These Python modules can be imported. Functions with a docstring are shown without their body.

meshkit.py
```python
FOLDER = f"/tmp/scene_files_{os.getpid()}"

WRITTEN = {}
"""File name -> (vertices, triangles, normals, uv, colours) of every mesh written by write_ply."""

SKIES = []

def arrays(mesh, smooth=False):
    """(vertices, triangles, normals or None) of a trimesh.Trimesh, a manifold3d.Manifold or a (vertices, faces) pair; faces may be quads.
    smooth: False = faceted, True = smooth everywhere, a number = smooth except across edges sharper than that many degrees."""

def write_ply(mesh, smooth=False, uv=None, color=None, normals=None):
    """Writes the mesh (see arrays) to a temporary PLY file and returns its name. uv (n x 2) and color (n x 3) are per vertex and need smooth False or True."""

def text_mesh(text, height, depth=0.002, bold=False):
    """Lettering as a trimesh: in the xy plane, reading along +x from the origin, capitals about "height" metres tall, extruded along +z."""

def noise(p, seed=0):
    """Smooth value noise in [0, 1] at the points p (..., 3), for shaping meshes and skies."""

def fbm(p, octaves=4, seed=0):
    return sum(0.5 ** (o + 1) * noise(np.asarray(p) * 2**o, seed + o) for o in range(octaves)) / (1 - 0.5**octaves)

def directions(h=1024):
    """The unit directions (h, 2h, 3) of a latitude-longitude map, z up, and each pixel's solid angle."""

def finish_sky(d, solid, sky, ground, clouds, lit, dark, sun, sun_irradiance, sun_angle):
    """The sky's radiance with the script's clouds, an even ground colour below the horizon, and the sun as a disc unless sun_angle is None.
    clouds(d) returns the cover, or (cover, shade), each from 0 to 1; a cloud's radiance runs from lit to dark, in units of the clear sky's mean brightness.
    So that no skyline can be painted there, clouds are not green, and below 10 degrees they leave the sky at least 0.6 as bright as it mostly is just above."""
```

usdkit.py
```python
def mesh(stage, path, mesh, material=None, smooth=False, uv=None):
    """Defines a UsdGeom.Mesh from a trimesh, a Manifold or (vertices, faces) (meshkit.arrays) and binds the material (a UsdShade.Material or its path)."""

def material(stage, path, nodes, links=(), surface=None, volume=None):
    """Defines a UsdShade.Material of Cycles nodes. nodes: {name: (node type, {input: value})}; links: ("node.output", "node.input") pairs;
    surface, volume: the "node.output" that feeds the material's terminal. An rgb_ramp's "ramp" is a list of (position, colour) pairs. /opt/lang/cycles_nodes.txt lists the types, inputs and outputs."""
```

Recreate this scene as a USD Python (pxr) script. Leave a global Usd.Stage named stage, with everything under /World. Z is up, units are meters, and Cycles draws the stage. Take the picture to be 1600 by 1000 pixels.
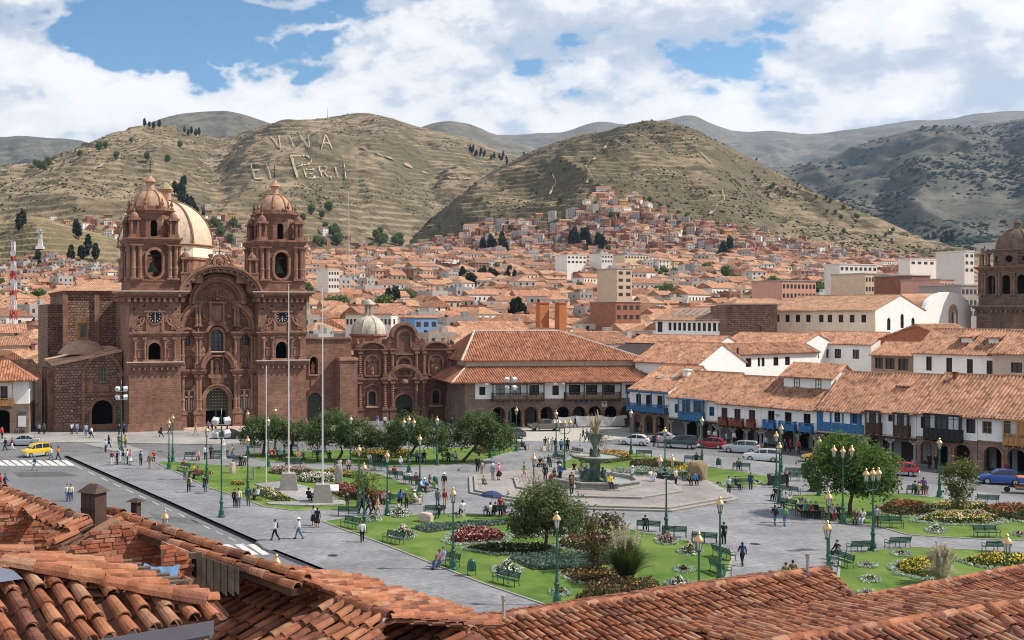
import math,random
import numpy as np,trimesh,manifold3d
import shapely
from shapely.geometry import Polygon,Point,LineString,box as sbox
from shapely import affinity
from shapely.ops import unary_union
from pxr import Usd,UsdGeom,UsdLux,UsdShade,Sdf,Gf,Vt
import usdkit,meshkit
from meshkit import fbm,noise
stage = Usd.Stage.CreateInMemory()
UsdGeom.SetStageUpAxis(stage,"Z")
UsdGeom.SetStageMetersPerUnit(stage,1.0)
UsdGeom.Xform.Define(stage,"/World")
# camera
FPX,X0,HY,CH = 1700.0,450.0,489.0,18.0      # focal length, optical axis and eye level in photo pixels (1600 wide); eye height in m
cam = UsdGeom.Camera.Define(stage,"/World/camera")
cam.CreateHorizontalApertureAttr(36.0)
cam.CreateVerticalApertureAttr(22.5)
cam.CreateFocalLengthAttr(36.0 * FPX / 1600)
cam.CreateHorizontalApertureOffsetAttr(36.0 * (800 - X0) / 1600)
cam.CreateVerticalApertureOffsetAttr(-36.0 * (500 - HY) / 1600)
cam.CreateClippingRangeAttr(Gf.Vec2f(0.5,60000))
cam.CreateExposureAttr(0.42)
UsdGeom.Xformable(cam).AddTranslateOp().Set(Gf.Vec3d(0,0,CH))
UsdGeom.Xformable(cam).AddRotateXOp().Set(90.0)
# sky and sun
SUN_EL,SUN_AZ = math.radians(47),math.radians(94)     # azimuth as atan2(x, y)
CLOUD = (0.01,0.1,0.1)
def build_sky():
	p = "/World/Looks/sky"
	off = (0.012,0.0,0.055)
	N = {"tc": ("texture_coordinate",{}),
         "sky": ("sky_texture",{"sky_type": "single_scattering","sun_disc": False,"sun_elevation": SUN_EL,"sun_rotation": SUN_AZ,"altitude": 3400.0,"air_density": 1.0,"aerosol_density": 1.0,"ozone_density": 1.4}),
         "hs": ("hsv",{"hue": 0.485,"saturation": 1.15,"value": 1.95,"fac": 1.0}),
         "sx": ("separate_xyz",{}),
         "lowb": ("map_range",{"from_min": 0.02,"from_max": 0.30,"to_min": 0.135,"to_max": 0.085,"clamp": True}),
         "add": ("math",{"math_type": "add"}),
         "cov": ("rgb_ramp",{"ramp": [(0.0,(0,0,0)),(0.485,(0,0,0)),(0.515,(0.8,0.8,0.8)),(0.56,(1,1,1)),(1.0,(1,1,1))]}),
         "dif": ("math",{"math_type": "subtract"}),
         "sh": ("map_range",{"from_min": -0.07,"from_max": 0.13,"to_min": 0.0,"to_max": 1.0,"clamp": True}),
         "cc": ("rgb_ramp",{"ramp": [(0.0,(7.0,7.9,9.3)),(0.3,(8.8,9.5,10.5)),(0.52,(11.6,11.8,12.0)),(1.0,(13.4,13.3,13.2))]}),
         "mx": ("mix",{"mix_type": "mix"}),
         "bg": ("background_shader",{"strength": 0.06})}
	L = [("tc.generated","sx.vector"),("sx.z","lowb.value"),("lowb.result","add.value2"),("add.value","cov.fac"),("dif.value","sh.value"),("sh.result","cc.fac"),
         ("sky.color","hs.color"),("cov.color","mx.fac"),("hs.color","mx.color1"),("cc.color","mx.color2"),("mx.color","bg.color")]
	for k,d in (("a",(0,0,0)),("b",off)):
		N |= {"m" + k: ("mapping",{"scale": (1.0,1.0,1.75),"location": (CLOUD[0] + d[0],CLOUD[1] + d[1],CLOUD[2] + d[2])}),
              "n" + k: ("noise_texture",{"scale": 3.6,"detail": 3.0,"roughness": 0.5}),"w" + k: ("noise_texture",{"scale": 11.0,"detail": 6.0,"roughness": 0.56}),
              "p" + k: ("math",{"math_type": "multiply_add","value2": 2.0,"value3": -1.0}),"q" + k: ("math",{"math_type": "absolute"}),"r" + k: ("math",{"math_type": "multiply_add","value2": -0.34})}
		L += [("tc.generated",f"m{k}.vector"),(f"m{k}.vector",f"n{k}.vector"),(f"m{k}.vector",f"w{k}.vector"),(f"w{k}.fac",f"p{k}.value1"),(f"p{k}.value",f"q{k}.value1"),(f"q{k}.value",f"r{k}.value1"),(f"n{k}.fac",f"r{k}.value3")]
	L += [("ra.value","add.value1"),("ra.value","dif.value1"),("rb.value","dif.value2")]
	m = usdkit.material(stage,p,N,L,surface="bg.background")
	dome = UsdLux.DomeLight.Define(stage,"/World/sky")
	UsdShade.MaterialBindingAPI.Apply(dome.GetPrim()).Bind(m)
	dome.GetPrim().SetCustomDataByKey("kind","structure")
	sun = UsdLux.DistantLight.Define(stage,"/World/sun")
	sun.CreateIntensityAttr(1.25); sun.CreateAngleAttr(0.5); sun.CreateColorAttr(Gf.Vec3f(1.0,0.95,0.86))
	sun.GetPrim().CreateAttribute("inputs:normalize",Sdf.ValueTypeNames.Bool).Set(True)
	xf = UsdGeom.Xformable(sun)
	xf.AddRotateZOp().Set(-math.degrees(SUN_AZ)); xf.AddRotateXOp().Set(-(90 - math.degrees(SUN_EL)))
build_sky()
# helpers
def G(x,y,z=0.0):
	"photo pixel -> point on the level plane z"
	s = (CH - z) / (y - HY); return np.array([(x - X0) * s,FPX * s,z])
def P(x,y,Y):
	"photo pixel -> point at depth Y"
	return np.array([(x - X0) / FPX * Y,Y,CH - (y - HY) / FPX * Y])
def PX(p):
	return X0 + p[0] / p[1] * FPX,HY + (CH - p[2]) / p[1] * FPX
_names = {}
def numbered(parent,name):
	k = (str(parent),name); n = _names.get(k,0); _names[k] = n + 1
	return f"{parent}/{name}" + (f"_{n:03d}" if n else "")
def pathof(parent):
	return "/World" if parent is None else str(parent.GetPath()) if hasattr(parent,"GetPath") else str(parent)
def tag(o,label=None,cat=None,group=None,kind=None):
	p = o.GetPrim() if hasattr(o,"GetPrim") else o
	for k,v in (("label",label),("category",cat),("group",group),("kind",kind)):
		if v: p.SetCustomDataByKey(k,v)
	return p
def place(o,loc,rotz=0.0,sc=1.0):
	x = UsdGeom.Xformable(o)
	p = o if isinstance(o,Usd.Prim) else o.GetPrim()
	if not p.HasAttribute("xformOp:translate") or not x.GetOrderedXformOps():
		x.AddTranslateOp().Set(Gf.Vec3d(*map(float,loc))); x.AddRotateZOp().Set(float(rotz))
		x.AddScaleOp().Set(Gf.Vec3f(*np.broadcast_to(sc,3).astype(float).tolist()))
	else:
		p.GetAttribute("xformOp:translate").Set(Gf.Vec3d(*map(float,loc))); p.GetAttribute("xformOp:rotateZ").Set(float(rotz))
		p.GetAttribute("xformOp:scale").Set(Gf.Vec3f(*np.broadcast_to(sc,3).astype(float).tolist()))
def thing(name,label,cat,loc=(0,0,0),rotz=0.0,group=None,sc=1.0,kind=None):
	o = UsdGeom.Xform.Define(stage,numbered("/World",name)).GetPrim()
	place(o,loc,rotz,sc); tag(o,label,cat,group,kind); return o
def copy_of(src,loc,rotz=0.0,sc=1.0,label=None,group=None):
	name = str(src.GetPath()).split("/")[-1]
	base = name[:-4] if len(name) > 4 and name[-4] == "_" and name[-3:].isdigit() else name
	o = UsdGeom.Xform.Define(stage,numbered("/World",base)).GetPrim()
	o.GetReferences().AddInternalReference(src.GetPath()); o.SetInstanceable(True)
	place(o,loc,rotz,sc)
	was = src.GetCustomData()
	tag(o,label or was.get("label"),was.get("category"),group or was.get("group")); return o
def rotz_m(a):
	c,s = math.cos(a),math.sin(a); return np.array([[c,-s,0],[s,c,0],[0,0,1.0]])
class MB:
	"collects triangles; build() makes them ONE mesh"
	def __init__(s): s.v,s.f,s.uv,s.n,s.M,s.t,s.hasuv = [],[],[],0,None,None,False
	def frame(s,R=None,t=None): s.M,s.t = R,t; return s
	def add(s,v,f,uv=None):
		v = np.asarray(v,float); f = np.asarray(f,int)
		if f.shape[1] == 4: f = np.vstack([f[:,[0,1,2]],f[:,[0,2,3]]])
		if s.M is not None: v = v @ np.asarray(s.M).T
		if s.t is not None: v = v + np.asarray(s.t)
		s.v.append(v); s.f.append(f + s.n); s.n += len(v)
		if uv is not None: s.hasuv = True
		s.uv.append(np.zeros((len(v),2)) if uv is None else np.asarray(uv,float))
		return s
	def mesh(s,m): return s.add(m.vertices,m.faces)
	def box(s,x0,x1,y0,y1,z0,z1,bottom=True):
		v = [(x0,y0,z0),(x1,y0,z0),(x1,y1,z0),(x0,y1,z0),(x0,y0,z1),(x1,y0,z1),(x1,y1,z1),(x0,y1,z1)]
		f = [(4,5,6,7),(0,1,5,4),(1,2,6,5),(2,3,7,6),(3,0,4,7)] + ([(3,2,1,0)] if bottom else [])
		return s.add(v,f)
	def taper(s,x0,x1,y0,y1,z0,z1,ins):
		"box whose top is inset by ins"
		v = [(x0,y0,z0),(x1,y0,z0),(x1,y1,z0),(x0,y1,z0),(x0 + ins,y0 + ins,z1),(x1 - ins,y0 + ins,z1),(x1 - ins,y1 - ins,z1),(x0 + ins,y1 - ins,z1)]
		return s.add(v,[(4,5,6,7),(0,1,5,4),(1,2,6,5),(2,3,7,6),(3,0,4,7),(3,2,1,0)])
	def bar(s,p,q,w,h=None,up=(0,0,1)):
		p,q = np.asarray(p,float),np.asarray(q,float); h = h or w
		d = (q - p) / (np.linalg.norm(q - p) + 1e-12); a = np.cross(d,up)
		if np.linalg.norm(a) < 1e-3: a = np.cross(d,(1,0,0))
		a /= np.linalg.norm(a); b = np.cross(a,d)
		v = [c + sa * a * w / 2 + sb * b * h / 2 for c in (p,q) for sa,sb in ((-1,-1),(1,-1),(1,1),(-1,1))]
		return s.add(v,[(0,1,5,4),(1,2,6,5),(2,3,7,6),(3,0,4,7),(3,2,1,0),(4,5,6,7)])
	def tube(s,pts,r,n=6,caps=True):
		pts = np.asarray(pts,float); r = np.broadcast_to(r,(len(pts),))
		t = np.gradient(pts,axis=0); t /= np.linalg.norm(t,axis=1,keepdims=True) + 1e-12
		ref = np.array([0,0,1.0]) if abs(t[0,2]) < 0.9 else np.array([1.0,0,0])
		a = np.cross(t,ref); a /= np.linalg.norm(a,axis=1,keepdims=True) + 1e-12; b = np.cross(a,t)
		g = np.arange(n) * 2 * np.pi / n
		v = pts[:,None] + r[:,None,None] * (np.cos(g)[None,:,None] * a[:,None] + np.sin(g)[None,:,None] * b[:,None])
		v = v.reshape(-1,3); f = []
		for i in range(len(pts) - 1):
			for j in range(n): f.append((i * n + j,i * n + (j + 1) % n,(i + 1) * n + (j + 1) % n,(i + 1) * n + j))
		s.add(v,f)
		if caps:
			for i,c in ((0,pts[0]),(len(pts) - 1,pts[-1])):
				ring = v[i * n:(i + 1) * n]
				s.add(np.vstack([ring,c]),[(j,(j + 1) % n,n) if i else ((j + 1) % n,j,n) for j in range(n)])
		return s
	def lathe(s,prof,c=(0,0,0),n=10,phase=0.0,a0=0.0,a1=2 * math.pi,sx=1.0,sy=1.0,flute=0.0):
		full = abs(a1 - a0 - 2 * math.pi) < 1e-6
		m = n if full else n + 1
		g = a0 + phase + np.arange(m) * (a1 - a0) / n
		v = []
		for r,z in prof:
			for k,x in enumerate(g):
				rr = r * (1 - flute * (k % 2)); v.append((c[0] + sx * rr * math.cos(x),c[1] + sy * rr * math.sin(x),c[2] + z))
		f = []
		for i in range(len(prof) - 1):
			for j in range(n):
				k = (j + 1) % m; f.append((i * m + j,i * m + k,(i + 1) * m + k,(i + 1) * m + j))
		return s.add(v,f)
	def prism(s,poly,t0,t1,plane="xz"):
		"shapely polygon in (x,z) [or (x,y)] extruded along y from t0 to t1 [or z]"
		for g in getattr(poly,"geoms",[poly]):
			if g.is_empty or g.area < 1e-6: continue
			m = trimesh.creation.extrude_polygon(g,abs(t1 - t0),engine="earcut")
			v,f = np.array(m.vertices),np.array(m.faces)
			lo = min(t0,t1)
			if plane == "xz": v = np.c_[v[:,0],v[:,2] + lo,v[:,1]]; f = f[:,::-1]
			elif plane == "yz": v = np.c_[v[:,2] + lo,v[:,0],v[:,1]]
			else: v = np.c_[v[:,0],v[:,1],v[:,2] + lo]
			s.add(v,f)
		return s
	def quad(s,a,b,c,d,uv=None): return s.add([a,b,c,d],[(0,1,2,3)],uv)
	def poly3(s,pts):
		n = len(pts); return s.add(pts,[(0,i,i + 1) for i in range(1,n - 1)])
	def arrays(s):
		return np.vstack(s.v),np.vstack(s.f),np.vstack(s.uv)
	def build(s,name,mat,parent=None,smooth=False):
		if not s.v: return None
		v,f,uv = s.arrays()
		path = numbered(pathof(parent),name)
		if smooth not in (False,True):
			return usdkit.mesh(stage,path,(v,f),mat,smooth).GetPrim()
		if smooth is False and s.hasuv is False:
			return usdkit.mesh(stage,path,(v,f),mat).GetPrim()
		return usdkit.mesh(stage,path,(v,f),mat,smooth,uv if s.hasuv else None).GetPrim()
def arch_poly(cx,w,zb,zt,n=12,kind="arch"):
	if kind == "rect": return sbox(cx - w / 2,zb,cx + w / 2,zt)
	r = w / 2; zs = zt - r
	if kind == "seg": zs = zt - r * 0.5
	pts = [(cx - r,zb)] + [(cx + r,zb)] + [(cx + r * math.cos(a),zs + (zt - zs) * math.sin(a)) for a in np.linspace(0,math.pi,n + 1)]
	return Polygon(pts).buffer(0)
def arch_ring(cx,r0,r1,zs,n=16,a0=0.0,a1=math.pi,sz=1.0):
	a = np.linspace(a0,a1,n + 1)
	return Polygon([(cx + r1 * math.cos(t),zs + sz * r1 * math.sin(t)) for t in a] + [(cx + r0 * math.cos(t),zs + sz * r0 * math.sin(t)) for t in a[::-1]]).buffer(0)
# materials
_mats = {}
def principled(name,nodes,links,rough=0.85,spec=0.3,base=None,extra=None,bump=None):
	N = dict(nodes); N["p"] = ("principled_bsdf",{"roughness": rough,"specular_ior_level": spec,**({"base_color": base} if base is not None else {}),**(extra or {})})
	m = usdkit.material(stage,f"/World/Looks/{name}",N,links,surface="p.BSDF")
	_mats[name] = m; return m
def C(c,k=1.0): return tuple(min(1.0,max(0.0,x * k)) for x in c)
def plain(name,c,var=0.22,scale=1.5,rough=0.85,spec=0.3,bump=0.0,bscale=None,c2=None,coord="geometry.position",detail=6.0,metal=0.0,rnd=0.0,stains=0.0):
	"mottled colour: two noises, optional bump, optional per-object tint"
	N = {"co": ("geometry",{}) if coord == "geometry.position" else ("texture_coordinate",{}),
         "n": ("noise_texture",{"scale": scale,"detail": detail,"roughness": 0.62}),
         "r": ("rgb_ramp",{"ramp": [(0.25,C(c,1 - var)),(0.5,c),(0.75,c2 if c2 is not None else C(c,1 + var))]})}
	src = "co.position" if coord == "geometry.position" else "co.object"
	L = [(src,"n.vector"),("n.fac","r.fac")]
	out = "r.color"
	if stains:
		N["sm"] = ("mapping",{"scale": (1.6,1.6,0.22)}); N["sn"] = ("noise_texture",{"scale": 1.3,"detail": 5.0,"roughness": 0.65})
		N["sr"] = ("rgb_ramp",{"ramp": [(0.42,(1,1,1)),(0.68,(1 - stains,1 - stains * 1.05,1 - stains * 1.15))]}); N["sx"] = ("mix",{"mix_type": "multiply","fac": 1.0})
		L += [(src,"sm.vector"),("sm.vector","sn.vector"),("sn.fac","sr.fac"),(out,"sx.color1"),("sr.color","sx.color2")]; out = "sx.color"
	if rnd:
		N["oi"] = ("object_info",{}); N["rr"] = ("rgb_ramp",{"ramp": [(0,(1 - rnd,) * 3),(0.5,(1.0,1 - rnd * .3,1 - rnd * .5)),(1,(1 + rnd * .5,) * 3)]}); N["rm"] = ("mix",{"mix_type": "multiply","fac": 1.0})
		L += [("oi.random","rr.fac"),(out,"rm.color1"),("rr.color","rm.color2")]; out = "rm.color"
	L.append((out,"p.base_color"))
	if bump:
		N["bn"] = ("noise_texture",{"scale": bscale or scale * 6,"detail": 4.0,"roughness": 0.6}); N["b"] = ("bump",{"strength": min(1.0,bump),"distance": 0.05})
		L += [(src,"bn.vector"),("bn.fac","b.height"),("b.normal","p.normal")]
	return principled(name,N,L,rough,spec,extra={"metallic": metal} if metal else None)
def masonry(name,c1,c2,mortar,bw=0.6,bh=0.3,msize=0.02,rough=0.9,bump=0.6,dist=0.04,var=0.25,vscale=0.35,irregular=0.0,stains=0.25):
	"coursed stone or brick on upright walls of things built in their own frame: (x+y, z) of the object"
	N = {"tc": ("texture_coordinate",{}),"s": ("separate_xyz",{}),"a": ("math",{"math_type": "add"}),"c": ("combine_xyz",{}),
         "b": ("brick_texture",{"scale": 1.0,"brick_width": bw,"row_height": bh,"mortar_size": msize,"mortar_smooth": 0.3,"color1": c1,"color2": c2,"mortar": mortar,"bias": -0.1}),
         "n": ("noise_texture",{"scale": vscale,"detail": 7.0,"roughness": 0.65}),
         "nr": ("rgb_ramp",{"ramp": [(0.3,(1 - var,) * 3),(0.7,(1 + var,1 + var * .95,1 + var * .9))]}),"mx": ("mix",{"mix_type": "multiply","fac": 1.0}),
         "fn": ("noise_texture",{"scale": 9.0,"detail": 4.0,"roughness": 0.6}),"fm": ("math",{"math_type": "multiply_add","value2": 0.5}),
         "sm": ("mapping",{"scale": (0.9,0.9,0.12)}),"sn": ("noise_texture",{"scale": 1.0,"detail": 6.0,"roughness": 0.7}),
         "sr": ("rgb_ramp",{"ramp": [(0.4,(1,1,1)),(0.72,(1 - stains,) * 3)]}),"sx": ("mix",{"mix_type": "multiply","fac": 1.0}),
         "inv": ("invert",{"fac": 1.0}),"bp": ("bump",{"strength": bump,"distance": dist})}
	L = [("tc.object","s.vector"),("s.x","a.value1"),("s.y","a.value2"),("a.value","c.x"),("s.z","c.y"),("tc.object","n.vector"),("n.fac","nr.fac"),
         ("b.color","mx.color1"),("nr.color","mx.color2"),("tc.object","sm.vector"),("sm.vector","sn.vector"),("sn.fac","sr.fac"),("mx.color","sx.color1"),("sr.color","sx.color2"),("sx.color","p.base_color"),
         ("tc.object","fn.vector"),("b.fac","inv.color"),("fn.fac","fm.value1"),("inv.color","fm.value3"),("fm.value","bp.height"),("bp.normal","p.normal")]
	if irregular:
		N["wn"] = ("noise_texture",{"scale": 1.7,"detail": 2.0}); N["wa"] = ("mix",{"mix_type": "linear_light","fac": irregular})
		L += [("tc.object","wn.vector"),("c.vector","wa.color1"),("wn.color","wa.color2"),("wa.color","b.vector")]
	else: L.append(("c.vector","b.vector"))
	return principled(name,N,L,rough,0.2)
def roof_mat(name,base,dark,light,pitch=0.38,tile=0.45,var=0.3,lichen=(0.20,0.16,0.10),lich=0.35,bumps=False,rnd=0.0):
	"clay tiles on uv in metres (u along the eave, v up the slope)"
	N = {"u": ("uvmap",{}),"b": ("brick_texture",{"scale": 1.0,"brick_width": pitch,"row_height": tile,"offset": 0.0,"mortar_size": 0.0,"color1": base,"color2": light,"mortar": dark,"bias": 0.0}),
         "mp": ("mapping",{"scale": (1 / pitch,1 / tile,1.0)}),"fl": ("vector_math",{"math_type": "floor"}),"wn": ("white_noise_texture",{"dimensions": "3D"}),
         "r": ("rgb_ramp",{"ramp": [(0.0,dark),(0.3,base),(0.65,C(base,1.12)),(1.0,light)]}),
         "g": ("geometry",{}),"n": ("noise_texture",{"scale": 0.5,"detail": 6.0,"roughness": 0.68}),
         "nr": ("rgb_ramp",{"ramp": [(0.35,(1 - var,) * 3),(0.7,(1 + var * .7,1 + var * .65,1 + var * .6))]}),"m1": ("mix",{"mix_type": "multiply","fac": 1.0}),
         "n2": ("noise_texture",{"scale": 1.9,"detail": 7.0,"roughness": 0.7}),"lr": ("rgb_ramp",{"ramp": [(0.56,(0,0,0)),(0.72,(lich,) * 3)]}),"m2": ("mix",{"mix_type": "mix","color2": lichen})}
	L = [("u.UV","mp.vector"),("mp.vector","fl.vector1"),("fl.vector","wn.vector"),("wn.value","r.fac"),("g.position","n.vector"),("n.fac","nr.fac"),("r.color","m1.color1"),("nr.color","m1.color2"),
         ("g.position","n2.vector"),("n2.fac","lr.fac"),("m1.color","m2.color1"),("lr.color","m2.fac")]
	del N["b"]
	out = "m2.color"
	if rnd:
		N["oi"] = ("object_info",{}); N["rr"] = ("rgb_ramp",{"ramp": [(0,(1 - rnd,1 - rnd,1 - rnd)),(0.4,(1.05,.95,.88)),(0.7,(1.1,1.05,1.0)),(1,(1 + rnd * .5,1 + rnd * .5,1 + rnd * .55))]}); N["rm"] = ("mix",{"mix_type": "multiply","fac": 1.0})
		L += [("oi.random","rr.fac"),(out,"rm.color1"),("rr.color","rm.color2")]; out = "rm.color"
	L.append((out,"p.base_color"))
	if bumps:
		N["wv"] = ("wave_texture",{"wave_type": "bands","bands_direction": "x","scale": 1 / pitch * 0.314,"distortion": 0.0}); N["bp"] = ("bump",{"strength": 0.9,"distance": 0.12})
		L += [("u.UV","wv.vector"),("wv.fac","bp.height"),("bp.normal","p.normal")]
	return principled(name,N,L,0.88,0.25)
def leaf_mat(name,c,c2,trans=0.35):
	N = {"g": ("geometry",{}),"n": ("noise_texture",{"scale": 1.1,"detail": 4.0}),"w": ("math",{"math_type": "multiply_add","value2": 0.45}),
         "r": ("rgb_ramp",{"ramp": [(0.35,c),(0.85,c2)]}),"tr": ("translucent_bsdf",{}),"m": ("mix_closure",{"fac": trans}),
         "p": ("principled_bsdf",{"roughness": 0.6,"specular_ior_level": 0.25})}
	L = [("g.position","n.vector"),("g.random_per_island","w.value1"),("n.fac","w.value3"),("w.value","r.fac"),("r.color","p.base_color"),("r.color","tr.color"),("p.BSDF","m.closure1"),("tr.BSDF","m.closure2")]
	m = usdkit.material(stage,f"/World/Looks/{name}",N,L,surface="m.closure"); _mats[name] = m; return m
def glass_mat(name,tint=(0.02,0.025,0.03)):
	N = {"d": ("principled_bsdf",{"base_color": tint,"roughness": 0.08,"specular_ior_level": 0.6})}
	m = usdkit.material(stage,f"/World/Looks/{name}",N,[],surface="d.BSDF"); _mats[name] = m; return m
TERRA,TERRA_D,TERRA_L = (0.38,0.19,0.115),(0.22,0.105,0.065),(0.50,0.29,0.185)
M = dict(
  stone_red=masonry("red_andesite",(0.25,0.13,0.09),(0.16,0.08,0.056),(0.14,0.08,0.065),0.75,0.36,0.018,bump=0.5),
  stone_ash=masonry("red_ashlar",(0.28,0.15,0.105),(0.195,0.10,0.07),(0.15,0.085,0.068),0.62,0.30,0.022,bump=0.7),
  stone_trim=plain("carved_red_stone",(0.265,0.142,0.10),0.38,0.8,0.9,0.2,0.5,6.0,coord="object",stains=0.3),
  stone_pale=plain("worn_pale_stone_ledge",(0.47,0.36,0.30),0.2,1.2,0.9,0.2,0.3,8.0,coord="object"),
  rubble=masonry("rubble_stone",(0.34,0.21,0.15),(0.20,0.115,0.08),(0.11,0.07,0.055),0.62,0.42,0.06,bump=1.0,dist=0.1,irregular=0.22),
  stone_arc=masonry("arcade_stone",(0.27,0.19,0.15),(0.20,0.14,0.11),(0.13,0.095,0.08),0.7,0.34,0.02,bump=0.5),
  stone_grey=plain("grey_granite",(0.27,0.25,0.22),0.25,2.0,0.85,0.3,0.4,9.0),
  dome_tan=plain("tan_dome_stucco",(0.41,0.25,0.165),0.25,1.0,0.8,0.3,0.3,4.0,coord="object",stains=0.25),
  dome_cream=plain("cream_dome_tiles",(0.52,0.40,0.29),0.25,0.9,0.75,0.3,0.3,5.0,coord="object",stains=0.2),
  drum_white=plain("drum_plaster",(0.74,0.66,0.52),0.12,0.7,0.85,0.2,coord="object",stains=0.2),
  dome_grey=plain("grey_dome_plaster",(0.50,0.45,0.37),0.25,0.9,0.85,0.2,0.3,5.0,coord="object",stains=0.3),
  white=plain("white_lime_plaster",(0.78,0.75,0.72),0.07,0.6,0.9,0.2,0.15,6.0,stains=0.07),
  cream=plain("cream_plaster",(0.72,0.59,0.45),0.10,0.5,0.9,0.2,0.15,5.0,stains=0.14),
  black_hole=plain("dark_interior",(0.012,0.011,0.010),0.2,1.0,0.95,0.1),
  glass=glass_mat("dark_window_glass"),
  glass_blue=glass_mat("grey_leaded_glass",(0.06,0.075,0.085)),
  wood_dark=plain("dark_brown_wood",(0.05,0.026,0.014),0.3,3.0,0.6,0.3),
  wood_black=plain("black_painted_wood",(0.012,0.010,0.009),0.3,3.0,0.5,0.3),
  wood_red=plain("red_brown_wood",(0.16,0.042,0.022),0.25,3.0,0.6,0.3),
  wood_tan=plain("varnished_tan_wood",(0.34,0.17,0.06),0.25,3.0,0.55,0.3),
  wood_blue=plain("blue_painted_wood",(0.03,0.125,0.27),0.2,3.0,0.55,0.3),
  wood_navy=plain("deep_blue_painted_wood",(0.025,0.09,0.20),0.2,3.0,0.55,0.3),
  wood_green=plain("weathered_green_door",(0.045,0.055,0.04),0.3,2.0,0.6,0.3),
  wood_grey=plain("grey_weathered_planks",(0.12,0.09,0.07),0.4,4.0,0.85,0.2,0.4,20.0),
  roof=roof_mat("old_clay_tiles",TERRA,TERRA_D,TERRA_L),
  roof_corner=roof_mat("ribbed_clay_tiles",(0.33,0.135,0.075),(0.21,0.085,0.05),(0.42,0.205,0.12),0.42,0.5,lich=0.15),
  roof_far=roof_mat("far_clay_tiles",(0.35,0.175,0.108),(0.22,0.10,0.065),(0.48,0.28,0.185),0.4,0.5,bumps=True,rnd=0.22),
  roof_pale=roof_mat("pale_tan_tiles",(0.42,0.23,0.135),(0.32,0.165,0.10),(0.50,0.29,0.18),0.4,0.5,bumps=True,lich=0.2),
  roof_brown=roof_mat("brown_far_tiles",(0.24,0.125,0.085),(0.15,0.075,0.055),(0.34,0.19,0.13),0.4,0.5,bumps=True,lich=0.5),
  zinc=plain("zinc_sheet",(0.36,0.36,0.37),0.2,1.5,0.5,0.4,rnd=0.3),
  rust=plain("rusty_sheet_roof",(0.055,0.032,0.024),0.3,1.2,0.7,0.3),
  mortar=plain("lime_mortar",(0.50,0.42,0.36),0.25,3.0,0.95,0.1,0.6,18.0),
  iron=plain("wrought_iron",(0.015,0.014,0.014),0.2,4.0,0.5,0.4),
  lamp_green=plain("green_cast_iron",(0.012,0.075,0.045),0.2,5.0,0.4,0.5),
  brass=plain("polished_brass_cap",(0.62,0.36,0.17),0.15,6.0,0.35,0.5,metal=0.75),
  bench_green=plain("green_bench_paint",(0.012,0.06,0.035),0.2,5.0,0.45,0.4),
  lamp_glass=plain("frosted_lamp_glass",(0.52,0.45,0.40),0.06,4.0,0.25,0.5),
  white_paint=plain("white_road_paint",(0.50,0.49,0.47),0.4,2.5,0.8,0.2),
  bronze=plain("verdigris_bronze",(0.055,0.085,0.062),0.45,2.2,0.55,0.4,0.4,9.0,c2=(0.16,0.17,0.11)),
  alu=plain("white_pole_paint",(0.62,0.58,0.58),0.08,3.0,0.4,0.4),
  floodl=plain("pale_floodlight_metal",(0.55,0.54,0.55),0.15,4.0,0.4,0.5),
  brick_clay=plain("red_adobe_brick",(0.33,0.115,0.062),0.35,3.0,0.95,0.1,0.6,22.0,c2=(0.40,0.19,0.12)),
)
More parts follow.
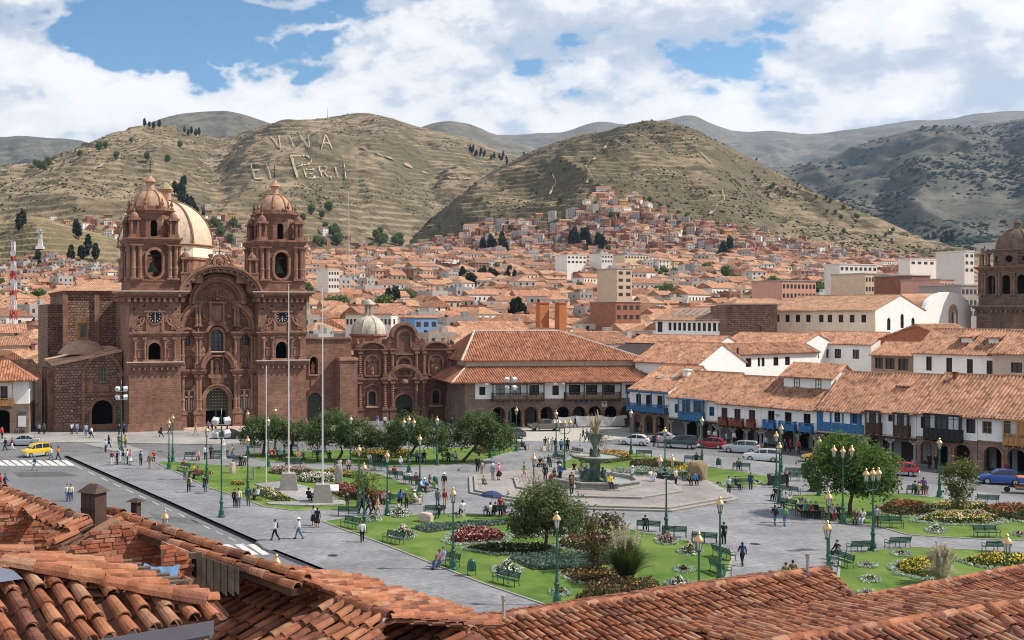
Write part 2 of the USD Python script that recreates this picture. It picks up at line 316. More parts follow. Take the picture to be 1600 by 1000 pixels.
# ground and hills
_ty = np.array([-400,195,240,300,450,600,800,1000,1200,1500,2500,4000,9000,20000.0])
_tz = np.array([0,0,3.5,6.0,15,27,47,66,82,95,110,140,200,250.0])
def TZ(X,Y):
	X,Y = np.asarray(X,float),np.asarray(Y,float)
	z = np.interp(Y,_ty,_tz)
	w = np.clip((Y - 260) / 300,0,1)
	right = np.clip((X / np.maximum(Y,1) - 0.42) / 0.2,0,1)
	z = z * (1 - 0.22 * right)
	p = np.stack([X / 90,Y / 90,0 * X],-1)
	return z - 0.06 + w * (fbm(p,3,5) - 0.5) * 9
def grid_mesh(V):
	r,c = V.shape[:2]; i = np.arange((r - 1) * c).reshape(r - 1,c)[:,:-1].ravel()
	return V.reshape(-1,3),np.stack([i,i + 1,i + c + 1,i + c],1)
def ground_mat(name,c1,c2,c3,dark,scale=0.02,terr=0.0,shrub=0.5,haze=0.0,slope0=0.83,slope1=0.95,sscale=0.09):
	N = {"g": ("geometry",{}),"n": ("noise_texture",{"scale": scale,"detail": 9.0,"roughness": 0.62}),
         "r": ("rgb_ramp",{"ramp": [(0.3,c1),(0.5,c2),(0.7,c3)]}),
         "n2": ("noise_texture",{"scale": sscale,"detail": 5.0,"roughness": 0.7}),"r2": ("rgb_ramp",{"ramp": [(0.50,(0,0,0)),(0.60,(shrub,) * 3)]}),
         "m": ("mix",{"color2": dark}),"sn": ("separate_xyz",{}),"sl": ("map_range",{"from_min": slope0,"from_max": slope1,"to_min": 0.75,"to_max": 0.0,"clamp": True}),"m2": ("mix",{"color2": C(dark,1.3)}),
         "n3": ("noise_texture",{"scale": sscale * 4,"detail": 4.0}),"bp": ("bump",{"strength": 0.9,"distance": 3.0})}
	L = [("g.position","n.vector"),("n.fac","r.fac"),("g.position","n2.vector"),("n2.fac","r2.fac"),("r.color","m.color1"),("r2.color","m.fac"),
         ("g.normal","sn.vector"),("sn.z","sl.value"),("m.color","m2.color1"),("sl.result","m2.fac"),("m2.color","p.base_color"),("g.position","n3.vector"),("n3.fac","bp.height"),("bp.normal","p.normal")]
	return principled(name,N,L,0.95,0.1)
GM = dict(
  olive=ground_mat("dry_terraced_grass",(0.15,0.11,0.065),(0.235,0.178,0.113),(0.33,0.25,0.168),(0.055,0.047,0.028),0.011,shrub=0.85,sscale=0.045),
  front=ground_mat("olive_terraced_grass",(0.148,0.11,0.063),(0.23,0.172,0.104),(0.31,0.215,0.143),(0.056,0.049,0.028),0.013,shrub=0.75,sscale=0.05),
  grey=ground_mat("grey_brown_scrub",(0.09,0.082,0.062),(0.13,0.118,0.092),(0.18,0.16,0.13),(0.045,0.05,0.042),0.006,shrub=0.6,slope0=0.7,slope1=0.9,sscale=0.02),
  massif=ground_mat("dark_mountain_scrub",(0.07,0.066,0.052),(0.105,0.097,0.076),(0.165,0.147,0.115),(0.034,0.040,0.034),0.0085,shrub=0.75,slope0=0.7,slope1=0.9,sscale=0.03),
  knoll=ground_mat("dry_knoll_grass",(0.18,0.13,0.075),(0.26,0.195,0.11),(0.33,0.24,0.15),(0.075,0.065,0.035),0.02,shrub=0.5,sscale=0.08),
  earth=ground_mat("dusty_red_earth",(0.17,0.10,0.07),(0.23,0.145,0.10),(0.20,0.17,0.09),(0.07,0.075,0.035),0.012,shrub=0.6,sscale=0.03),
)
gx = np.unique(np.concatenate([np.linspace(-14000,-900,9),np.linspace(-900,1700,131),np.linspace(1700,16000,9)]))
gy = np.unique(np.concatenate([np.linspace(-500,180,8),np.linspace(180,1500,89),np.linspace(1600,20000,10)]))
XX,YY = np.meshgrid(gx,gy)
v,f = grid_mesh(np.stack([XX,YY,TZ(XX,YY)],-1))
tag(usdkit.mesh(stage,"/World/ground",(v,f),GM["earth"],True),kind="structure")
class Hill:
	def __init__(s,sil,Yr,Yf,amp,spurs=(),terr=0.0,step=9.0,seed=0,freq=130.0,foot=-6.0,rough=1.0,lift=0.75,zf=None):
		s.sx,s.sy = np.array([p[0] for p in sil],float),np.array([p[1] for p in sil],float)
		s.Yr,s.Yf,s.amp,s.spurs,s.terr,s.step,s.seed,s.freq,s.foot,s.rough,s.lift,s.zf = Yr,Yf,amp,spurs,terr,step,seed,freq,foot,rough,lift,zf
	def pt(s,x,v):
		x,v = np.broadcast_arrays(np.asarray(x,float),np.asarray(v,float))
		sy = np.interp(x,s.sx,s.sy)
		for dx in (7,14): sy = sy + np.interp(x - dx,s.sx,s.sy) + np.interp(x + dx,s.sx,s.sy)
		sy = sy / 5
		k = (x - X0) / FPX
		yf = np.interp(x,*zip(*s.Yf)) if np.ndim(s.Yf) else s.Yf
		yr = np.interp(x,*zip(*s.Yr)) if np.ndim(s.Yr) else s.Yr
		Y = yf + (yr - yf) * v; X = k * Y
		zr = CH + (HY - sy) / FPX * yr
		zf = (TZ(k * yf,yf + 0 * k) if s.zf is None else s.zf) + s.foot
		vv = np.clip(v,0,1)
		pr = s.lift * vv + (1 - s.lift) * np.sin(np.pi / 2 * vv)
		z = zf + (zr - zf) * pr
		w = np.sin(np.pi * np.clip(v,0,1)) ** 0.8 * (1 - vv ** 4)
		f1 = fbm(np.stack([X / s.freq,Y / (s.freq * 2.2),0 * X],-1),5,s.seed)
		ridged = 1 - np.abs(2 * f1 - 1) * 2
		z = z + w * s.amp * (ridged * 0.75 + (fbm(np.stack([X / s.freq / 3,Y / s.freq / 3,0 * X],-1),4,s.seed + 9) - 0.5) * 0.7 * s.rough)
		for (xa,xb,wd,a) in s.spurs:      # a rib running from xa at the foot to xb at the ridge
			z = z + a * w * np.exp(-((x - (xa + (xb - xa) * vv)) / wd) ** 2)
		if s.terr:
			q = z / s.step + 3.2 * fbm(np.stack([X / 150,Y / 240,0 * X],-1),5,s.seed + 3)
			fr = q - np.floor(q); t = np.clip((fr - 0.5) / 0.5,0,1); t = t * t * (3 - 2 * t)
			mask = np.clip(4.5 * (fbm(np.stack([X / 90,Y / 160,0 * X + 7],-1),4,s.seed + 4) - 0.34),0,1) * np.clip(vv * 8,0,1) * np.clip((1 - vv) * 12,0,1)
			z = z + s.terr * mask * s.step * (t - fr)
		back = np.clip(v - 1,0,None)
		z = z - back * (zr - zf) * 0.9 + (1 - w) * np.clip(v,0,1) * s.amp * 0.18 * s.rough * (fbm(np.stack([X / s.freq * 3,Y / s.freq,0 * X],-1),4,s.seed + 21) - 0.5)
		return np.stack([X,Y,z],-1)
	def build(s,xa,xb,nx,nv,mat,back=0.35):
		x,v = np.meshgrid(np.linspace(xa,xb,nx),np.concatenate([np.linspace(0,1,nv),1 + np.array([0.02,0.06,0.14,back])]))
		V,F = grid_mesh(s.pt(x,v))
		return tag(usdkit.mesh(stage,numbered("/World","hill"),(V,F),mat,True),kind="structure")
	def hit(s,x,y):
		"the point of the hill seen at photo pixel (x, y)"
		vs = np.linspace(0,1,160); p = s.pt(np.full(160,float(x)),vs); yy = HY + (CH - p[:,2]) / p[:,1] * FPX
		best = np.minimum.accumulate(yy); i = np.argmax(best <= y) if (best <= y).any() else 159
		return p[max(i,1)],vs[max(i,1)]
HR = Hill([(560,420),(640,388),(680,345),(720,305),(760,272),(800,250),(850,228),(900,212),(960,204),(1040,198),(1090,207),(1140,228),(1200,262),(1290,306),(1360,345),(1430,383),(1480,405),(1560,424),(1700,440)],
          [(560,1300),(760,1900),(1040,2050),(1200,1900),(1430,1450),(1700,1250)],[(560,1150),(900,1020),(1100,1020),(1500,1120),(1700,1150)],34,[(930,1040,90,26),(1240,1130,40,-14),(1120,1080,30,6)],1.0,7.6,3,150,lift=0.7)
HL = Hill([(-200,300),(0,263),(60,256),(140,229),(190,210),(232,196),(265,199),(300,206),(340,218),(365,212),(400,199),(440,189),(470,187),(500,186),(560,179),(590,180),(620,187),(660,200),(720,212),(770,232),(800,240),(860,252),(1000,330)],
          [(-200,2500),(0,2500),(230,2500),(340,2700),(470,2500),(560,2900),(700,2900),(1000,2500)],[(-200,900),(250,1000),(560,1250),(1000,1400)],46,[(60,230,80,22),(330,345,40,-16),(470,440,110,20),(640,560,60,16),(690,640,25,-12)],0.45,10.0,11,200,lift=0.8)
KN = Hill([(-250,330),(0,347),(30,339),(60,337),(100,350),(140,360),(180,372),(220,392),(260,420),(330,450)],900,700,7,[(80,60,40,6)],0.7,5.0,31,60)
HB = Hill([(120,240),(185,212),(230,193),(275,179),(300,176),(340,173),(370,176),(395,184),(430,196),(500,215),(600,235)],4300,3400,60,(),0.0,10,41,300,zf=240)
HD = Hill([(-300,200),(0,215),(20,213),(40,211),(75,217),(100,216),(140,222),(180,240),(260,262)],6200,4300,90,((60,40,30,30),(20,0,20,-30)),0.0,10,43,420,zf=250)
HM = Hill([(600,235),(650,201),(690,188),(720,190),(745,198),(775,212),(850,235),(950,260)],4600,3500,80,((680,700,30,60),),0.0,10,47,300,zf=250)
HF = Hill([(700,230),(775,210),(800,211),(830,208),(880,206),(925,191),(945,189),(975,196),(1010,191),(1045,187),(1080,178),(1100,188),(1120,197),(1160,207),(1210,205),(1250,209),(1300,207),(1345,200),(1400,190),(1440,188),(1480,188),(1520,178),(1570,173),(1620,172),(1750,165),(1950,180)],8600,5200,150,((1000,1060,60,50),(1240,1290,40,-40),(1500,1560,60,50)),0.0,10,53,600,zf=260)
HRM = Hill([(1050,330),(1120,300),(1180,275),(1240,262),(1290,248),(1350,222),(1410,208),(1440,207),(1470,215),(1520,198),(1560,190),(1620,182),(1760,170),(1950,185)],[(1050,4800),(1950,4800)],[(1050,2500),(1400,2100),(1950,1700)],170,((1400,1330,30,-25),(1330,1190,60,30),(1450,1480,45,30),(1590,1540,30,-25),(1700,1700,60,40)),0.0,10,59,420,zf=70,lift=0.85)
HRF = Hill([(1250,430),(1380,398),(1430,388),(1480,378),(1530,370),(1600,366),(1800,350),(1950,350)],2300,1500,26,(),0.0,10,61,200,zf=60)
HILLS = []
HF.build(680,1950,420,90,GM["grey"]); HD.build(-300,280,200,90,GM["massif"]); HM.build(590,960,160,60,GM["grey"]); HB.build(110,610,200,60,GM["grey"])
HRM.build(1040,1950,420,240,GM["massif"]); HRF.build(1230,1950,200,60,GM["grey"])
HL.build(-220,1010,720,330,GM["olive"]); HR.build(550,1700,720,330,GM["front"]); KN.build(-250,340,220,110,GM["knoll"])
def drape(mb,H,line,w,step=2.0):
	"a strip of photo half width w laid on the hill along a line of photo pixels"
	pts = []
	for a,b in zip(line[:-1],line[1:]):
		m = max(2,int(np.hypot(b[0] - a[0],b[1] - a[1]) / step)); pts += [np.add(a,np.subtract(b,a) * q) for q in np.linspace(0,1,m,endpoint=False)]
	pts = np.array(pts + [np.array(line[-1])],float); d = np.gradient(pts,axis=0); d /= np.linalg.norm(d,axis=1,keepdims=True); nn = np.c_[-d[:,1],d[:,0]] * w; row = []
	for q,k in zip(pts,nn): row += [H.hit(*(q - k))[0] + (0,-.8,2.2),H.hit(*(q + k))[0] + (0,-.8,2.2)]
	i = np.arange(0,len(row) - 2,2); mb.add(np.array(row),np.stack([i,i + 1,i + 3,i + 2],1))
PATH = plain("trodden_earth",(0.29,0.225,0.15),0.25,0.06,0.95,0.1)
for H,L in ((HL,[(60,300),(110,285),(160,262),(205,238),(238,222)]),(HL,[(250,300),(300,270),(345,252),(390,246)]),(HL,[(560,232),(610,250),(650,268),(690,280),(735,282)]),(HR,[(1062,215),(1085,232),(1100,246),(1112,258)]),(HR,[(905,300),(925,282),(915,262),(938,244),(950,228)]),(HR,[(1100,345),(1118,332),(1132,315),(1128,300)]),(HR,[(860,268),(868,290),(858,310)])):
	mb = MB(); drape(mb,H,L,.55,4.0); tag(mb.build("hill_path",PATH),kind="structure")
def hill_letters():
	t = thing("hillside_letters","huge pale letters reading VIVA EL PERU cut into the left hillside","hillside letters")
	mat = plain("bare_pale_earth",(0.34,0.275,0.185),0.3,0.08,0.95,0.1)
	S = {"letter_v": [[(170,220),(233,298)],[(222,215),(236,298)]],"letter_i": [[(290,215),(315,285)]],"letter_v_": [[(355,215),(410,292)],[(408,215),(416,292)]],
         "letter_a": [[(515,210),(490,300)],[(515,210),(556,300)],[(500,266),(540,266)]],"letter_e": [[(45,392),(76,490)],[(45,392),(103,390)],[(60,437),(100,434)],[(76,490),(132,488)]],
         "letter_l": [[(145,395),(175,489)],[(175,488),(215,486)]],"letter_p": [[(295,345),(336,488)],[(303,345),(344,488)],[(295,345),(400,346),(428,365),(425,392),(330,414)]],
         "letter_e_": [[(378,432),(395,486)],[(378,432),(445,430)],[(388,459),(435,457)],[(395,486),(472,484)]],"letter_r": [[(470,415),(495,482)],[(470,415),(512,412),(526,430),(485,449)],[(500,449),(552,494)]],
         "letter_u": [[(570,410),(594,485),(642,488),(632,408)]]}
	for n,strokes in S.items():
		mb = MB()
		for st in strokes: drape(mb,HL,np.array(st,float) / 4 + (380,160),.8,1.25)
		mb.build(n.rstrip("_"),mat,t)
hill_letters()
# the large church
def column_mb(mb,u,y,z0,z1,r,n=10,cap=True):
	h = z1 - z0
	mb.box(u - r * 1.5,u + r * 1.5,y - r * 1.5,y + r * 1.5,z0,z0 + h * .05)
	mb.lathe([(r * 1.25,h * .05),(r * 1.25,h * .08),(r,h * .10),(r * 1.02,h * .3),(r * 1.18,h * .31),(r * 1.18,h * .345),(r * .96,h * .36),(r * .86,h * .88),(r * 1.05,h * .89),(r * .9,h * .905),(r * 1.35,h * .97)],(u,y,z0),n)
	mb.box(u - r * 1.55,u + r * 1.55,y - r * 1.55,y + r * 1.55,z1 - h * .03,z1)
def cornice_mb(mb,x0,x1,y,z,h,proj,back=0.3,steps=3,ends=True):
	for i in range(steps):
		p = proj * (i + 1) / steps
		mb.box(x0 - (p if ends else 0),x1 + (p if ends else 0),y - p,y + back,z + h * i / steps + .001 * i,z + h * (i + 1) / steps - (0 if i == steps - 1 else .002))
def arched_window(parent,cx,w,zb,zt,y,frame_mat,pane_mat,kind="arch",fw=0.14,nx=2,nz=3,depth=0.25,name="window"):
	"frame bars as the part, the glass as its sub-part"
	sh = arch_poly(cx,w,zb,zt,kind=kind); mb = MB().prism(sh.difference(sh.buffer(-fw)),y + depth - .06,y + depth + .06)
	for i in range(1,nx): mb.box(cx - w / 2 + w * i / nx - .03,cx - w / 2 + w * i / nx + .03,y + depth - .04,y + depth + .04,zb + fw,zt - fw - (w / 2 * .15 if kind == "arch" else 0))
	for i in range(1,nz): mb.box(cx - w / 2 + fw,cx + w / 2 - fw,y + depth - .045,y + depth + .035,zb + (zt - zb) * i / nz - .03,zb + (zt - zb) * i / nz + .03)
	o = mb.build(name,frame_mat,parent)
	MB().prism(sh.buffer(-fw * .5),y + depth + .07,y + depth + .12).build("pane",pane_mat,o)
	return o
def volute_mb(mb,u,y,z,r,flip=1,turns=1.5,th=0.13):
	a = np.linspace(0,turns * 2 * math.pi,22); rr = r * (1 - a / a[-1] * .8)
	mb.tube(np.c_[u + flip * rr * np.cos(a),np.full(22,y),z + rr * np.sin(a)],th,5)
def statue_mb(mb,u,y,z,h,n=8):
	mb.lathe([(.2 * h,0),(.22 * h,.05 * h),(.17 * h,.3 * h),(.13 * h,.5 * h),(.17 * h,.72 * h),(.09 * h,.82 * h),(.06 * h,.84 * h),(.085 * h,.9 * h),(.06 * h,.98 * h),(0,h)],(u,y,z),n,sy=.7)
	mb.bar((u - .16 * h,y,z + .72 * h),(u - .1 * h,y - .14 * h,z + .5 * h),.07 * h); mb.bar((u + .16 * h,y,z + .72 * h),(u + .12 * h,y - .12 * h,z + .48 * h),.07 * h)
def finial_mb(mb,u,y,z,h,n=8):
	mb.box(u - .14 * h,u + .14 * h,y - .14 * h,y + .14 * h,z,z + .22 * h)
	mb.lathe([(.10 * h,.22 * h),(.06 * h,.3 * h),(.15 * h,.45 * h),(.13 * h,.58 * h),(.05 * h,.68 * h),(.09 * h,.76 * h),(.05 * h,.85 * h),(0,h)],(u,y,z),n)
def wrought_cross(parent,u,y,z0,z1,mat):
	mb = MB(); mb.tube([(u,y,z0),(u,y,z1)],.07,5); h = z1 - z0
	mb.tube([(u - h * .18,y,z0 + h * .68),(u + h * .18,y,z0 + h * .68)],.06,5)
	mb.lathe([(0,-.16),(.14,-.08),(.16,0),(.14,.08),(0,.16)],(u,y,z0 + h * .25),8)
	return mb.build("cross",mat,parent)
def bell_tower(t,c,clock_hands):
	"one of the two towers, centre line at u = c"
	x0,x1 = c - 3.95,c + 3.95
	st,tr,pale = M["stone_ash"],M["stone_trim"],M["stone_pale"]
	op = arch_poly(c - .1,1.95,10.9,13.5)
	front = sbox(x0,0.0,x1,21.0).difference(op)
	mb = MB().prism(front,0,.8); mb.box(x0,x0 + .8,.8,8,0,21); mb.box(x1 - .8,x1,.8,8,0,21); mb.box(x0 + .8,x1 - .8,7.2,8,0,21); mb.box(x0 + .8,x1 - .8,.8,7.2,20.5,21)
	mb.build("tower_wall",st,t)
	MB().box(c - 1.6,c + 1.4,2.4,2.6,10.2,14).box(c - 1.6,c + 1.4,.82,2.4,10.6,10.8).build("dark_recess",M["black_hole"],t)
	mb = MB(); mb.box(x0 - .3,x1 + .3,-.35,8.2,0,.8); mb.box(x0 - .18,x1 + .18,-.2,8.1,.8,1.25); mb.build("plinth",tr,t)
	mb = MB(); cornice_mb(mb,x0 + .25,x1 - .25,0,9.75,.75,.62); mb.build("corbelled_ledge",tr,t)
	mb = MB()
	for i in range(9): mb.box(x0 + .5 + i * .86,x0 + .74 + i * .86,-.45,0,9.35,9.75)
	mb.build("corbel",tr,t)
	MB().box(x0 - .45,x1 + .45,-.72,.0,10.5,10.64).build("ledge_slab",pale,t)
	for q in (-3.1,-1.65,1.45,2.95):
		mb = MB(); u = c + q
		mb.box(u - .3,u + .3,-.28,0,10.65,11.1); mb.box(u - .2,u + .2,-.2,0,11.1,13.9); mb.lathe([(.17,0),(.2,.1),(.15,.2),(.13,2.3),(.22,2.6)],(u,-.25,11.15),8)
		mb.box(u - .32,u + .32,-.34,0,13.9,14.3); mb.build("pilaster",tr,t)
	MB().prism(arch_poly(c - .1,2.5,10.65,13.85).difference(op),-.14,0).build("window_surround",tr,t)
	for s in (-1,1):
		mb = MB(); mb.box(c + s * 2.3 - .55,c + s * 2.3 + .55,-.1,0,12.3,12.45); mb.box(c + s * 2.3 - .4,c + s * 2.3 + .4,-.07,0,11.2,12.25); mb.box(c + s * 2.3 - .6,c + s * 2.3 + .6,-.16,0,12.45,12.6); mb.build("panel",tr,t)
	mb = MB(); cornice_mb(mb,x0,x1,0,14.55,.5,.34); mb.build("string_course",tr,t)
	mb = MB(); mb.box(c - 1.45,c - 1.0,-.2,0,15.06,17.9); mb.box(c + .9,c + 1.35,-.2,0,15.06,17.9); mb.box(c - 1.0,c + .9,-.1,0,15.06,16.3); mb.box(c - 1.75,c + 1.65,-.3,0,18.1,18.35)
	mb.prism(arch_ring(c - .05,1.08,1.3,17.5,20,0,2 * math.pi - .001),-.24,0); mb.build("clock_surround",tr,t)
	ck = MB().lathe([(1.08,0),(1.02,.06),(0,.06)],(0,0,0),24).frame()
	R = np.array([[1,0,0],[0,0,-1],[0,1,0]],float)
	mb = MB().frame(R,(c - .05,-.03,17.5)); mb.lathe([(1.08,0),(1.04,.08),(.98,.08),(.98,.05),(0,.05)],n=28); ck = mb.build("clock",M["wood_black"],t)
	mb = MB().frame(R,(c - .05,-.09,17.5))
	for i in range(12):
		a = i * math.pi / 6; p = np.array([math.cos(a),math.sin(a),0]); mb.bar(p * .66 + (0,0,.03),p * .9 + (0,0,.03),.10,.03)
	mb.build("numeral_marks",M["alu"],ck)
	mb = MB().frame(R,(c - .05,-.13,17.5))
	for a,l in clock_hands: mb.bar((0,0,.03),(l * math.sin(a),l * math.cos(a),.03),.075,.03)
	mb.build("hands",M["alu"],ck)
	for s in (-1,1):
		mb = MB(); u = c + s * 2.35
		volute_mb(mb,u - s * .35,-.12,16.7,.5,-s,1.3); volute_mb(mb,u + s * .5,-.12,15.75,.45,s,1.5)
		mb.tube([(u - s * .75,-.12,17.3),(u - s * .3,-.12,16.3),(u + s * .5,-.12,15.9),(u + s * 1.05,-.12,15.2)],[.1,.16,.16,.12],6); mb.box(u - 1.1,u + 1.1,-.22,0,15.05,15.25); finial_mb(mb,u + s * 1.1,-.12,15.2,1.0)
		mb.build("scroll",tr,t)
	for du,dz in ((-3.2,18.6),(-2.4,17.3),(2.2,17.2),(3.2,18.6),(-1.7,19.1),(1.7,19.1)): MB().box(c + du - .13,c + du + .13,-.012,.0,dz - .14,dz + .14).build("putlog_hole",M["black_hole"],t)
	mb = MB(); cornice_mb(mb,x0,x1,0,20.3,.9,1.1,8.2,3); mb.build("great_cornice",tr,t)
	mb = MB()
	for i in range(10): mb.box(x0 - .3 + i * .9,x0 + .1 + i * .9,-.75,0,19.7,20.3)
	for i in range(9):
		mb.box(x0 - .65,x0,.3 + i * .9,.7 + i * .9,19.7,20.3); mb.box(x1,x1 + .65,.3 + i * .9,.7 + i * .9,19.7,20.3)
	mb.build("cornice_corbel",tr,t)
	MB().box(x0 - 1.2,x1 + 1.2,-1.2,9.2,21.21,21.38).build("cornice_slab",pale,t)
	b,yc,hw = M["stone_red"],4.0,3.6
	MB().box(c - hw - .25,c + hw + .25,yc - hw - .25,yc + hw + .25,21.38,22.6).build("belfry_base",b,t)
	mb = MB(); cornice_mb(mb,c - hw - .1,c + hw + .1,yc - hw - .1,22.6,.45,.22,2 * hw + .4); mb.build("belfry_base_moulding",tr,t)
	oval = Point(0,0).buffer(1.12,16); oval = unary_union([affinity.translate(oval,0,24.6),affinity.translate(oval,0,26.45),sbox(-1.12,24.6,1.12,26.45)])
	wall = sbox(-hw,23.05,hw,28.6).difference(oval)
	mb = MB()
	for k in range(4): mb.frame(rotz_m(k * math.pi / 2),(c,yc,0)); mb.prism(wall if k % 2 == 0 else wall.intersection(sbox(-hw + .72,0,hw - .72,40)),-hw,-hw + .7)
	mb.frame(); mb.build("belfry_wall",b,t)
	ring = oval.buffer(.42).difference(oval.buffer(.02))
	for k in range(4): MB().frame(rotz_m(k * math.pi / 2),(c,yc,0)).prism(ring,-hw - .2,-hw).build("oval_frame",tr,t)
	for k in range(4):
		for q in (-3.25,-2.3,2.3,3.25):
			mb = MB().frame(rotz_m(k * math.pi / 2),(c,yc,0)); column_mb(mb,q,-hw - .22,23.05,28.35,.33); mb.build("belfry_column",tr,t)
	mb = MB(); cornice_mb(mb,c - hw,c + hw,yc - hw,28.4,1.05,.62,2 * hw + .6,4); mb.build("belfry_cornice",tr,t)
	mb = MB()
	for s in (-1,1): mb.bar((c - 3,yc + s * .7,26.9),(c + 3,yc + s * .7,26.9),.25)
	mb.build("bell_beam",M["wood_dark"],t)
	mb = MB().lathe([(.95,0),(.9,.12),(.66,.5),(.5,1.05),(.42,1.35),(.2,1.5),(0,1.5)],(c + .1,yc - 1.5,24.3),14); mb.bar((c + .1,yc - 1.5,25.8),(c + .1,yc - 1.5,26.9),.16); mb.bar((c - 1,yc - 1.5,26.8),(c + 3,yc - 1.5,26.8),.2); mb.build("bell",M["bronze"],t)
	z = 29.45
	ro = 3.05
	oct_w = MB()
	for k in range(8):
		a = k * math.pi / 4; side = 2 * ro * math.tan(math.pi / 8)
		wallp = sbox(-side / 2,z,side / 2,z + 3.8)
		if k % 2 == 0: wallp = wallp.difference(arch_poly(0,1.05,z + .25,z + 2.7))
		oct_w.frame(rotz_m(a),(c,yc,0)); oct_w.prism(wallp,-ro,-ro + .45)
	oct_w.frame(); oct_w.build("octagon_wall",b,t)
	MB().lathe([(2.2,0),(2.2,3.6)],(c,yc,z),8,math.pi / 8).build("dark_recess",M["black_hole"],t)
	for sx in (-1,1):
		for sy in (-1,1):
			u,y = c + sx * 3.0,yc + sy * 3.0
			mb = MB(); mb.box(u - .75,u + .75,y - .75,y + .75,z,z + .5)
			for ax in (-1,1):
				for ay in (-1,1): mb.box(u + ax * .48 - .15,u + ax * .48 + .15,y + ay * .48 - .15,y + ay * .48 + .15,z + .5,z + 2.6)
			mb.box(u - .2,u + .2,y - .2,y + .2,z + .5,z + 2.6)
			mb.box(u - .82,u + .82,y - .82,y + .82,z + 2.6,z + 2.95); mb.lathe([(.72,0),(.7,.25),(.55,.6),(.3,.85),(.12,.95),(.1,1.1),(.17,1.25),(0,1.6)],(u,y,z + 2.95),10)
			mb.build("corner_turret",tr,t)
	mb = MB(); mb.lathe([(ro * 1.08,0),(ro * 1.2,.25),(ro * 1.3,.45),(ro * 1.3,.62),(2.6,.66)],(c,yc,z + 3.75),8,math.pi / 8); mb.lathe([(2.85,0),(2.85,.6)],(c,yc,z + 4.3),16); mb.build("octagon_cornice",tr,t)
	for k in range(8):
		a = math.pi / 8 + k * math.pi / 4; mb = MB(); finial_mb(mb,c + 3.35 * math.cos(a),yc + 3.35 * math.sin(a),z + 4.35,1.9); mb.build("pinnacle",tr,t)
	zd = z + 4.85
	prof = [(2.78 * math.cos(a),2.75 * math.sin(a)) for a in np.linspace(0,1.38,12)]
	d = MB().lathe(prof,(c,yc,zd),24).build("dome",M["dome_tan"],t,40)
	for k in range(8):
		a = k * math.pi / 4 + math.pi / 8; mb = MB(); mb.tube([(c + (r + .04) * math.cos(a),yc + (r + .04) * math.sin(a),zd + h) for r,h in prof],.13,5); mb.build("dome_rib",tr,d)
	mb = MB().lathe([(.95,0),(1.0,.12),(.62,.2),(.55,1.2),(.75,1.3),(.95,1.38),(.9,1.5),(.5,1.95),(.2,2.3),(.1,2.35),(.16,2.55),(0,2.7)],(c,yc,zd + 2.62),12); mb.build("dome_lantern",M["dome_tan"],t,40)
	wrought_cross(t,c,yc,zd + 5.25,zd + 7.4,M["iron"])
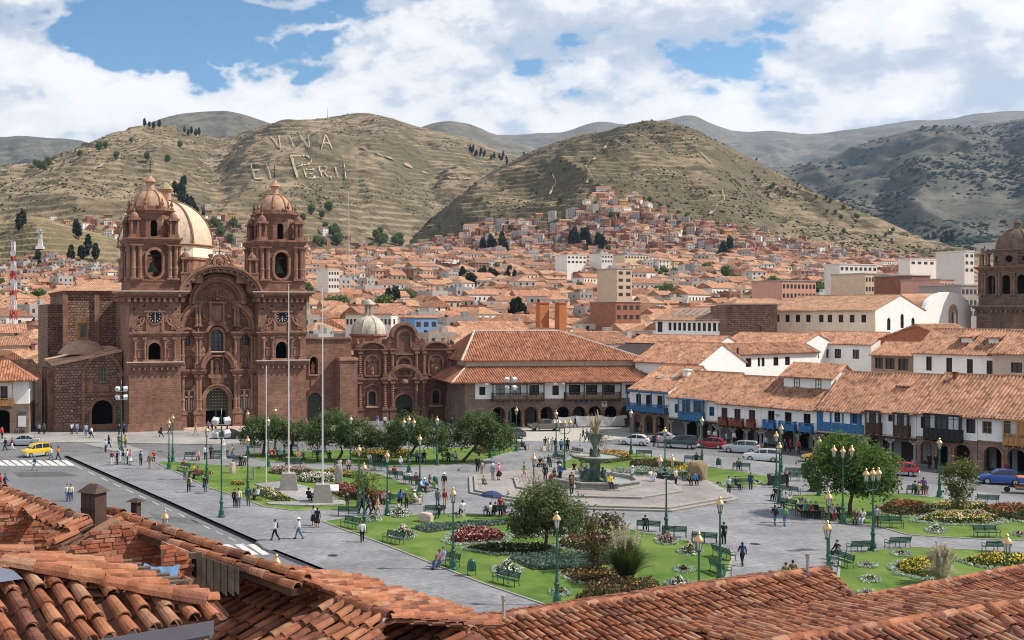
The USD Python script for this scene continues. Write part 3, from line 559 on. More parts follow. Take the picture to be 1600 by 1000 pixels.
def great_church():
	loc = G(203,676)
	t = thing("twin_towered_church","huge red stone baroque church with two domed bell towers beside the square","church",loc,18.0)
	CX = 13.95
	st,tr,pale = M["stone_red"],M["stone_trim"],M["stone_pale"]
	bell_tower(t,3.85,[(0.02,.8),(math.pi,.62)]); bell_tower(t,24.05,[(math.pi,.8),(math.pi * 1.04,.55)])
	yb = 2.1
	yc_ = yb - .75
	shape = unary_union([sbox(7.8,0,20.1,20.4),Polygon([(CX + 6.15 * math.cos(a),20.3 + 4.6 * math.sin(a)) for a in np.linspace(0,math.pi,30)])])
	door = arch_poly(CX,3.7,.35,6.3); win = arch_poly(CX,2.0,12.1,15.4); sw = [arch_poly(CX + s * 4.75,1.1,12.9,14.9) for s in (-1,1)]
	MB().prism(shape.difference(unary_union([door,win] + sw)),yb,yb + 1.2).build("portal_wall",st,t)
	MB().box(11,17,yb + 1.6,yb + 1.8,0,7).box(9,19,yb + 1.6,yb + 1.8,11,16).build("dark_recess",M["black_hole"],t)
	R = 6.2
	def sweep_arch(name,r0,r1,zs,y0,y1,mat,sz,a0=0.12,n=30):
		return MB().prism(arch_ring(CX,r0,r1,zs,n,a0,math.pi - a0,sz),y0,y1).build(name,mat,t)
	sweep_arch("arched_cornice",5.55,6.0,20.2,-.35,yb,tr,.74,.06); sweep_arch("arched_cornice",5.95,6.45,20.35,-.8,yb,tr,.74,.02); sweep_arch("arched_cornice",6.4,6.75,20.45,-1.1,yb + .5,tr,.73,.0)
	for k in range(15):
		a = math.pi * (k + .9) / 16.8; r = 5.85
		u,z = CX + r * math.cos(a),20.2 + .74 * r * math.sin(a)
		MB().bar((u,-.7,z),(u,yb,z),.42,.42,(math.cos(a),0,math.sin(a))).build("arch_corbel",tr,t)
	sweep_arch("inner_arch",3.75,4.15,19.5,.9,yb,tr,1.0,-.02); sweep_arch("inner_arch",4.1,4.6,19.5,1.2,yb,tr,1.0,-.02); sweep_arch("inner_arch",3.35,3.8,19.5,1.45,yb,tr,1.0,-.02)
	for s in (-1,1):
		for (r0,r1,y0) in ((3.3,3.7,1.2),(3.65,4.1,1.4),(2.95,3.35,1.6)):
			a = np.linspace(math.pi / 2 + .05,math.pi,14)
			pts = [(CX + s * (2.3 - r1 * math.cos(t_) * 1.0 - .0),15.3 + r1 * 1.16 * math.sin(t_)) for t_ in a] + [(CX + s * (2.3 - r0 * math.cos(t_)),15.3 + r0 * 1.16 * math.sin(t_)) for t_ in a[::-1]]
			MB().prism(Polygon(pts).buffer(0),y0,yb).build("side_arch",tr,t)
	cols = (-6.05,-3.15,2.95,3.45,5.85)
	for q in (-6.05,-5.55,-3.35,-2.85,2.85,3.35,5.55,6.05):
		u = CX + q
		mb = MB(); column_mb(mb,u,yc_,2.7,8.35,.30); mb.build("portal_column",tr,t)
		mb = MB(); column_mb(mb,u,yc_ + .05,10.0,14.3,.27); mb.build("portal_column",tr,t)
		if abs(q) < 3.6:
			mb = MB(); column_mb(mb,u,yc_ + .15,15.9,19.4,.24); mb.build("portal_column",tr,t)
	for q,w in ((-5.8,.65),(-3.1,.65),(3.1,.65),(5.8,.65)):
		u = CX + q
		mb = MB(); mb.taper(u - w - .35,u + w + .35,yb - 1.45,yb,0,.5,.08); mb.box(u - w - .1,u + w + .1,yb - 1.25,yb,.5,2.35); mb.box(u - w - .22,u + w + .22,yb - 1.38,yb,2.35,2.7); mb.box(u - w + .15,u + w - .15,yb - 1.3,yb,.8,2.1); mb.build("pedestal",tr,t)
		for z0,h,p in ((8.35,.9,.55),(14.3,.8,.5),(19.4,.45,.35)):
			if z0 > 19 and abs(q) > 4: continue
			mb = MB(); cornice_mb(mb,u - w,u + w,yc_ + .05,z0,h,p,.8,4); mb.build("entablature_block",tr,t)
		mb = MB(); mb.box(u - w,u + w,yb - 1.05,yb,9.25,10.0); mb.build("column_plinth",tr,t)
		mb = MB(); finial_mb(mb,u,yc_,15.1,1.7 if abs(q) > 4 else .9); mb.build("pinnacle",tr,t)
	for z0,h in ((8.45,.65),(14.5,.55)):
		for a,b in ((7.9,CX - 2.9),(CX + 2.9,20.0)):
			mb = MB(); cornice_mb(mb,a,b,yb,z0,h,.4,.1,3,False); mb.build("portal_cornice",tr,t)
	for s in (-1,1):
		u = CX + s * 4.45
		mb = MB(); mb.box(u - .13,u + .13,yb - .25,yb,2.9,5.9); mb.box(u - .62,u + .62,yb - .25,yb,4.85,5.15)
		for k in (-.72,-.4,.4,.72): mb.box(u + k - .07,u + k + .07,yb - .16,yb,2.9,4.6)
		mb.prism(sbox(u - .95,2.7,u + .95,6.0).difference(sbox(u - .82,2.8,u + .82,5.88)),yb - .18,yb); mb.build("stone_cross_panel",M["stone_pale"],t)
		MB().prism(arch_ring(u,.62,.85,10.9,10).union(sbox(u - .85,9.4,u - .62,10.9)).union(sbox(u + .62,9.4,u + .85,10.9)),yb - .2,yb).build("niche_frame",tr,t)
		mb = MB(); mb.box(u - .5,u + .5,yb - .08,yb,9.5,10.9); volute_mb(mb,u - .5,yb - .12,11.7,.35,-1); volute_mb(mb,u + .5,yb - .12,11.7,.35,1); mb.build("niche_relief",tr,t)
		mb = MB(); u2 = CX + s * 4.75; mb.prism(arch_ring(u2,.75,1.05,14.35,12,.1,math.pi - .1),yb - .5,yb); mb.prism(arch_ring(u2,.95,1.35,14.75,12,.35,math.pi - .35,.75),yb - .75,yb); mb.build("window_hood",tr,t)
		arched_window(t,u2,1.1,12.9,14.9,yb,M["iron"],M["glass_blue"],nx=2,nz=4)
		mb = MB(); statue_mb(mb,CX + s * 2.25,yb - .35,11.0,1.9); mb.box(CX + s * 2.25 - .4,CX + s * 2.25 + .4,yb - .6,yb,10.6,11.0); mb.build("statue",tr,t)
		mb = MB(); mb.lathe([(.0,-.4),(.34,-.2),(.42,0),(.3,.25),(0,.4)],(CX + s * 1.95,yb - .1,17.5),10); mb.build("medallion",tr,t)
		mb = MB(); mb.box(u - .7,u + .7,yb - .14,yb,6.5,7.7); mb.box(u - .5,u + .5,yb - .22,yb,6.7,7.5); mb.build("carved_panel",tr,t)
		MB().prism(arch_ring(CX + s * 4.3,.9,1.1,16.2,10,0,math.pi * .95),yb - .18,yb).build("tympanum_scroll",tr,t)
	arched_window(t,CX,2.0,12.1,15.4,yb,M["iron"],M["glass_blue"],nx=3,nz=5)
	MB().prism(arch_poly(CX,2.7,11.9,15.85).difference(arch_poly(CX,2.0,11.8,15.4)),yb - .3,yb).build("window_surround",tr,t)
	MB().prism(arch_ring(CX,1.5,1.95,14.6,14,.25,math.pi - .25),yb - .7,yb).build("window_hood",tr,t)
	MB().box(CX - 1.3,CX + 1.3,yb - .5,yb,11.86,12.06).build("window_sill",pale,t)
	mb = MB()
	for q in (-1.05,1.05): column_mb(mb,CX + q,yb - .4,16.6,19.5,.19)
	mb.box(CX - 1.4,CX + 1.4,yb - .7,yb,16.2,16.6); mb.box(CX - 1.4,CX + 1.4,yb - .7,yb,19.5,19.8); volute_mb(mb,CX - .8,yb - .4,20.4,.55,-1); volute_mb(mb,CX + .8,yb - .4,20.4,.55,1); finial_mb(mb,CX,yb - .4,20.0,1.7); mb.box(CX - .8,CX + .8,yb - .1,yb,16.7,19.3); mb.build("upper_niche",tr,t)
	ds = arch_poly(CX,4.7,.35,6.95).difference(arch_poly(CX,3.7,.2,6.3))
	MB().prism(ds,yb - .45,yb).build("door_surround",tr,t)
	MB().prism(arch_ring(CX,2.3,2.55,4.45,16),yb - .6,yb - .44).build("archivolt",tr,t)
	for s in (-1,1):
		a0,a1 = (.15,1.1)
		a = (a0,a1) if s > 0 else (math.pi - a1,math.pi - a0)
		MB().prism(arch_ring(CX,2.15,2.6,9.0,12,*a,1.15),yb - 1.3,yb).build("broken_pediment",tr,t)
		MB().prism(arch_ring(CX,2.55,2.95,9.1,12,*a,1.15),yb - 1.5,yb).build("broken_pediment",tr,t)
		mb = MB(); column_mb(mb,CX + s * .95,yb - .5,8.5,11.2,.17); mb.build("niche_column",tr,t)
	mb = MB(); mb.box(CX - 1.5,CX + 1.5,yb - .75,yb,7.9,8.45); mb.taper(CX - .9,CX + .9,yb - .6,yb,7.0,7.9,-.2); mb.box(CX - 1.35,CX + 1.35,yb - .8,yb,11.2,11.45); mb.prism(arch_ring(CX,.5,.75,10.3,10).union(sbox(CX - .75,8.5,CX - .5,10.3)).union(sbox(CX + .5,8.5,CX + .75,10.3)),yb - .25,yb); mb.build("door_niche",tr,t)
	mb = MB(); statue_mb(mb,CX,yb - .4,8.5,1.9); mb.build("statue",tr,t)
	dl = arch_poly(CX,3.7,.35,6.3)
	leaf = dl.difference(sbox(CX - 1.6,0,CX - .15,2.7)).difference(sbox(CX + .15,0,CX + 1.5,2.7))
	d = MB().prism(leaf,yb + .5,yb + .62).build("door",M["wood_green"],t)
	mb = MB()
	for i in range(7):
		for k in range(7):
			u,z = CX - 1.5 + i * .5,3.0 + k * .48
			if dl.contains(Point(u,z)): mb.lathe([(.09,0),(.07,.05),(0,.08)],n=6) if False else mb.box(u - .06,u + .06,yb + .44,yb + .5,z - .06,z + .06)
	mb.build("studs",M["brass"],d)
	zc = 24.95
	mb = MB(); mb.prism(arch_ring(CX,.75,1.15,zc + 1.0,16,0,2 * math.pi - .001),-.2,.5); mb.lathe([(0,-.6),(.5,-.4),(.65,0),(.5,.4),(0,.6)],(CX,.15,zc + 1.0),10)
	for s in (-1,1):
		volute_mb(mb,CX + s * 1.6,.1,zc + .9,.55,s,1.4,.17); volute_mb(mb,CX + s * 1.45,.1,zc + 1.75,.35,s,1.3,.13); mb.tube([(CX + s * 1.2,.1,zc + 2.1),(CX + s * 1.75,.1,zc + 1.2),(CX + s * 2.2,.1,zc + .2)],.18,6)
	mb.box(CX - 2.5,CX + 2.5,-.4,.6,zc - .25,zc + .08); mb.build("crowning_cartouche",tr,t)
	for s in (-1,1):
		mb = MB(); a = np.linspace(0,1,14); mb.tube(np.c_[CX + s * (2.4 + 2.9 * a),np.full(14,.1),zc + .2 - 1.9 * a ** 1.6],np.linspace(.28,.22,14),6); volute_mb(mb,CX + s * 5.3,.1,23.2,.6,s,1.5,.2); mb.box(CX + s * 3.9 - 1.2,CX + s * 3.9 + 1.2,.0,.5,22.6,24.2); mb.build("gable_scroll",tr,t)
		u = CX + s * 5.35
		mb = MB(); mb.box(u - .8,u + .8,-.3,1.3,21.4,24.0); mb.box(u - .9,u + .9,-.4,1.4,24.0,24.25)
		for ax in (-1,1):
			for ay in (-1,1): mb.box(u + ax * .5 - .14,u + ax * .5 + .14,.5 + ay * .5 - .14,.5 + ay * .5 + .14,24.25,26.2)
		mb.box(u - .16,u + .16,.34,.66,24.25,26.2); mb.box(u - .85,u + .85,-.35,1.35,26.2,26.5); mb.lathe([(.7,0),(.66,.3),(.42,.7),(.12,.9),(.1,1.1),(.18,1.3),(0,1.8)],(u,.5,26.5),10); mb.build("parapet_turret",tr,t)
	wrought_cross(t,CX,.1,zc + 2.0,zc + 4.4,M["bronze"])
	mb = MB()
	for i,(w,dpt) in enumerate(((8.5,1.9),(7.9,1.4),(7.3,.9))): mb.box(CX - w / 2 - 2,CX + w / 2 + 2,-dpt,yb,.12 * i,.12 * (i + 1))
	mb.build("door_steps",M["stone_pale"],t)
	MB().box(1.0,27,8,30,0,20).box(3.5,24.5,48,62,0,20).build("nave_wall",M["rubble"],t)
	roof_prism(t,1.0,27,8,30,20,22.3,M["roof_pale"],along="y")
	MB().box(-7.0,35,20,48,0,21.2).box(-9.6,-7.0,26,44,0,19.5).build("transept_wall",M["rubble"],t)
	mb = MB(); cornice_mb(mb,-7.0,35,20,21.2,.5,.4,28.4); mb.build("transept_cornice",tr,t)
	roof_prism(t,-7.2,35.2,19.8,48.2,21.7,23.6,M["roof_pale"],hip=6)
	for u in (-7.35,-2.2):
		MB().box(u - .35,u + .45,19.65,20.5,0,21.2).build("buttress_strip",tr,t)
	dx,dy = 13.4,39.0
	MB().lathe([(9.0,0),(9.0,5.2),(9.35,5.4),(9.35,5.8)],(dx,dy,22.4),8,math.pi / 8).build("drum_base",tr,t)
	MB().lathe([(8.95,0),(8.95,2.1)],(dx,dy,28.2),8,math.pi / 8).build("drum",M["drum_white"],t)
	MB().lathe([(9.3,0),(9.45,.2),(9.3,.35),(8.8,.36)],(dx,dy,30.3),8,math.pi / 8).build("drum_cornice",tr,t)
	prof = [(9.0 * math.cos(a),8.5 * math.sin(a)) for a in np.linspace(0,1.45,16)]
	d = MB().lathe(prof,(dx,dy,30.6),8,math.pi / 8).build("dome",M["dome_cream"],t)
	for k in range(8):
		a = k * math.pi / 4 + math.pi / 8; mb = MB(); mb.tube([(dx + (r + .03) * math.cos(a),dy + (r + .03) * math.sin(a),30.6 + h) for r,h in prof],.22,5); mb.build("dome_rib",tr,d)
	mb = MB().lathe([(1.5,0),(1.5,.4),(1.1,.5),(1.1,2.0),(1.5,2.2),(1.5,2.4)],(dx,dy,38.8),8,math.pi / 8); mb.build("dome_lantern",M["dome_tan"],t)
	MB().lathe([(1.6,0),(1.3,.35),(.5,1.2),(.12,1.5),(.18,1.7),(0,1.9)],(dx,dy,41.2),8,math.pi / 8).build("lantern_roof",plain("glazed_yellow_green_tiles",(0.30,0.24,0.12),.5,3.0,.4,.5,c2=(.12,.16,.08)),t)
	return t
def roof_prism(t,x0,x1,y0,y1,z0,zr,mat,along="x",hip=0.0,name="roof",ov=0.4):
	"closed gable or hip roof"
	x0,x1,y0,y1 = x0 - ov,x1 + ov,y0 - ov,y1 + ov
	mb = MB()
	if along == "x":
		ym = (y0 + y1) / 2; a,b = (x0 + hip,ym,zr),(x1 - hip,ym,zr); L = x1 - x0; S = math.hypot(ym - y0,zr - z0)
		mb.add([(x0,y0,z0),(x1,y0,z0),b,a],[(0,1,2,3)],[(0,0),(L,0),(L - hip,S),(hip,S)])
		mb.add([(x1,y1,z0),(x0,y1,z0),a,b],[(0,1,2,3)],[(0,0),(L,0),(L - hip,S),(hip,S)])
		W = y1 - y0
		mb.add([(x0,y1,z0),(x0,y0,z0),a],[(0,1,2)],[(0,0),(W,0),(W / 2,S)]); mb.add([(x1,y0,z0),(x1,y1,z0),b],[(0,1,2)],[(0,0),(W,0),(W / 2,S)])
	else:
		xm = (x0 + x1) / 2; a,b = (xm,y0 + hip,zr),(xm,y1 - hip,zr); L = y1 - y0; S = math.hypot(xm - x0,zr - z0)
		mb.add([(x0,y1,z0),(x0,y0,z0),a,b],[(0,1,2,3)],[(0,0),(L,0),(L - hip,S),(hip,S)])
		mb.add([(x1,y0,z0),(x1,y1,z0),b,a],[(0,1,2,3)],[(0,0),(L,0),(L - hip,S),(hip,S)])
		W = x1 - x0
		mb.add([(x0,y0,z0),(x1,y0,z0),a],[(0,1,2)],[(0,0),(W,0),(W / 2,S)]); mb.add([(x1,y1,z0),(x0,y1,z0),b],[(0,1,2)],[(0,0),(W,0),(W / 2,S)])
	mb.add([(x0,y0,z0),(x1,y0,z0),(x1,y1,z0),(x0,y1,z0)],[(3,2,1,0)])
	return mb.build(name,mat,t)
great_church()
def side_chapel():
	t = thing("side_chapel","low rough stone chapel with a big blind arch left of the twin-towered church","chapel",G(203,676),18.0)
	tr = M["stone_trim"]; y0 = 5.2; x0,x1 = -10.6,-.35
	door = arch_poly(-3.35,3.3,0,4.6); wn = sbox(-4.05,7.4,-2.65,9.6)
	wall = Polygon([(x0,0),(x1,0),(x1,12.2),(x0 + 1.0,10.2),(x0,10.0)]).difference(door).difference(wn)
	MB().prism(wall,y0,y0 + .9).build("front_wall",M["rubble"],t)
	MB().box(x0,x0 + .8,y0 + .9,19.5,0,10.0).build("side_wall",M["rubble"],t)
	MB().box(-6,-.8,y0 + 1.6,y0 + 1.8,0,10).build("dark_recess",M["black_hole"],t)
	arched_window(t,-3.35,1.4,7.4,9.6,y0,M["wood_tan"],plain("greenish_pane",(0.05,0.10,0.085),.3,2.0,.15,.5),"rect",.1,3,3)
	MB().prism(arch_ring(-3.35,2.75,3.15,8.2,18,0,math.pi,1.15).union(sbox(-6.5,0,-6.1,8.2)).union(sbox(-.6,0,-.36,8.2)),y0 - .28,y0).build("blind_arch",tr,t)
	MB().prism(arch_poly(-3.35,4.2,0,5.05).difference(arch_poly(-3.35,3.3,-.1,4.6)),y0 - .2,y0).build("door_surround",tr,t)
	mb = MB(); cornice_mb(mb,-6.0,-.9,y0,5.25,.45,.35); mb.box(-4.35,-2.35,y0 - .12,y0,5.8,7.1); mb.box(-4.15,-2.55,y0 - .18,y0,5.95,6.95)
	for s in (-1,1):
		u = -3.35 + s * 1.85; mb.box(u - .42,u + .42,y0 - .1,y0,5.75,7.8); mb.prism(arch_ring(u,.22,.34,6.9,8),y0 - .2,y0); mb.box(u - .5,u + .5,y0 - .22,y0,7.8,7.95)
	mb.build("door_relief",tr,t)
	MB().box(x0 - .15,x1,y0 - .22,y0,0,.9).build("plinth",tr,t)
	mb = MB()
	for i in range(3): mb.box(x0 - .9,x0,y0 + 1.5 + i * 4.6,y0 + 2.6 + i * 4.6,0,8.6); mb.taper(x0 - .9,x0 + .2,y0 + 1.5 + i * 4.6,y0 + 2.6 + i * 4.6,8.6,9.3,.1)
	mb.build("buttress",tr,t)
	rm = plain("pinkish_stucco_roof",(0.50,0.30,0.20),.2,.6,.85,.2,.3,6.0,stains=.15)
	def lean(xa,xb,ya,yb,za,zb,nm): MB().add([(xa,ya,za),(xb,ya,zb),(xb,yb,zb),(xa,yb,za),(xa,ya,za - .3),(xb,ya,zb - .3),(xb,yb,zb - .3),(xa,yb,za - .3)],[(0,1,2,3),(4,5,1,0),(5,6,2,1),(6,7,3,2),(7,4,0,3),(7,6,5,4)]).build(nm,rm,t)
	lean(x0 - .3,-.4,y0 - .3,y0 + 3.2,10.25,12.3,"roof"); lean(x0 - .3,-.4,y0 + 3.3,y0 + 7,10.45,12.5,"roof"); lean(x0 - .2,-.4,y0 + 7.1,19.6,10.5,12.6,"roof")
	d = MB().lathe([(3.9,0),(3.9,.3),(3.6,.45),(3.1,1.1),(2.2,1.8),(1.0,2.2),(0,2.3)],(-5.4,12.5,11.5),20).build("dome",M["dome_tan"],t,40)
	mb = MB(); mb.box(-6.0,-4.8,11.9,13.1,13.2,14.2)
	for a in (-1,1):
		for b in (-1,1): mb.box(-5.4 + a * .62 - .14,-5.4 + a * .62 + .14,12.5 + b * .62 - .14,12.5 + b * .62 + .14,13.6,16.2)
	mb.box(-6.3,-4.5,11.6,13.4,16.2,16.4); mb.lathe([(1.25,0),(1.1,.3),(.7,.8),(.2,1.0),(0,1.2)],(-5.4,12.5,16.4),8,math.pi / 8); mb.build("dome_lantern",M["wood_tan"],d)
	MB().box(-5.85,-4.95,12.05,12.95,14.2,16.15).build("lantern_glass",M["glass"],d)
	mb = MB(); mb.box(-8.1,-7.9,y0 - .25,y0 - .02,2.9,3.1); mb.build("wall_lamp",M["alu"],t)
side_chapel()
def link_wall():
	t = thing("church_side_wall","ashlar wall with a dark arched door joining the big church to the smaller church","wall",G(203,676),18.0)
	tr = M["stone_trim"]; y0 = 1.8; x0,x1 = 28.02,36.4
	dr = arch_poly(30.1,2.5,0,5.2); ni = arch_poly(29.9,1.35,8.2,11.0)
	MB().prism(sbox(x0,0,x1,13.6).difference(dr).difference(ni),y0,y0 + 1.2).build("wall",M["stone_ash"],t)
	MB().box(28.3,32,y0 + 1.3,y0 + 1.5,0,12).build("dark_recess",M["black_hole"],t)
	MB().prism(arch_poly(30.1,3.3,0,5.75).difference(dr),y0 - .18,y0).build("door_surround",tr,t)
	MB().prism(arch_poly(29.9,1.85,7.9,11.35).difference(ni),y0 - .22,y0).build("niche_frame",tr,t)
	mb = MB(); statue_mb(mb,29.9,y0 + .4,8.3,1.9); mb.build("statue",tr,t)
	mb = MB(); cornice_mb(mb,x0,x1,y0,13.6,.5,.3,1.2,2,False); mb.build("cornice",tr,t)
	MB().prism(dr,y0 + .4,y0 + .5).build("door",M["wood_green"],t)
	mb = MB(); mb.box(33.6,36.6,y0 - 2.2,y0,0,10.4); mb.taper(33.4,36.8,y0 - 2.4,y0,10.4,10.9,.2); mb.build("buttress",M["stone_ash"],t)
	MB().box(29.4,30.4,y0 - .1,y0,6.3,7.3).build("carved_panel",tr,t)
link_wall()
def small_church():
	t = thing("small_church","smaller red stone church with curved gable and grey dome beside the tiled corner building","church",G(553,655) + (0,-3.0,0),10.0)
	tr,st = M["stone_trim"],M["stone_red"]; W,CX = 16.9,8.45
	zt = 12.0
	a = np.linspace(0,math.pi,16)
	gable = unary_union([sbox(CX - 3.6,11,CX + 3.6,13.6),Polygon([(CX + 2.05 * math.cos(q),14.0 + 2.05 * math.sin(q)) for q in a]),sbox(CX - 2.05,13,CX + 2.05,14.1)])
	lobes = [Polygon([(u + 2.15 * math.cos(q),zt - .1 + 1.15 * math.sin(q)) for q in a]) for u in (2.9,W - 2.9)]
	body = unary_union([sbox(0,0,W,zt),gable] + lobes)
	door = arch_poly(CX,3.0,.3,4.3); wins = [arch_poly(u,1.25,2.7,4.9) for u in (2.9,W - 2.9)]; cw = arch_poly(CX,2.1,7.6,10.4)
	MB().prism(body.difference(unary_union([door,cw] + wins)),0,1.1).build("front_wall",st,t)
	MB().box(0.2,W - .2,1.6,1.8,0,11).build("dark_recess",M["black_hole"],t)
	for u in (2.9,W - 2.9):
		arched_window(t,u,1.25,2.7,4.9,0,M["iron"],M["glass"],nx=2,nz=3)
		MB().prism(arch_poly(u,1.8,2.4,5.3).difference(arch_poly(u,1.25,2.3,4.9)),-.2,0).build("window_surround",tr,t)
		MB().box(u - 1.1,u + 1.1,-.35,0,2.2,2.4).build("window_sill",M["stone_pale"],t)
		MB().prism(arch_poly(u,2.9,7.6,11.2).difference(arch_poly(u,2.2,7.5,10.8)),-.28,0).build("blind_window_frame",tr,t)
		mb = MB(); mb.box(u - .8,u + .8,-.1,0,7.9,9.6); mb.box(u - 1.3,u + 1.3,-.4,0,7.4,7.6); volute_mb(mb,u - .5,-.12,10.0,.4,-1); volute_mb(mb,u + .5,-.12,10.0,.4,1); statue_mb(mb,u,-.2,7.7,1.5); mb.build("niche_relief",tr,t)
		MB().prism(arch_ring(u,2.0,2.45,zt - .1,16,0,math.pi,.55),-.6,.8).build("curved_pediment",tr,t)
		MB().prism(Polygon([(u - 1.5,5.5),(u,6.3),(u + 1.5,5.5),(u + 1.5,5.3),(u,6.05),(u - 1.5,5.3)]),-.3,0).build("window_pediment",tr,t)
	def twisted(u,z0,z1,r,y=-.35):
		h = z1 - z0; mb = MB(); mb.box(u - r * 1.6,u + r * 1.6,y - r * 1.6,y + r * 1.6,z0,z0 + .3)
		n = int(h / .38); prof = []
		for i in range(n): prof += [(r * .8,.3 + i * (h - .6) / n),(r * 1.2,.3 + (i + .5) * (h - .6) / n)]
		mb.lathe(prof + [(r * .8,h - .3)],(u,y,z0),8); mb.box(u - r * 1.6,u + r * 1.6,y - r * 1.6,y + r * 1.6,z1 - .3,z1); return mb
	for u in (.75,5.05,6.35,W - 6.35,W - 5.05,W - .75):
		twisted(u,2.0,6.5,.27).build("twisted_column",tr,t); twisted(u,7.55,11.5,.25).build("twisted_column",tr,t)
		mb = MB(); mb.box(u - .55,u + .55,-.75,0,0,2.0); mb.box(u - .65,u + .65,-.85,0,1.75,2.0); mb.build("pedestal",tr,t)
		mb = MB(); cornice_mb(mb,u - .45,u + .45,-.3,6.5,.6,.4,.3); mb.box(u - .5,u + .5,-.7,0,7.1,7.55); mb.build("entablature_block",tr,t)
		mb = MB(); cornice_mb(mb,u - .45,u + .45,-.3,11.5,.5,.35,.3); mb.build("entablature_block",tr,t)
	for a_,b_ in ((0,5.6),(W - 5.6,W)):
		for z_,h_,p_ in ((6.55,.5,.42),(11.55,.4,.5)): mb = MB(); cornice_mb(mb,a_,b_,0,z_,h_,p_); mb.build("cornice",tr,t)
	MB().prism(arch_ring(CX,2.6,3.2,6.4,20,.1,math.pi - .1,.95),-.75,0).build("great_arch",tr,t)
	MB().prism(arch_ring(CX,2.25,2.65,6.4,20,.0,math.pi,.95),-.35,0).build("great_arch",tr,t)
	mb = MB(); volute_mb(mb,CX - 1.0,-.15,6.6,.6,-1); volute_mb(mb,CX + 1.0,-.15,6.6,.6,1); mb.lathe([(0,-.5),(.6,-.3),(.75,0),(.6,.4),(0,.7)],(CX,-.05,6.4),10); mb.box(CX - 1.9,CX + 1.9,-.25,0,5.3,5.55); mb.build("tympanum_relief",tr,t)
	mb = MB()
	for k in range(13):
		q = math.pi * (k + .5) / 13; mb.bar((CX + 1.75 * math.cos(q),-.2,2.8 + 1.75 * math.sin(q)),(CX + 1.75 * math.cos(q),0,2.8 + 1.75 * math.sin(q)),.3,.34)
	for s in (-1,1):
		for k in range(5): mb.box(CX + s * 1.75 - .2,CX + s * 1.75 + .2,-.2,0,.35 + k * .5,.7 + k * .5)
	mb.build("rusticated_arch",tr,t)
	MB().prism(door,.5,.62).build("door",M["wood_green"],t); MB().box(CX + .2,CX + 1.2,.40,.48,.3,2.1).build("wicket_opening",M["black_hole"],t)
	MB().prism(arch_poly(CX,2.9,7.3,10.9).difference(cw),-.3,0).build("window_surround",tr,t); MB().prism(cw,.45,.55).build("blind_panel",tr,t)
	MB().box(CX - 1.6,CX + 1.6,-.5,0,10.95,11.2).build("window_head",tr,t)
	MB().prism(arch_poly(CX,2.7,12.2,15.4).difference(arch_poly(CX,2.0,12.1,14.9)),-.25,0).build("gable_panel",tr,t)
	MB().prism(arch_ring(CX,1.95,2.4,14.0,16,0,math.pi,1.0),-.45,.9).build("gable_moulding",tr,t)
	for s in (-1,1):
		mb = MB(); q = np.linspace(0,1,12); mb.tube(np.c_[CX + s * (2.2 + 1.7 * q),np.full(12,.3),14.0 - 1.9 * q ** 1.4],.24,6); volute_mb(mb,CX + s * 3.6,.3,12.5,.5,s,1.4,.18); mb.build("gable_scroll",tr,t)
		for u in (CX + s * 4.3,CX + s * 7.9,CX + s * 6.9):
			mb = MB(); finial_mb(mb,u,.4,12.0 if abs(u - CX) < 5 else 12.0,1.9); mb.build("pinnacle",tr,t)
	mb = MB(); finial_mb(mb,CX,.4,16.2,1.5); mb.build("pinnacle",tr,t)
	MB().box(.1,W - .1,1.9,26,0,11).build("nave_wall",M["rubble"],t)
	roof_prism(t,.1,W - .1,1.9,26,11.0,12.6,M["roof_pale"],hip=5)
	MB().lathe([(3.3,0),(3.3,1.9),(3.5,2.0),(3.5,2.3)],(4.9,10,12.0),16).build("drum",tr,t)
	prof = [(3.25 * math.cos(q),3.3 * math.sin(q)) for q in np.linspace(0,1.4,12)]
	d = MB().lathe(prof,(4.9,10,14.3),24).build("dome",M["dome_grey"],t,40)
	for k in range(8):
		q = k * math.pi / 4 + .2; mb = MB(); mb.tube([(4.9 + (r + .02) * math.cos(q),10 + (r + .02) * math.sin(q),14.3 + h) for r,h in prof],.11,5); mb.build("dome_rib",M["stone_pale"],d)
	mb = MB()
	for k in range(6):
		q = k * math.pi / 3; mb.box(4.9 + .62 * math.cos(q) - .12,4.9 + .62 * math.cos(q) + .12,10 + .62 * math.sin(q) - .12,10 + .62 * math.sin(q) + .12,17.4,19.4)
	mb.lathe([(.95,0),(.95,.25)],(4.9,10,17.3),12); mb.lathe([(.95,0),(1.0,.2),(.8,.55),(.35,.95),(.1,1.05),(0,1.3)],(4.9,10,19.4),12); mb.build("dome_lantern",M["dome_grey"],d)
	MB().box(W,W + 2.6,.3,3,0,11.0).taper(W - .1,W + 2.7,.2,3,11.0,11.5,.2).build("side_pier",M["stone_ash"],t)
small_church()
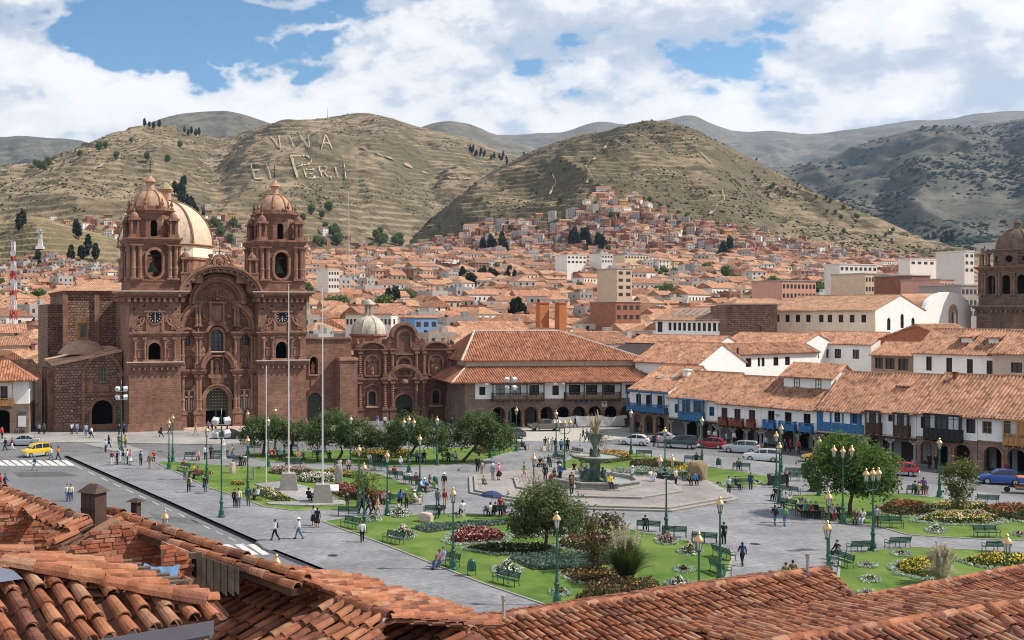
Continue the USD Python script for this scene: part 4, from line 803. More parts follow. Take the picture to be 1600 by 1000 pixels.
# houses with tiled roofs
def rib_roof(parent,pts,mat,pitch=0.4,name="roof",ribs=True,thick=0.14,extra=None,rib_h=0.30):
	"one roof plane; pts[0]->pts[1] is the eave; ribs of cover tiles run up the slope"
	P3 = np.array(pts,float); o = P3[0]; e = P3[1] - P3[0]; e[2] = 0; e /= np.linalg.norm(e)
	n = np.zeros(3)
	for a,b in zip(P3,np.roll(P3,-1,0)): n += np.cross(a - o,b - o)
	n /= np.linalg.norm(n)
	if n[2] < 0: n = -n
	s = np.cross(n,e); s /= np.linalg.norm(s)
	if s[2] < 0: s = -s
	T,S = (P3 - o) @ e,(P3 - o) @ s
	mb = MB(); k = len(P3)
	order = list(range(k))
	if np.dot(np.cross(P3[1] - P3[0],P3[2] - P3[0]),n) < 0: order = order[::-1]
	Q = P3[order]; uv = np.c_[T,S][order]
	mb.add(Q,[(0,i,i + 1) for i in range(1,k - 1)],uv)
	B = Q - n * thick; mb.add(B,[(0,i + 1,i) for i in range(1,k - 1)],uv)
	for i in range(k):
		j = (i + 1) % k; mb.add([Q[i],B[i],B[j],Q[j]],[(0,1,2,3)],[uv[i],uv[i],uv[j],uv[j]])
	if ribs:
		t0,t1 = T.min(),T.max(); m = max(1,int(round((t1 - t0) / pitch))); pv = (t1 - t0) / m
		prof = [(-.34,0),(-.2,rib_h * .85),(0,rib_h),(.2,rib_h * .85),(.34,0)]
		for i in range(m):
			t = t0 + (i + .5) * pv; ss = []
			for a in range(k):
				b = (a + 1) % k
				if (T[a] - t) * (T[b] - t) < 0: ss.append(S[a] + (S[b] - S[a]) * (t - T[a]) / (T[b] - T[a]))
			if len(ss) < 2: continue
			lo,hi = min(ss) - .06,max(ss)
			if hi - lo < .25: continue
			ring = lambda q: [o + e * (t + x * pv) + n * (h * pv + .004) + s * q for x,h in prof]
			mb.add(ring(lo) + ring(hi),[(j,j + 1,j + 6,j + 5) for j in range(4)] + [(1,0,4,3),(3,2,1,1)],[(t,max(lo,.01))] * 5 + [(t,hi)] * 5)
	return mb.build(name,mat,parent)
def ridge_cap(parent,pts,r=.2,mat=None,name="ridge_tiles"):
	mb = MB()
	for a,b in zip(pts[:-1],pts[1:]): mb.tube([a,b],r,6)
	return mb.build(name,mat or M["roof"],parent)
def rect_window(t,cx,w,zb,zt,y,fm,pm,nx=2,nz=2,fw=.09,name="window"): return arched_window(t,cx,w,zb,zt,y,fm,pm,"rect",fw,nx,nz,.16,name)
def balcony(t,x0,x1,z0,rail,proj,mat,top=None,posts=0,solid=True,glazed=None,n=None,bal=True):
	"a projecting wooden balcony: floor, parapet, posts, balusters, optional glazing up to the eave"
	mb = MB(); mb.box(x0,x1,-proj,-.004,z0 - .16,z0)
	for i in range(max(2,int((x1 - x0) / .9)) + 1):
		u = x0 + .1 + (x1 - x0 - .2) * i / max(2,int((x1 - x0) / .9)); mb.box(u - .07,u + .07,-proj + .02,-.004,z0 - .34,z0 - .16)
	mb.box(x0,x1,-proj,-proj + .08,z0 + rail - .1,z0 + rail); mb.box(x0,x0 + .08,-proj + .08,-.004,z0 + rail - .1,z0 + rail); mb.box(x1 - .08,x1,-proj + .08,-.004,z0 + rail - .1,z0 + rail)
	b = mb.build("balcony",mat,t)
	if solid:
		mb = MB(); m = max(1,int((x1 - x0) / .55)); h = rail * (.62 if bal else .92)
		for i in range(m): mb.box(x0 + (x1 - x0) * i / m + .02,x0 + (x1 - x0) * (i + 1) / m - .02,-proj + .005,-proj + .05,z0,z0 + h)
		mb.box(x0,x0 + .05,-proj + .08,-.004,z0,z0 + h); mb.box(x1 - .05,x1,-proj + .08,-.004,z0,z0 + h); mb.box(x0,x1,-proj - .01,-proj + .06,z0 + h,z0 + h + .06); mb.build("parapet_boards",mat,b)
	else: h = 0
	if bal:
		mb = MB(); m = max(3,int((x1 - x0) / .17))
		for i in range(m + 1): u = x0 + .04 + (x1 - x0 - .08) * i / m; mb.box(u - .025,u + .025,-proj + .015,-proj + .065,z0 + h,z0 + rail - .1)
		for i in range(1,5):
			for u in (x0 + .02,x1 - .07): mb.box(u,u + .05,-proj + proj * i / 5,-proj + proj * i / 5 + .05,z0 + h,z0 + rail - .1)
		mb.build("balusters",mat,b)
	if top:
		for i in range(posts):
			u = x0 + .08 + (x1 - x0 - .16) * i / max(1,posts - 1); MB().box(u - .08,u + .08,-proj - .01,-proj + .14,z0,top).build("post",mat,b)
		MB().box(x0 - .05,x1 + .05,-proj - .02,-proj + .15,top - .22,top).box(x0 - .02,x0 + .12,-proj + .15,-.004,top - .22,top).box(x1 - .12,x1 + .02,-proj + .15,-.004,top - .22,top).build("top_beam",mat,b)
		if glazed is not None:
			m = max(1,(posts - 1) * 2); mb = MB()
			for i in range(m + 1): u = x0 + .1 + (x1 - x0 - .2) * i / m; mb.box(u - .035,u + .035,-proj + .03,-proj + .1,z0 + rail,top - .2)
			mb.box(x0,x1,-proj + .03,-proj + .1,z0 + rail + (top - z0 - rail) * .68,z0 + rail + (top - z0 - rail) * .68 + .06)
			mb.box(x0 + .02,x0 + .09,-proj * .5 - .03,-proj * .5 + .03,z0 + rail,top - .2); mb.box(x1 - .09,x1 - .02,-proj * .5 - .03,-proj * .5 + .03,z0 + rail,top - .2); mb.build("glazing_bars",mat,b)
			for i in range(m):
				a,c = x0 + .1 + (x1 - x0 - .2) * i / m + .04,x0 + .1 + (x1 - x0 - .2) * (i + 1) / m - .04
				MB().box(a,c,-proj + .055,-proj + .075,z0 + rail + .01,top - .23).build("pane",glazed[i % len(glazed)],b)
	return b
M["pane_light"] = plain("curtained_pane",(0.34,0.34,0.36),.25,2.0,.2,.5)
M["pane_dark"] = M["glass"]
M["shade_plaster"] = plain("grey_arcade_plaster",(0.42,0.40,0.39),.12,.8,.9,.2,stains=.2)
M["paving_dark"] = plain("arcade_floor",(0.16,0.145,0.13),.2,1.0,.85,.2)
RD = np.array([0.5554,-0.8316,0]); RN = np.array([0.8316,0.5554,0]); RROT = math.degrees(math.atan2(RD[1],RD[0])); RQ = G(984,676)
def row_house(name,label,u0,u1,slab,eave,ridge,depth,wins=(),doors=(),ground="posts",back=None,over=.55,hue=None,ridge_y=None,mat=None,nposts=3,arches=None,left_gable=True,right_gable=True):
	L = u1 - u0; t = thing(name,label,"house",RQ + RD * u0,RROT,None)
	wm = mat or M["white"]
	ops = [arch_poly(c - u0,w,zb,zt,kind="rect") for c,w,zb,zt,*_ in wins]
	front = sbox(0,slab,L,eave + .1)
	if ops: front = front.difference(unary_union(ops))
	MB().prism(front,0,.5).box(0,.45,.5,depth,slab,eave + .1).box(L - .45,L,.5,depth,slab,eave + .1).box(.45,L - .45,depth - .4,depth,0,eave).build("upper_wall",wm,t)
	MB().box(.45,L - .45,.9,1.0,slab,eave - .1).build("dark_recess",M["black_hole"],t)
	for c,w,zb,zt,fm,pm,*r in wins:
		rect_window(t,c - u0,w,zb,zt,0,fm,pm,*(r or (2,2)))
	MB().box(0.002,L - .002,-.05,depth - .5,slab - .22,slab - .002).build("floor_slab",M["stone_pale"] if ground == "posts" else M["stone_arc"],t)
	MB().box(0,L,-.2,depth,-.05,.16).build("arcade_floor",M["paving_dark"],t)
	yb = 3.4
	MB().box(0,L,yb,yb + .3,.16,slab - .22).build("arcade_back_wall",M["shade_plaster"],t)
	rng = random.Random(int(u0 * 10))
	x = .5
	while x < L - 1.2:
		w = rng.uniform(1.1,2.0); MB().box(x,min(x + w,L - .2),yb - .06,yb,.17,rng.uniform(2.1,2.7)).build("shop_door",rng.choice([M["wood_dark"],M["black_hole"],M["black_hole"],M["wood_dark"]]),t); x += w + rng.uniform(.4,1.1)
	if ground == "posts":
		for i in range(nposts):
			u = .25 + (L - .5) * i / max(1,nposts - 1); mb = MB(); mb.box(u - .26,u + .26,-.05,.47,.16,.55); mb.lathe([(.2,0),(.17,.2),(.16,slab - 1.5)],(u,.21,.55),8); mb.box(u - .24,u + .24,-.03,.45,slab - 1.0,slab - .8); mb.taper(u - .55,u + .55,-.02,.44,slab - .75,slab - .5,0); mb.box(u - .3,u + .3,-.02,.44,slab - .8,slab - .5); mb.build("stone_post",M["stone_grey"],t)
		MB().box(0,L,0.0,.42,slab - .5,slab - .222).build("lintel_beam",M["wood_dark"],t)
	else:
		ar = arches; wallp = sbox(0,.16,L,slab - .222).difference(unary_union([arch_poly(c - u0,w,.1,zt) for c,w,zt in ar]))
		MB().prism(wallp,0,.55).build("stone_arcade",M["stone_arc"],t)
		for c,w,zt in ar: MB().prism(arch_poly(c - u0,w + .5,.16,zt + .25).difference(arch_poly(c - u0,w,.1,zt)),-.06,0).build("arch_voussoirs",M["stone_trim"],t)
	ry = depth / 2 if ridge_y is None else ridge_y
	rib_roof(t,[(-.1,-over,eave - over * (ridge - eave) / ry * .9),(L + .1,-over,eave - over * (ridge - eave) / ry * .9),(L + .1,ry,ridge),(-.1,ry,ridge)],M["roof"])
	rib_roof(t,[(L + .1,depth + .3,eave + .0),(-.1,depth + .3,eave + .0),(-.1,ry,ridge),(L + .1,ry,ridge)],M["roof"])
	MB().tube([(-.15,ry,ridge + .02),(L + .15,ry,ridge + .02)],.17,6).build("ridge_tiles",M["roof"],t)
	for x0,x1 in ((.0,.4),(L - .4,L)): MB().prism(Polygon([(0.3,eave),(depth,eave),(ry,ridge - .16)]),x0,x1,"yz").build("gable_wall",wm,t)
	mb = MB(); rr = np.random.default_rng(int(u0 * 7))
	for i in range(int(L / .55)): mb.box(.2 + i * .55,.28 + i * .55,-over + .08,0,eave - .24,eave - .12)
	mb.build("rafter_end",M["wood_dark"],t)
	return t
WD,WB,WN = M["wood_dark"],M["wood_blue"],M["wood_navy"]
t = row_house("arcade_house","white house with long blue gallery over three stone arches at the street corner",0,6.9,3.6,6.75,10.0,13,[(1.6,.9,3.75,5.9,WD,M["glass"]),(3.4,.95,3.75,5.9,WD,M["glass"]),(5.4,.95,3.75,5.9,WD,M["glass"])],ground="arches",arches=[(1.5,1.45,2.9),(3.45,1.5,2.9),(5.45,1.5,2.9)],ridge_y=8)
balcony(t,.1,6.8,3.55,1.05,.9,WN,6.45,4)
sk = [(2.3,3.2),(4.4,3.6)]
for x_,y_ in sk:
	a = 6.75 + (10 - 6.75) * y_ / 8; b_ = 6.75 + (10 - 6.75) * (y_ + 1.3) / 8
	MB().add([(x_,y_,a + .2),(x_ + .7,y_,a + .2),(x_ + .7,y_ + 1.3,b_ + .2),(x_,y_ + 1.3,b_ + .2)],[(0,1,2,3)]).build("skylight",M["zinc"],t)
mb = MB(); mb.box(6.1,6.9,4.4,5.2,8.0,9.5); mb.box(5.95,7.05,4.25,5.35,9.5,9.7); mb.build("chimney",M["white"],t)
t = row_house("arcade_house","white house with glazed blue box balcony next to the corner house with the blue gallery",6.95,14.9,3.0,6.05,9.4,12,[(8.3,.75,3.6,4.9,WB,M["glass"]),(14.0,.8,3.6,4.9,WB,M["glass"])],nposts=4)
balcony(t,2.1,6.1,2.95,1.05,.8,WB,5.85,4,glazed=[M["pane_light"],M["glass"],M["glass"]])
t = row_house("arcade_house","white house with three small red-brown wooden balconies in the arcade row",14.95,21.6,2.75,5.75,9.1,12,[(16.0,.95,2.8,4.9,M["wood_red"],M["glass"]),(18.0,.95,2.8,4.9,M["wood_red"],M["glass"]),(20.2,.95,2.8,4.9,M["wood_red"],M["glass"])],nposts=4)
for a,b_ in ((.45,1.75),(2.2,4.1),(4.75,5.85)): balcony(t,a,b_,2.7,.95,.6,M["wood_red"])
t = row_house("arcade_house","white house with three bright blue balconies under a raised attic house",21.65,29.3,2.9,5.7,8.6,12,[(23.0,.95,3.0,5.0,WD,M["black_hole"]),(25.4,.95,3.0,5.0,WD,M["black_hole"]),(28.0,.95,3.0,5.0,WD,M["black_hole"])],nposts=4)
for a,b_ in ((.5,2.1),(2.8,5.0),(5.6,7.3)): balcony(t,a,b_,2.85,1.0,.75,WB)
sgn = MB()
for i,w in enumerate((.5,.7,.35)): sgn.box(1.95 + i * .05,2.0 + w,-.03,0,4.55 - i * .16,4.62 - i * .16)
sgn.build("wall_lettering",M["wood_dark"],t)
MB().box(.3,6.9,4.6,10.6,6.2,9.6).build("attic_wall",M["white"],t)
rib_roof(t,[(-.2,4.1,9.4),(7.4,4.1,9.4),(7.4,7.6,11.2),(-.2,7.6,11.2)],M["roof"]); rib_roof(t,[(7.4,11.1,9.4),(-.2,11.1,9.4),(-.2,7.6,11.2),(7.4,7.6,11.2)],M["roof"])
MB().prism(Polygon([(4.6,9.5),(10.6,9.5),(7.6,11.05)]),6.5,6.9,"yz").prism(Polygon([(4.6,9.5),(10.6,9.5),(7.6,11.05)]),.3,.7,"yz").build("attic_gable",M["white"],t)
for c in (2.2,5.2): rect_window(t,c,.8,8.0,9.2,4.44,M["wood_grey"],M["glass"])
t = row_house("arcade_house","white house with a flush blue boarded gallery behind the big round tree",29.35,35.4,3.0,5.95,10.3,13,[(32.0,.8,4.2,5.6,WB,M["glass"]),(34.2,.7,4.2,5.6,WB,M["glass"])],nposts=3)
mb = MB()
for i in range(11): mb.box(.05 + i * .545,.05 + i * .545 + .52,-.12,-.003,3.0,4.15)
mb.build("blue_boarding",WB,t)
mb = MB()
for u in (.05,.62,1.75,3.3,4.35,5.2,5.6): mb.box(u,u + (.5 if u in (.05,5.2) else .16),-.12,-.003,4.15,5.8)
mb.build("blue_posts",WB,t)
t = row_house("arcade_house","white house with two tall dark brown box balconies in the arcade row",35.45,41.6,3.3,6.2,10.4,14,[(38.6,.55,4.9,5.7,WD,M["glass"],1,1)],nposts=3)
for a in (.45,3.8): balcony(t,a,a + 1.75,3.5,1.1,.7,WD,6.1,3,glazed=[M["pane_light"],M["glass"],M["glass"],M["pane_light"]],bal=False)
mb = MB(); mb.box(2.0,3.1,4.4,5.0,8.2,9.1); mb.build("dormer",M["wood_dark"],t); rib_roof(t,[(1.7,4.0,9.0),(3.4,4.0,9.0),(3.4,6.2,9.75),(1.7,6.2,9.75)],M["roof"],name="dormer_roof")
t = row_house("arcade_house","white house with one big black closed balcony over rough stone arches",41.65,48.3,3.45,6.4,10.6,14,[(42.5,.75,4.4,5.8,WD,M["glass"]),(47.6,1.0,4.3,5.9,M["wood_black"],M["glass"])],ground="arches",arches=[(42.8,1.4,2.9),(44.6,1.3,2.8),(46.7,1.7,2.9)])
balcony(t,1.15,5.2,3.4,1.2,.85,M["wood_black"],6.3,4,glazed=[M["glass"],M["pane_light"],M["glass"],M["glass"],M["pane_light"],M["pane_light"]],bal=False)
mb = MB(); mb.box(1.2,1.6,6.0,6.4,9.0,10.8); mb.box(1.1,1.7,5.9,6.5,10.8,10.9); mb.build("chimney_pipe",M["wood_red"],t)
t = row_house("arcade_house","white house with a carved tan balcony over stone arches at the right edge",48.35,58.5,3.6,6.5,10.7,14,[(49.3,1.0,4.4,5.8,M["wood_tan"],M["glass"])],ground="arches",arches=[(49.9,1.8,3.0),(52.3,1.8,3.0),(54.9,1.9,3.0),(57.2,1.6,3.0)])
balcony(t,2.9,8.6,3.55,1.15,.85,M["wood_tan"],6.3,5,glazed=[M["glass"],M["pane_light"],M["wood_tan"],M["glass"]])
t = row_house("arcade_house","white house at the far right end of the arcade row",58.55,72,3.6,6.6,10.9,14,[(60,1,4.4,5.8,WD,M["glass"])],ground="arches",arches=[(60.4,1.8,3.0),(63,1.8,3.0),(66,1.8,3.0)])
def simple_house(name,label,loc,rot,L,D,z0,eave,ridge,wall,roof=None,wins=(),side_wins=(),hip=0.0,cat="house",side_mat=None,ribs=True,over=.5,kind="arch",pitch=.4,left_wins=()):
	"free standing house: ridge along x, wins on the front (y=0), side_wins on the x=L end as (y, w, zb, zt, kind)"
	t = thing(name,label,cat,loc,rot); roof = roof or M["roof"]
	ops = [arch_poly(c,w,zb,zt,kind=k) for c,w,zb,zt,k in wins]; so = [arch_poly(c,w,zb,zt,kind=k) for c,w,zb,zt,k in side_wins]
	fr = sbox(0,z0,L,eave + .05); fr = fr.difference(unary_union(ops)) if ops else fr
	sd = sbox(.4,z0,D,eave) if hip else Polygon([(.4,z0),(D,z0),(D,eave),(D / 2,ridge - .15),(.4,eave)])
	sd2 = sd.difference(unary_union(so)) if so else sd
	mb = MB().prism(fr,0,.4).prism(sd,0,.4,"yz"); mb.box(.4,L - .4,D - .4,D,z0,eave); mb.build("wall",wall,t); MB().prism(sd2,L - .4,L + .002,"yz").build("end_wall",side_mat or wall,t)
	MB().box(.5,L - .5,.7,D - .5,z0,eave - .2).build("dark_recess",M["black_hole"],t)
	for c,w,zb,zt,k in wins: arched_window(t,c,w,zb,zt,0,M["wood_dark"],M["glass"],k,.09,2,3,.15)
	for c,w,zb,zt,k in side_wins:
		sh = arch_poly(c,w,zb,zt,kind=k); o = MB().prism(sh.difference(sh.buffer(-.1)).union(sbox(c - .04,zb,c + .04,zt - .1)).union(sbox(c - w / 2,(zb + zt) / 2 - .04,c + w / 2,(zb + zt) / 2 + .04)),L - .2,L - .1,"yz").build("window",M["wood_dark"],t)
		MB().prism(sh.buffer(-.05),L - .28,L - .22,"yz").build("pane",M["glass"],o)
	dz = over * (ridge - eave) / (D / 2)
	a0,a1 = (-over,L + over) if hip else (-.15,L + .15)
	rib_roof(t,[(a0,-over,eave - dz),(a1,-over,eave - dz),(a1 - hip,D / 2,ridge),(a0 + hip,D / 2,ridge)],roof,pitch,ribs=ribs)
	rib_roof(t,[(a1,D + over,eave - dz),(a0,D + over,eave - dz),(a0 + hip,D / 2,ridge),(a1 - hip,D / 2,ridge)],roof,pitch,ribs=ribs)
	if hip:
		rib_roof(t,[(a0,D + over,eave - dz),(a0,-over,eave - dz),(a0 + hip,D / 2,ridge)],roof,pitch,ribs=ribs); rib_roof(t,[(a1,-over,eave - dz),(a1,D + over,eave - dz),(a1 - hip,D / 2,ridge)],roof,pitch,ribs=ribs)
		ridge_cap(t,[(a0,-over,eave - dz),(a0 + hip,D / 2,ridge),(a1 - hip,D / 2,ridge),(a1,-over,eave - dz)],.16,M["mortar"])
	else: ridge_cap(t,[(a0,D / 2,ridge),(a1,D / 2,ridge)],.16,roof)
	return t
def corner_building():
	loc = G(742,668); t = thing("arcaded_corner_building","long building with two stacked tile roofs, wooden balconies and a stone arcade facing the square","building",loc,6.0)
	L = 27.0; x0 = -1.6; rm = M["roof_corner"]
	arc = [(3.85 + 2.62 * i,2.2,3.2) for i in range(9)]
	ap = sbox(x0,0,L,4.45).difference(unary_union([arch_poly(c,w,-.1,zt) for c,w,zt in arc]))
	MB().prism(ap,0,.6).box(x0,x0 + .6,.6,12,0,4.45).box(x0 + .6,L,11.4,12,0,10).build("stone_arcade",M["stone_arc"],t)
	for c,w,zt in arc: MB().prism(arch_poly(c,w + .5,1.9,zt + .25).difference(arch_poly(c,w,-.1,zt)),-.07,0).build("arch_voussoirs",M["stone_trim"],t)
	for i in range(10):
		u = 3.85 + 2.62 * (i - .5); mb = MB(); column_mb(mb,u,-.05,0,2.2,.2,8); mb.build("arcade_column",M["stone_trim"],t)
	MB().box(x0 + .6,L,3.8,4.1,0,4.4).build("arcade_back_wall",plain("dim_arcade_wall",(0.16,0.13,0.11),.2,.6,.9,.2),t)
	for i in range(6): MB().box(3.2 + i * 3.9,5.2 + i * 3.9,3.7,3.8,0,2.6).build("shop_door",M["black_hole"],t)
	op = [(1.2,1.0,5.1,6.4),(4.1,1.5,4.7,6.6),(6.7,1.5,4.7,6.6),(9.6,1.6,4.7,6.6),(13.1,1.1,5.0,6.5),(16.2,1.9,4.75,6.6),(19.0,1.9,4.75,6.6),(21.9,1.9,4.75,6.6),(25.2,1.2,5.1,6.6)]
	MB().prism(sbox(0.05,4.45,L,7.2).difference(unary_union([sbox(c - w / 2,a,c + w / 2,b) for c,w,a,b in op])),0,.5).build("upper_wall",M["white"],t)
	MB().box(x0,.05,0,11.4,4.45,7.2).build("corner_pier",M["stone_arc"],t)
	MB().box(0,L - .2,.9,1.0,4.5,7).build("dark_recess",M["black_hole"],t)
	for i,(c,w,a,b) in enumerate(op): rect_window(t,c,w,a,b,0,M["wood_black"],M["pane_light"] if i in (1,2) else M["glass"],2,3)
	def carved(xa,xb):
		balcony(t,xa,xb,4.4,1.05,.85,M["wood_dark"],6.95,4,solid=False)
		mb = MB(); n = int((xb - xa) / .42)
		for i in range(n): mb.box(xa + .08 + i * (xb - xa - .1) / n,xa + .08 + (i + .8) * (xb - xa - .1) / n,-.83,-.8,4.45,5.1);
		mb.build("carved_panel",plain("grey_brown_carved_wood",(.17,.12,.09),.25,4.0,.7,.3),t)
	carved(2.6,11.0); carved(14.4,23.6)
	zl,zw,ru = 7.1,9.3,5.2
	k = (zw - zl) / (ru + .9)
	A = (x0 - 2.3,-.9,zl); B = (L + 6,-.9,zl); Cc = (L + 6,ru,zw); D = (x0 + 1.6,ru,zw)
	rib_roof(t,[A,B,Cc,D],rm,.42); rib_roof(t,[(x0 - 2.3,16,zl),A,D,(x0 + 1.6,16,zw)],rm,.42)
	ridge_cap(t,[A,D],.17,M["mortar"])
	MB().box(x0 + 1.7,L + 2,ru,20,7,10.6).build("upper_storey_wall",M["cream"],t)
	mb = MB()
	for i in range(6): mb.box(3 + i * 4.2,3.06 + i * 4.2,ru - .03,ru,9.4,10.4)
	mb.build("downpipe",M["stone_pale"],t)
	zu,zr = 10.3,15.0; xa,xb,ya,yb = x0 + .6,L + 3.6,ru - 1.0,21.0; ym = (ya + yb) / 2 - 1; hl,hr = 4.2,13.0
	F0,F1,R0,R1,K0,K1 = (xa,ya,zu),(xb,ya,zu),(xa + hl,ym,zr),(xb - hr,ym,zr),(xa,yb,zu),(xb,yb,zu)
	rib_roof(t,[F0,F1,R1,R0],rm,.42); rib_roof(t,[K0,F0,R0],rm,.42); rib_roof(t,[F1,K1,R1],rm,.42); rib_roof(t,[K1,K0,R0,R1],rm,.42)
	ridge_cap(t,[F0,R0,R1,F1],.2,M["mortar"])
	MB().box(16.4,18.2,-.09,-.075,3.65,3.95).build("name_plate",plain("blue_name_plate",(.05,.09,.25),.1,3,.4,.5),t)
	g = MB(); g.box(20.6,21.5,-.1,-.078,3.1,4.0); s = g.build("hanging_sign",M["alu"],t)
	mb = MB().frame(None,None); mb.box(20.75,21.35,-.115,-.101,3.7,3.82); mb.box(20.98,21.12,-.115,-.101,3.3,3.7); mb.build("sign_mark",M["wood_dark"],s)
	mb = MB()
	for u in (1.6,12.7,14.0): mb.box(u - .25,u + .25,-1.1,-.75,6.75,7.0)
	mb.build("eave_lamp",M["floodl"],t)
	return t
corner_building()
tarp = thing("white_sheeting","pale plastic sheeting and sacks hung in the corner building's arcade","sheeting",G(742,668),6.0)
xs = np.linspace(13.2,24.5,40); zs = np.linspace(.1,1.9,8); Xg,Zg = np.meshgrid(xs,zs)
Vt_,Ft_ = grid_mesh(np.stack([Xg,-.9 + .28 * fbm(np.stack([Xg * .9,Zg * .5,0 * Xg],-1),3,2),Zg * (1 - .28 * fbm(np.stack([Xg * .5,0 * Zg,0 * Xg],-1),2,8))],-1))
MB().add(Vt_,Ft_).build("sheet",plain("plastic_sheet",(.55,.54,.52),.15,.8,.5,.4),tarp,True)
def left_house():
	t = thing("balcony_house","white corner house with a tan wooden balcony and hipped tile roof at the left edge","house",G(45,678),8.0)
	L = 13.0; x0 = -L
	MB().prism(sbox(x0,0,0,4.5).difference(unary_union([arch_poly(-4.0 - 3.6 * i,2.5,-.1,3.6,kind="seg") for i in range(3)])),0,.6).box(-.6,0,.6,10,0,4.5).build("stone_arcade",M["stone_arc"],t)
	MB().box(x0,-.7,3.5,3.7,0,4.4).build("dark_recess",M["black_hole"],t)
	op = [(-3.6 - 1.9 * i,1.1,4.7,7.2) for i in range(5)]
	MB().prism(sbox(x0,4.5,0,8.6).difference(unary_union([sbox(c - w / 2,a,c + w / 2,b) for c,w,a,b in op])),0,.5).box(-.5,0,.5,10,4.5,8.6).build("upper_wall",M["white"],t)
	for c,w,a,b in op: rect_window(t,c,w,a,b,0,M["wood_tan"],M["glass"])
	balcony(t,x0,-2.2,4.45,1.0,.95,M["wood_tan"],7.9,5)
	zl,zr = 8.0,11.4; A,B = (x0,-1.1,zl),(1.2,-1.1,zl)
	rib_roof(t,[A,B,(-4.5,5.2,zr),(x0,5.2,zr)],M["roof_corner"],.42); rib_roof(t,[B,(1.2,11.5,zl),(-4.5,5.2,zr)],M["roof_corner"],.42); rib_roof(t,[(1.2,11.5,zl),(x0,11.5,zl),(x0,5.2,zr),(-4.5,5.2,zr)],M["roof_corner"],.42)
	ridge_cap(t,[B,(-4.5,5.2,zr),(x0,5.2,zr)],.16,M["roof"])
	MB().box(-1.55,-.4,-.06,-.005,1.1,2.7).build("notice_board",M["alu"],t); MB().box(-1.5,-.4,-.07,-.005,2.95,3.3).build("name_plate",plain("dark_name_plate",(.06,.07,.12),.1,3,.4,.5),t)
left_house()
W_,R_ = M["white"],"rect"
def corner_at(px,Y): return np.array([(px - X0) / FPX * Y,Y,0.0])
c0 = corner_at(1367,225); L = 23.0; loc = c0 - RD * L
simple_house("convent","very long cream and white convent with rows of small windows and a tan roof",loc,RROT,L,20.5,0,18.7,21.9,M["cream"],M["roof_pale"],
	[(1.3 + 2.42 * i + (.5 if i in (4,) else 0),1.0,16.0,17.6,R_) for i in range(9)] + [(1.3 + 2.42 * i,1.0,12.0,13.5,R_) for i in range(6)],
	[(5.5,1.4,14.4,17.0,"arch"),(10.9,1.4,14.8,17.8,"arch"),(15.4,1.4,14.6,17.0,"arch")],ribs=False,side_mat=M["white"])
t = thing("round_gabled_church","white church wall with rounded top and tall arched window beside the brown bell tower","church",c0 + RN * 21.5 - RD * .6,RROT + 90)
a = np.linspace(0,math.pi,24); wl = Polygon([(0,0),(21,0)] + [(10.5 + 10.5 * math.cos(q),18.4 + 4.3 * math.sin(q)) for q in a]).buffer(0)
wn = arch_poly(12.9,2.2,14.6,18.6); MB().prism(wl.difference(wn),0,.8).build("wall",W_,t)
MB().prism(wl.buffer(-.3),1.0,16).build("nave_body",M["roof_pale"],t)
MB().prism(arch_poly(12.6,4.2,13.6,20.0).difference(wn),-.1,0).build("window_surround",M["dome_tan"],t); MB().prism(wn,.5,.6).build("pane",M["glass"],t)
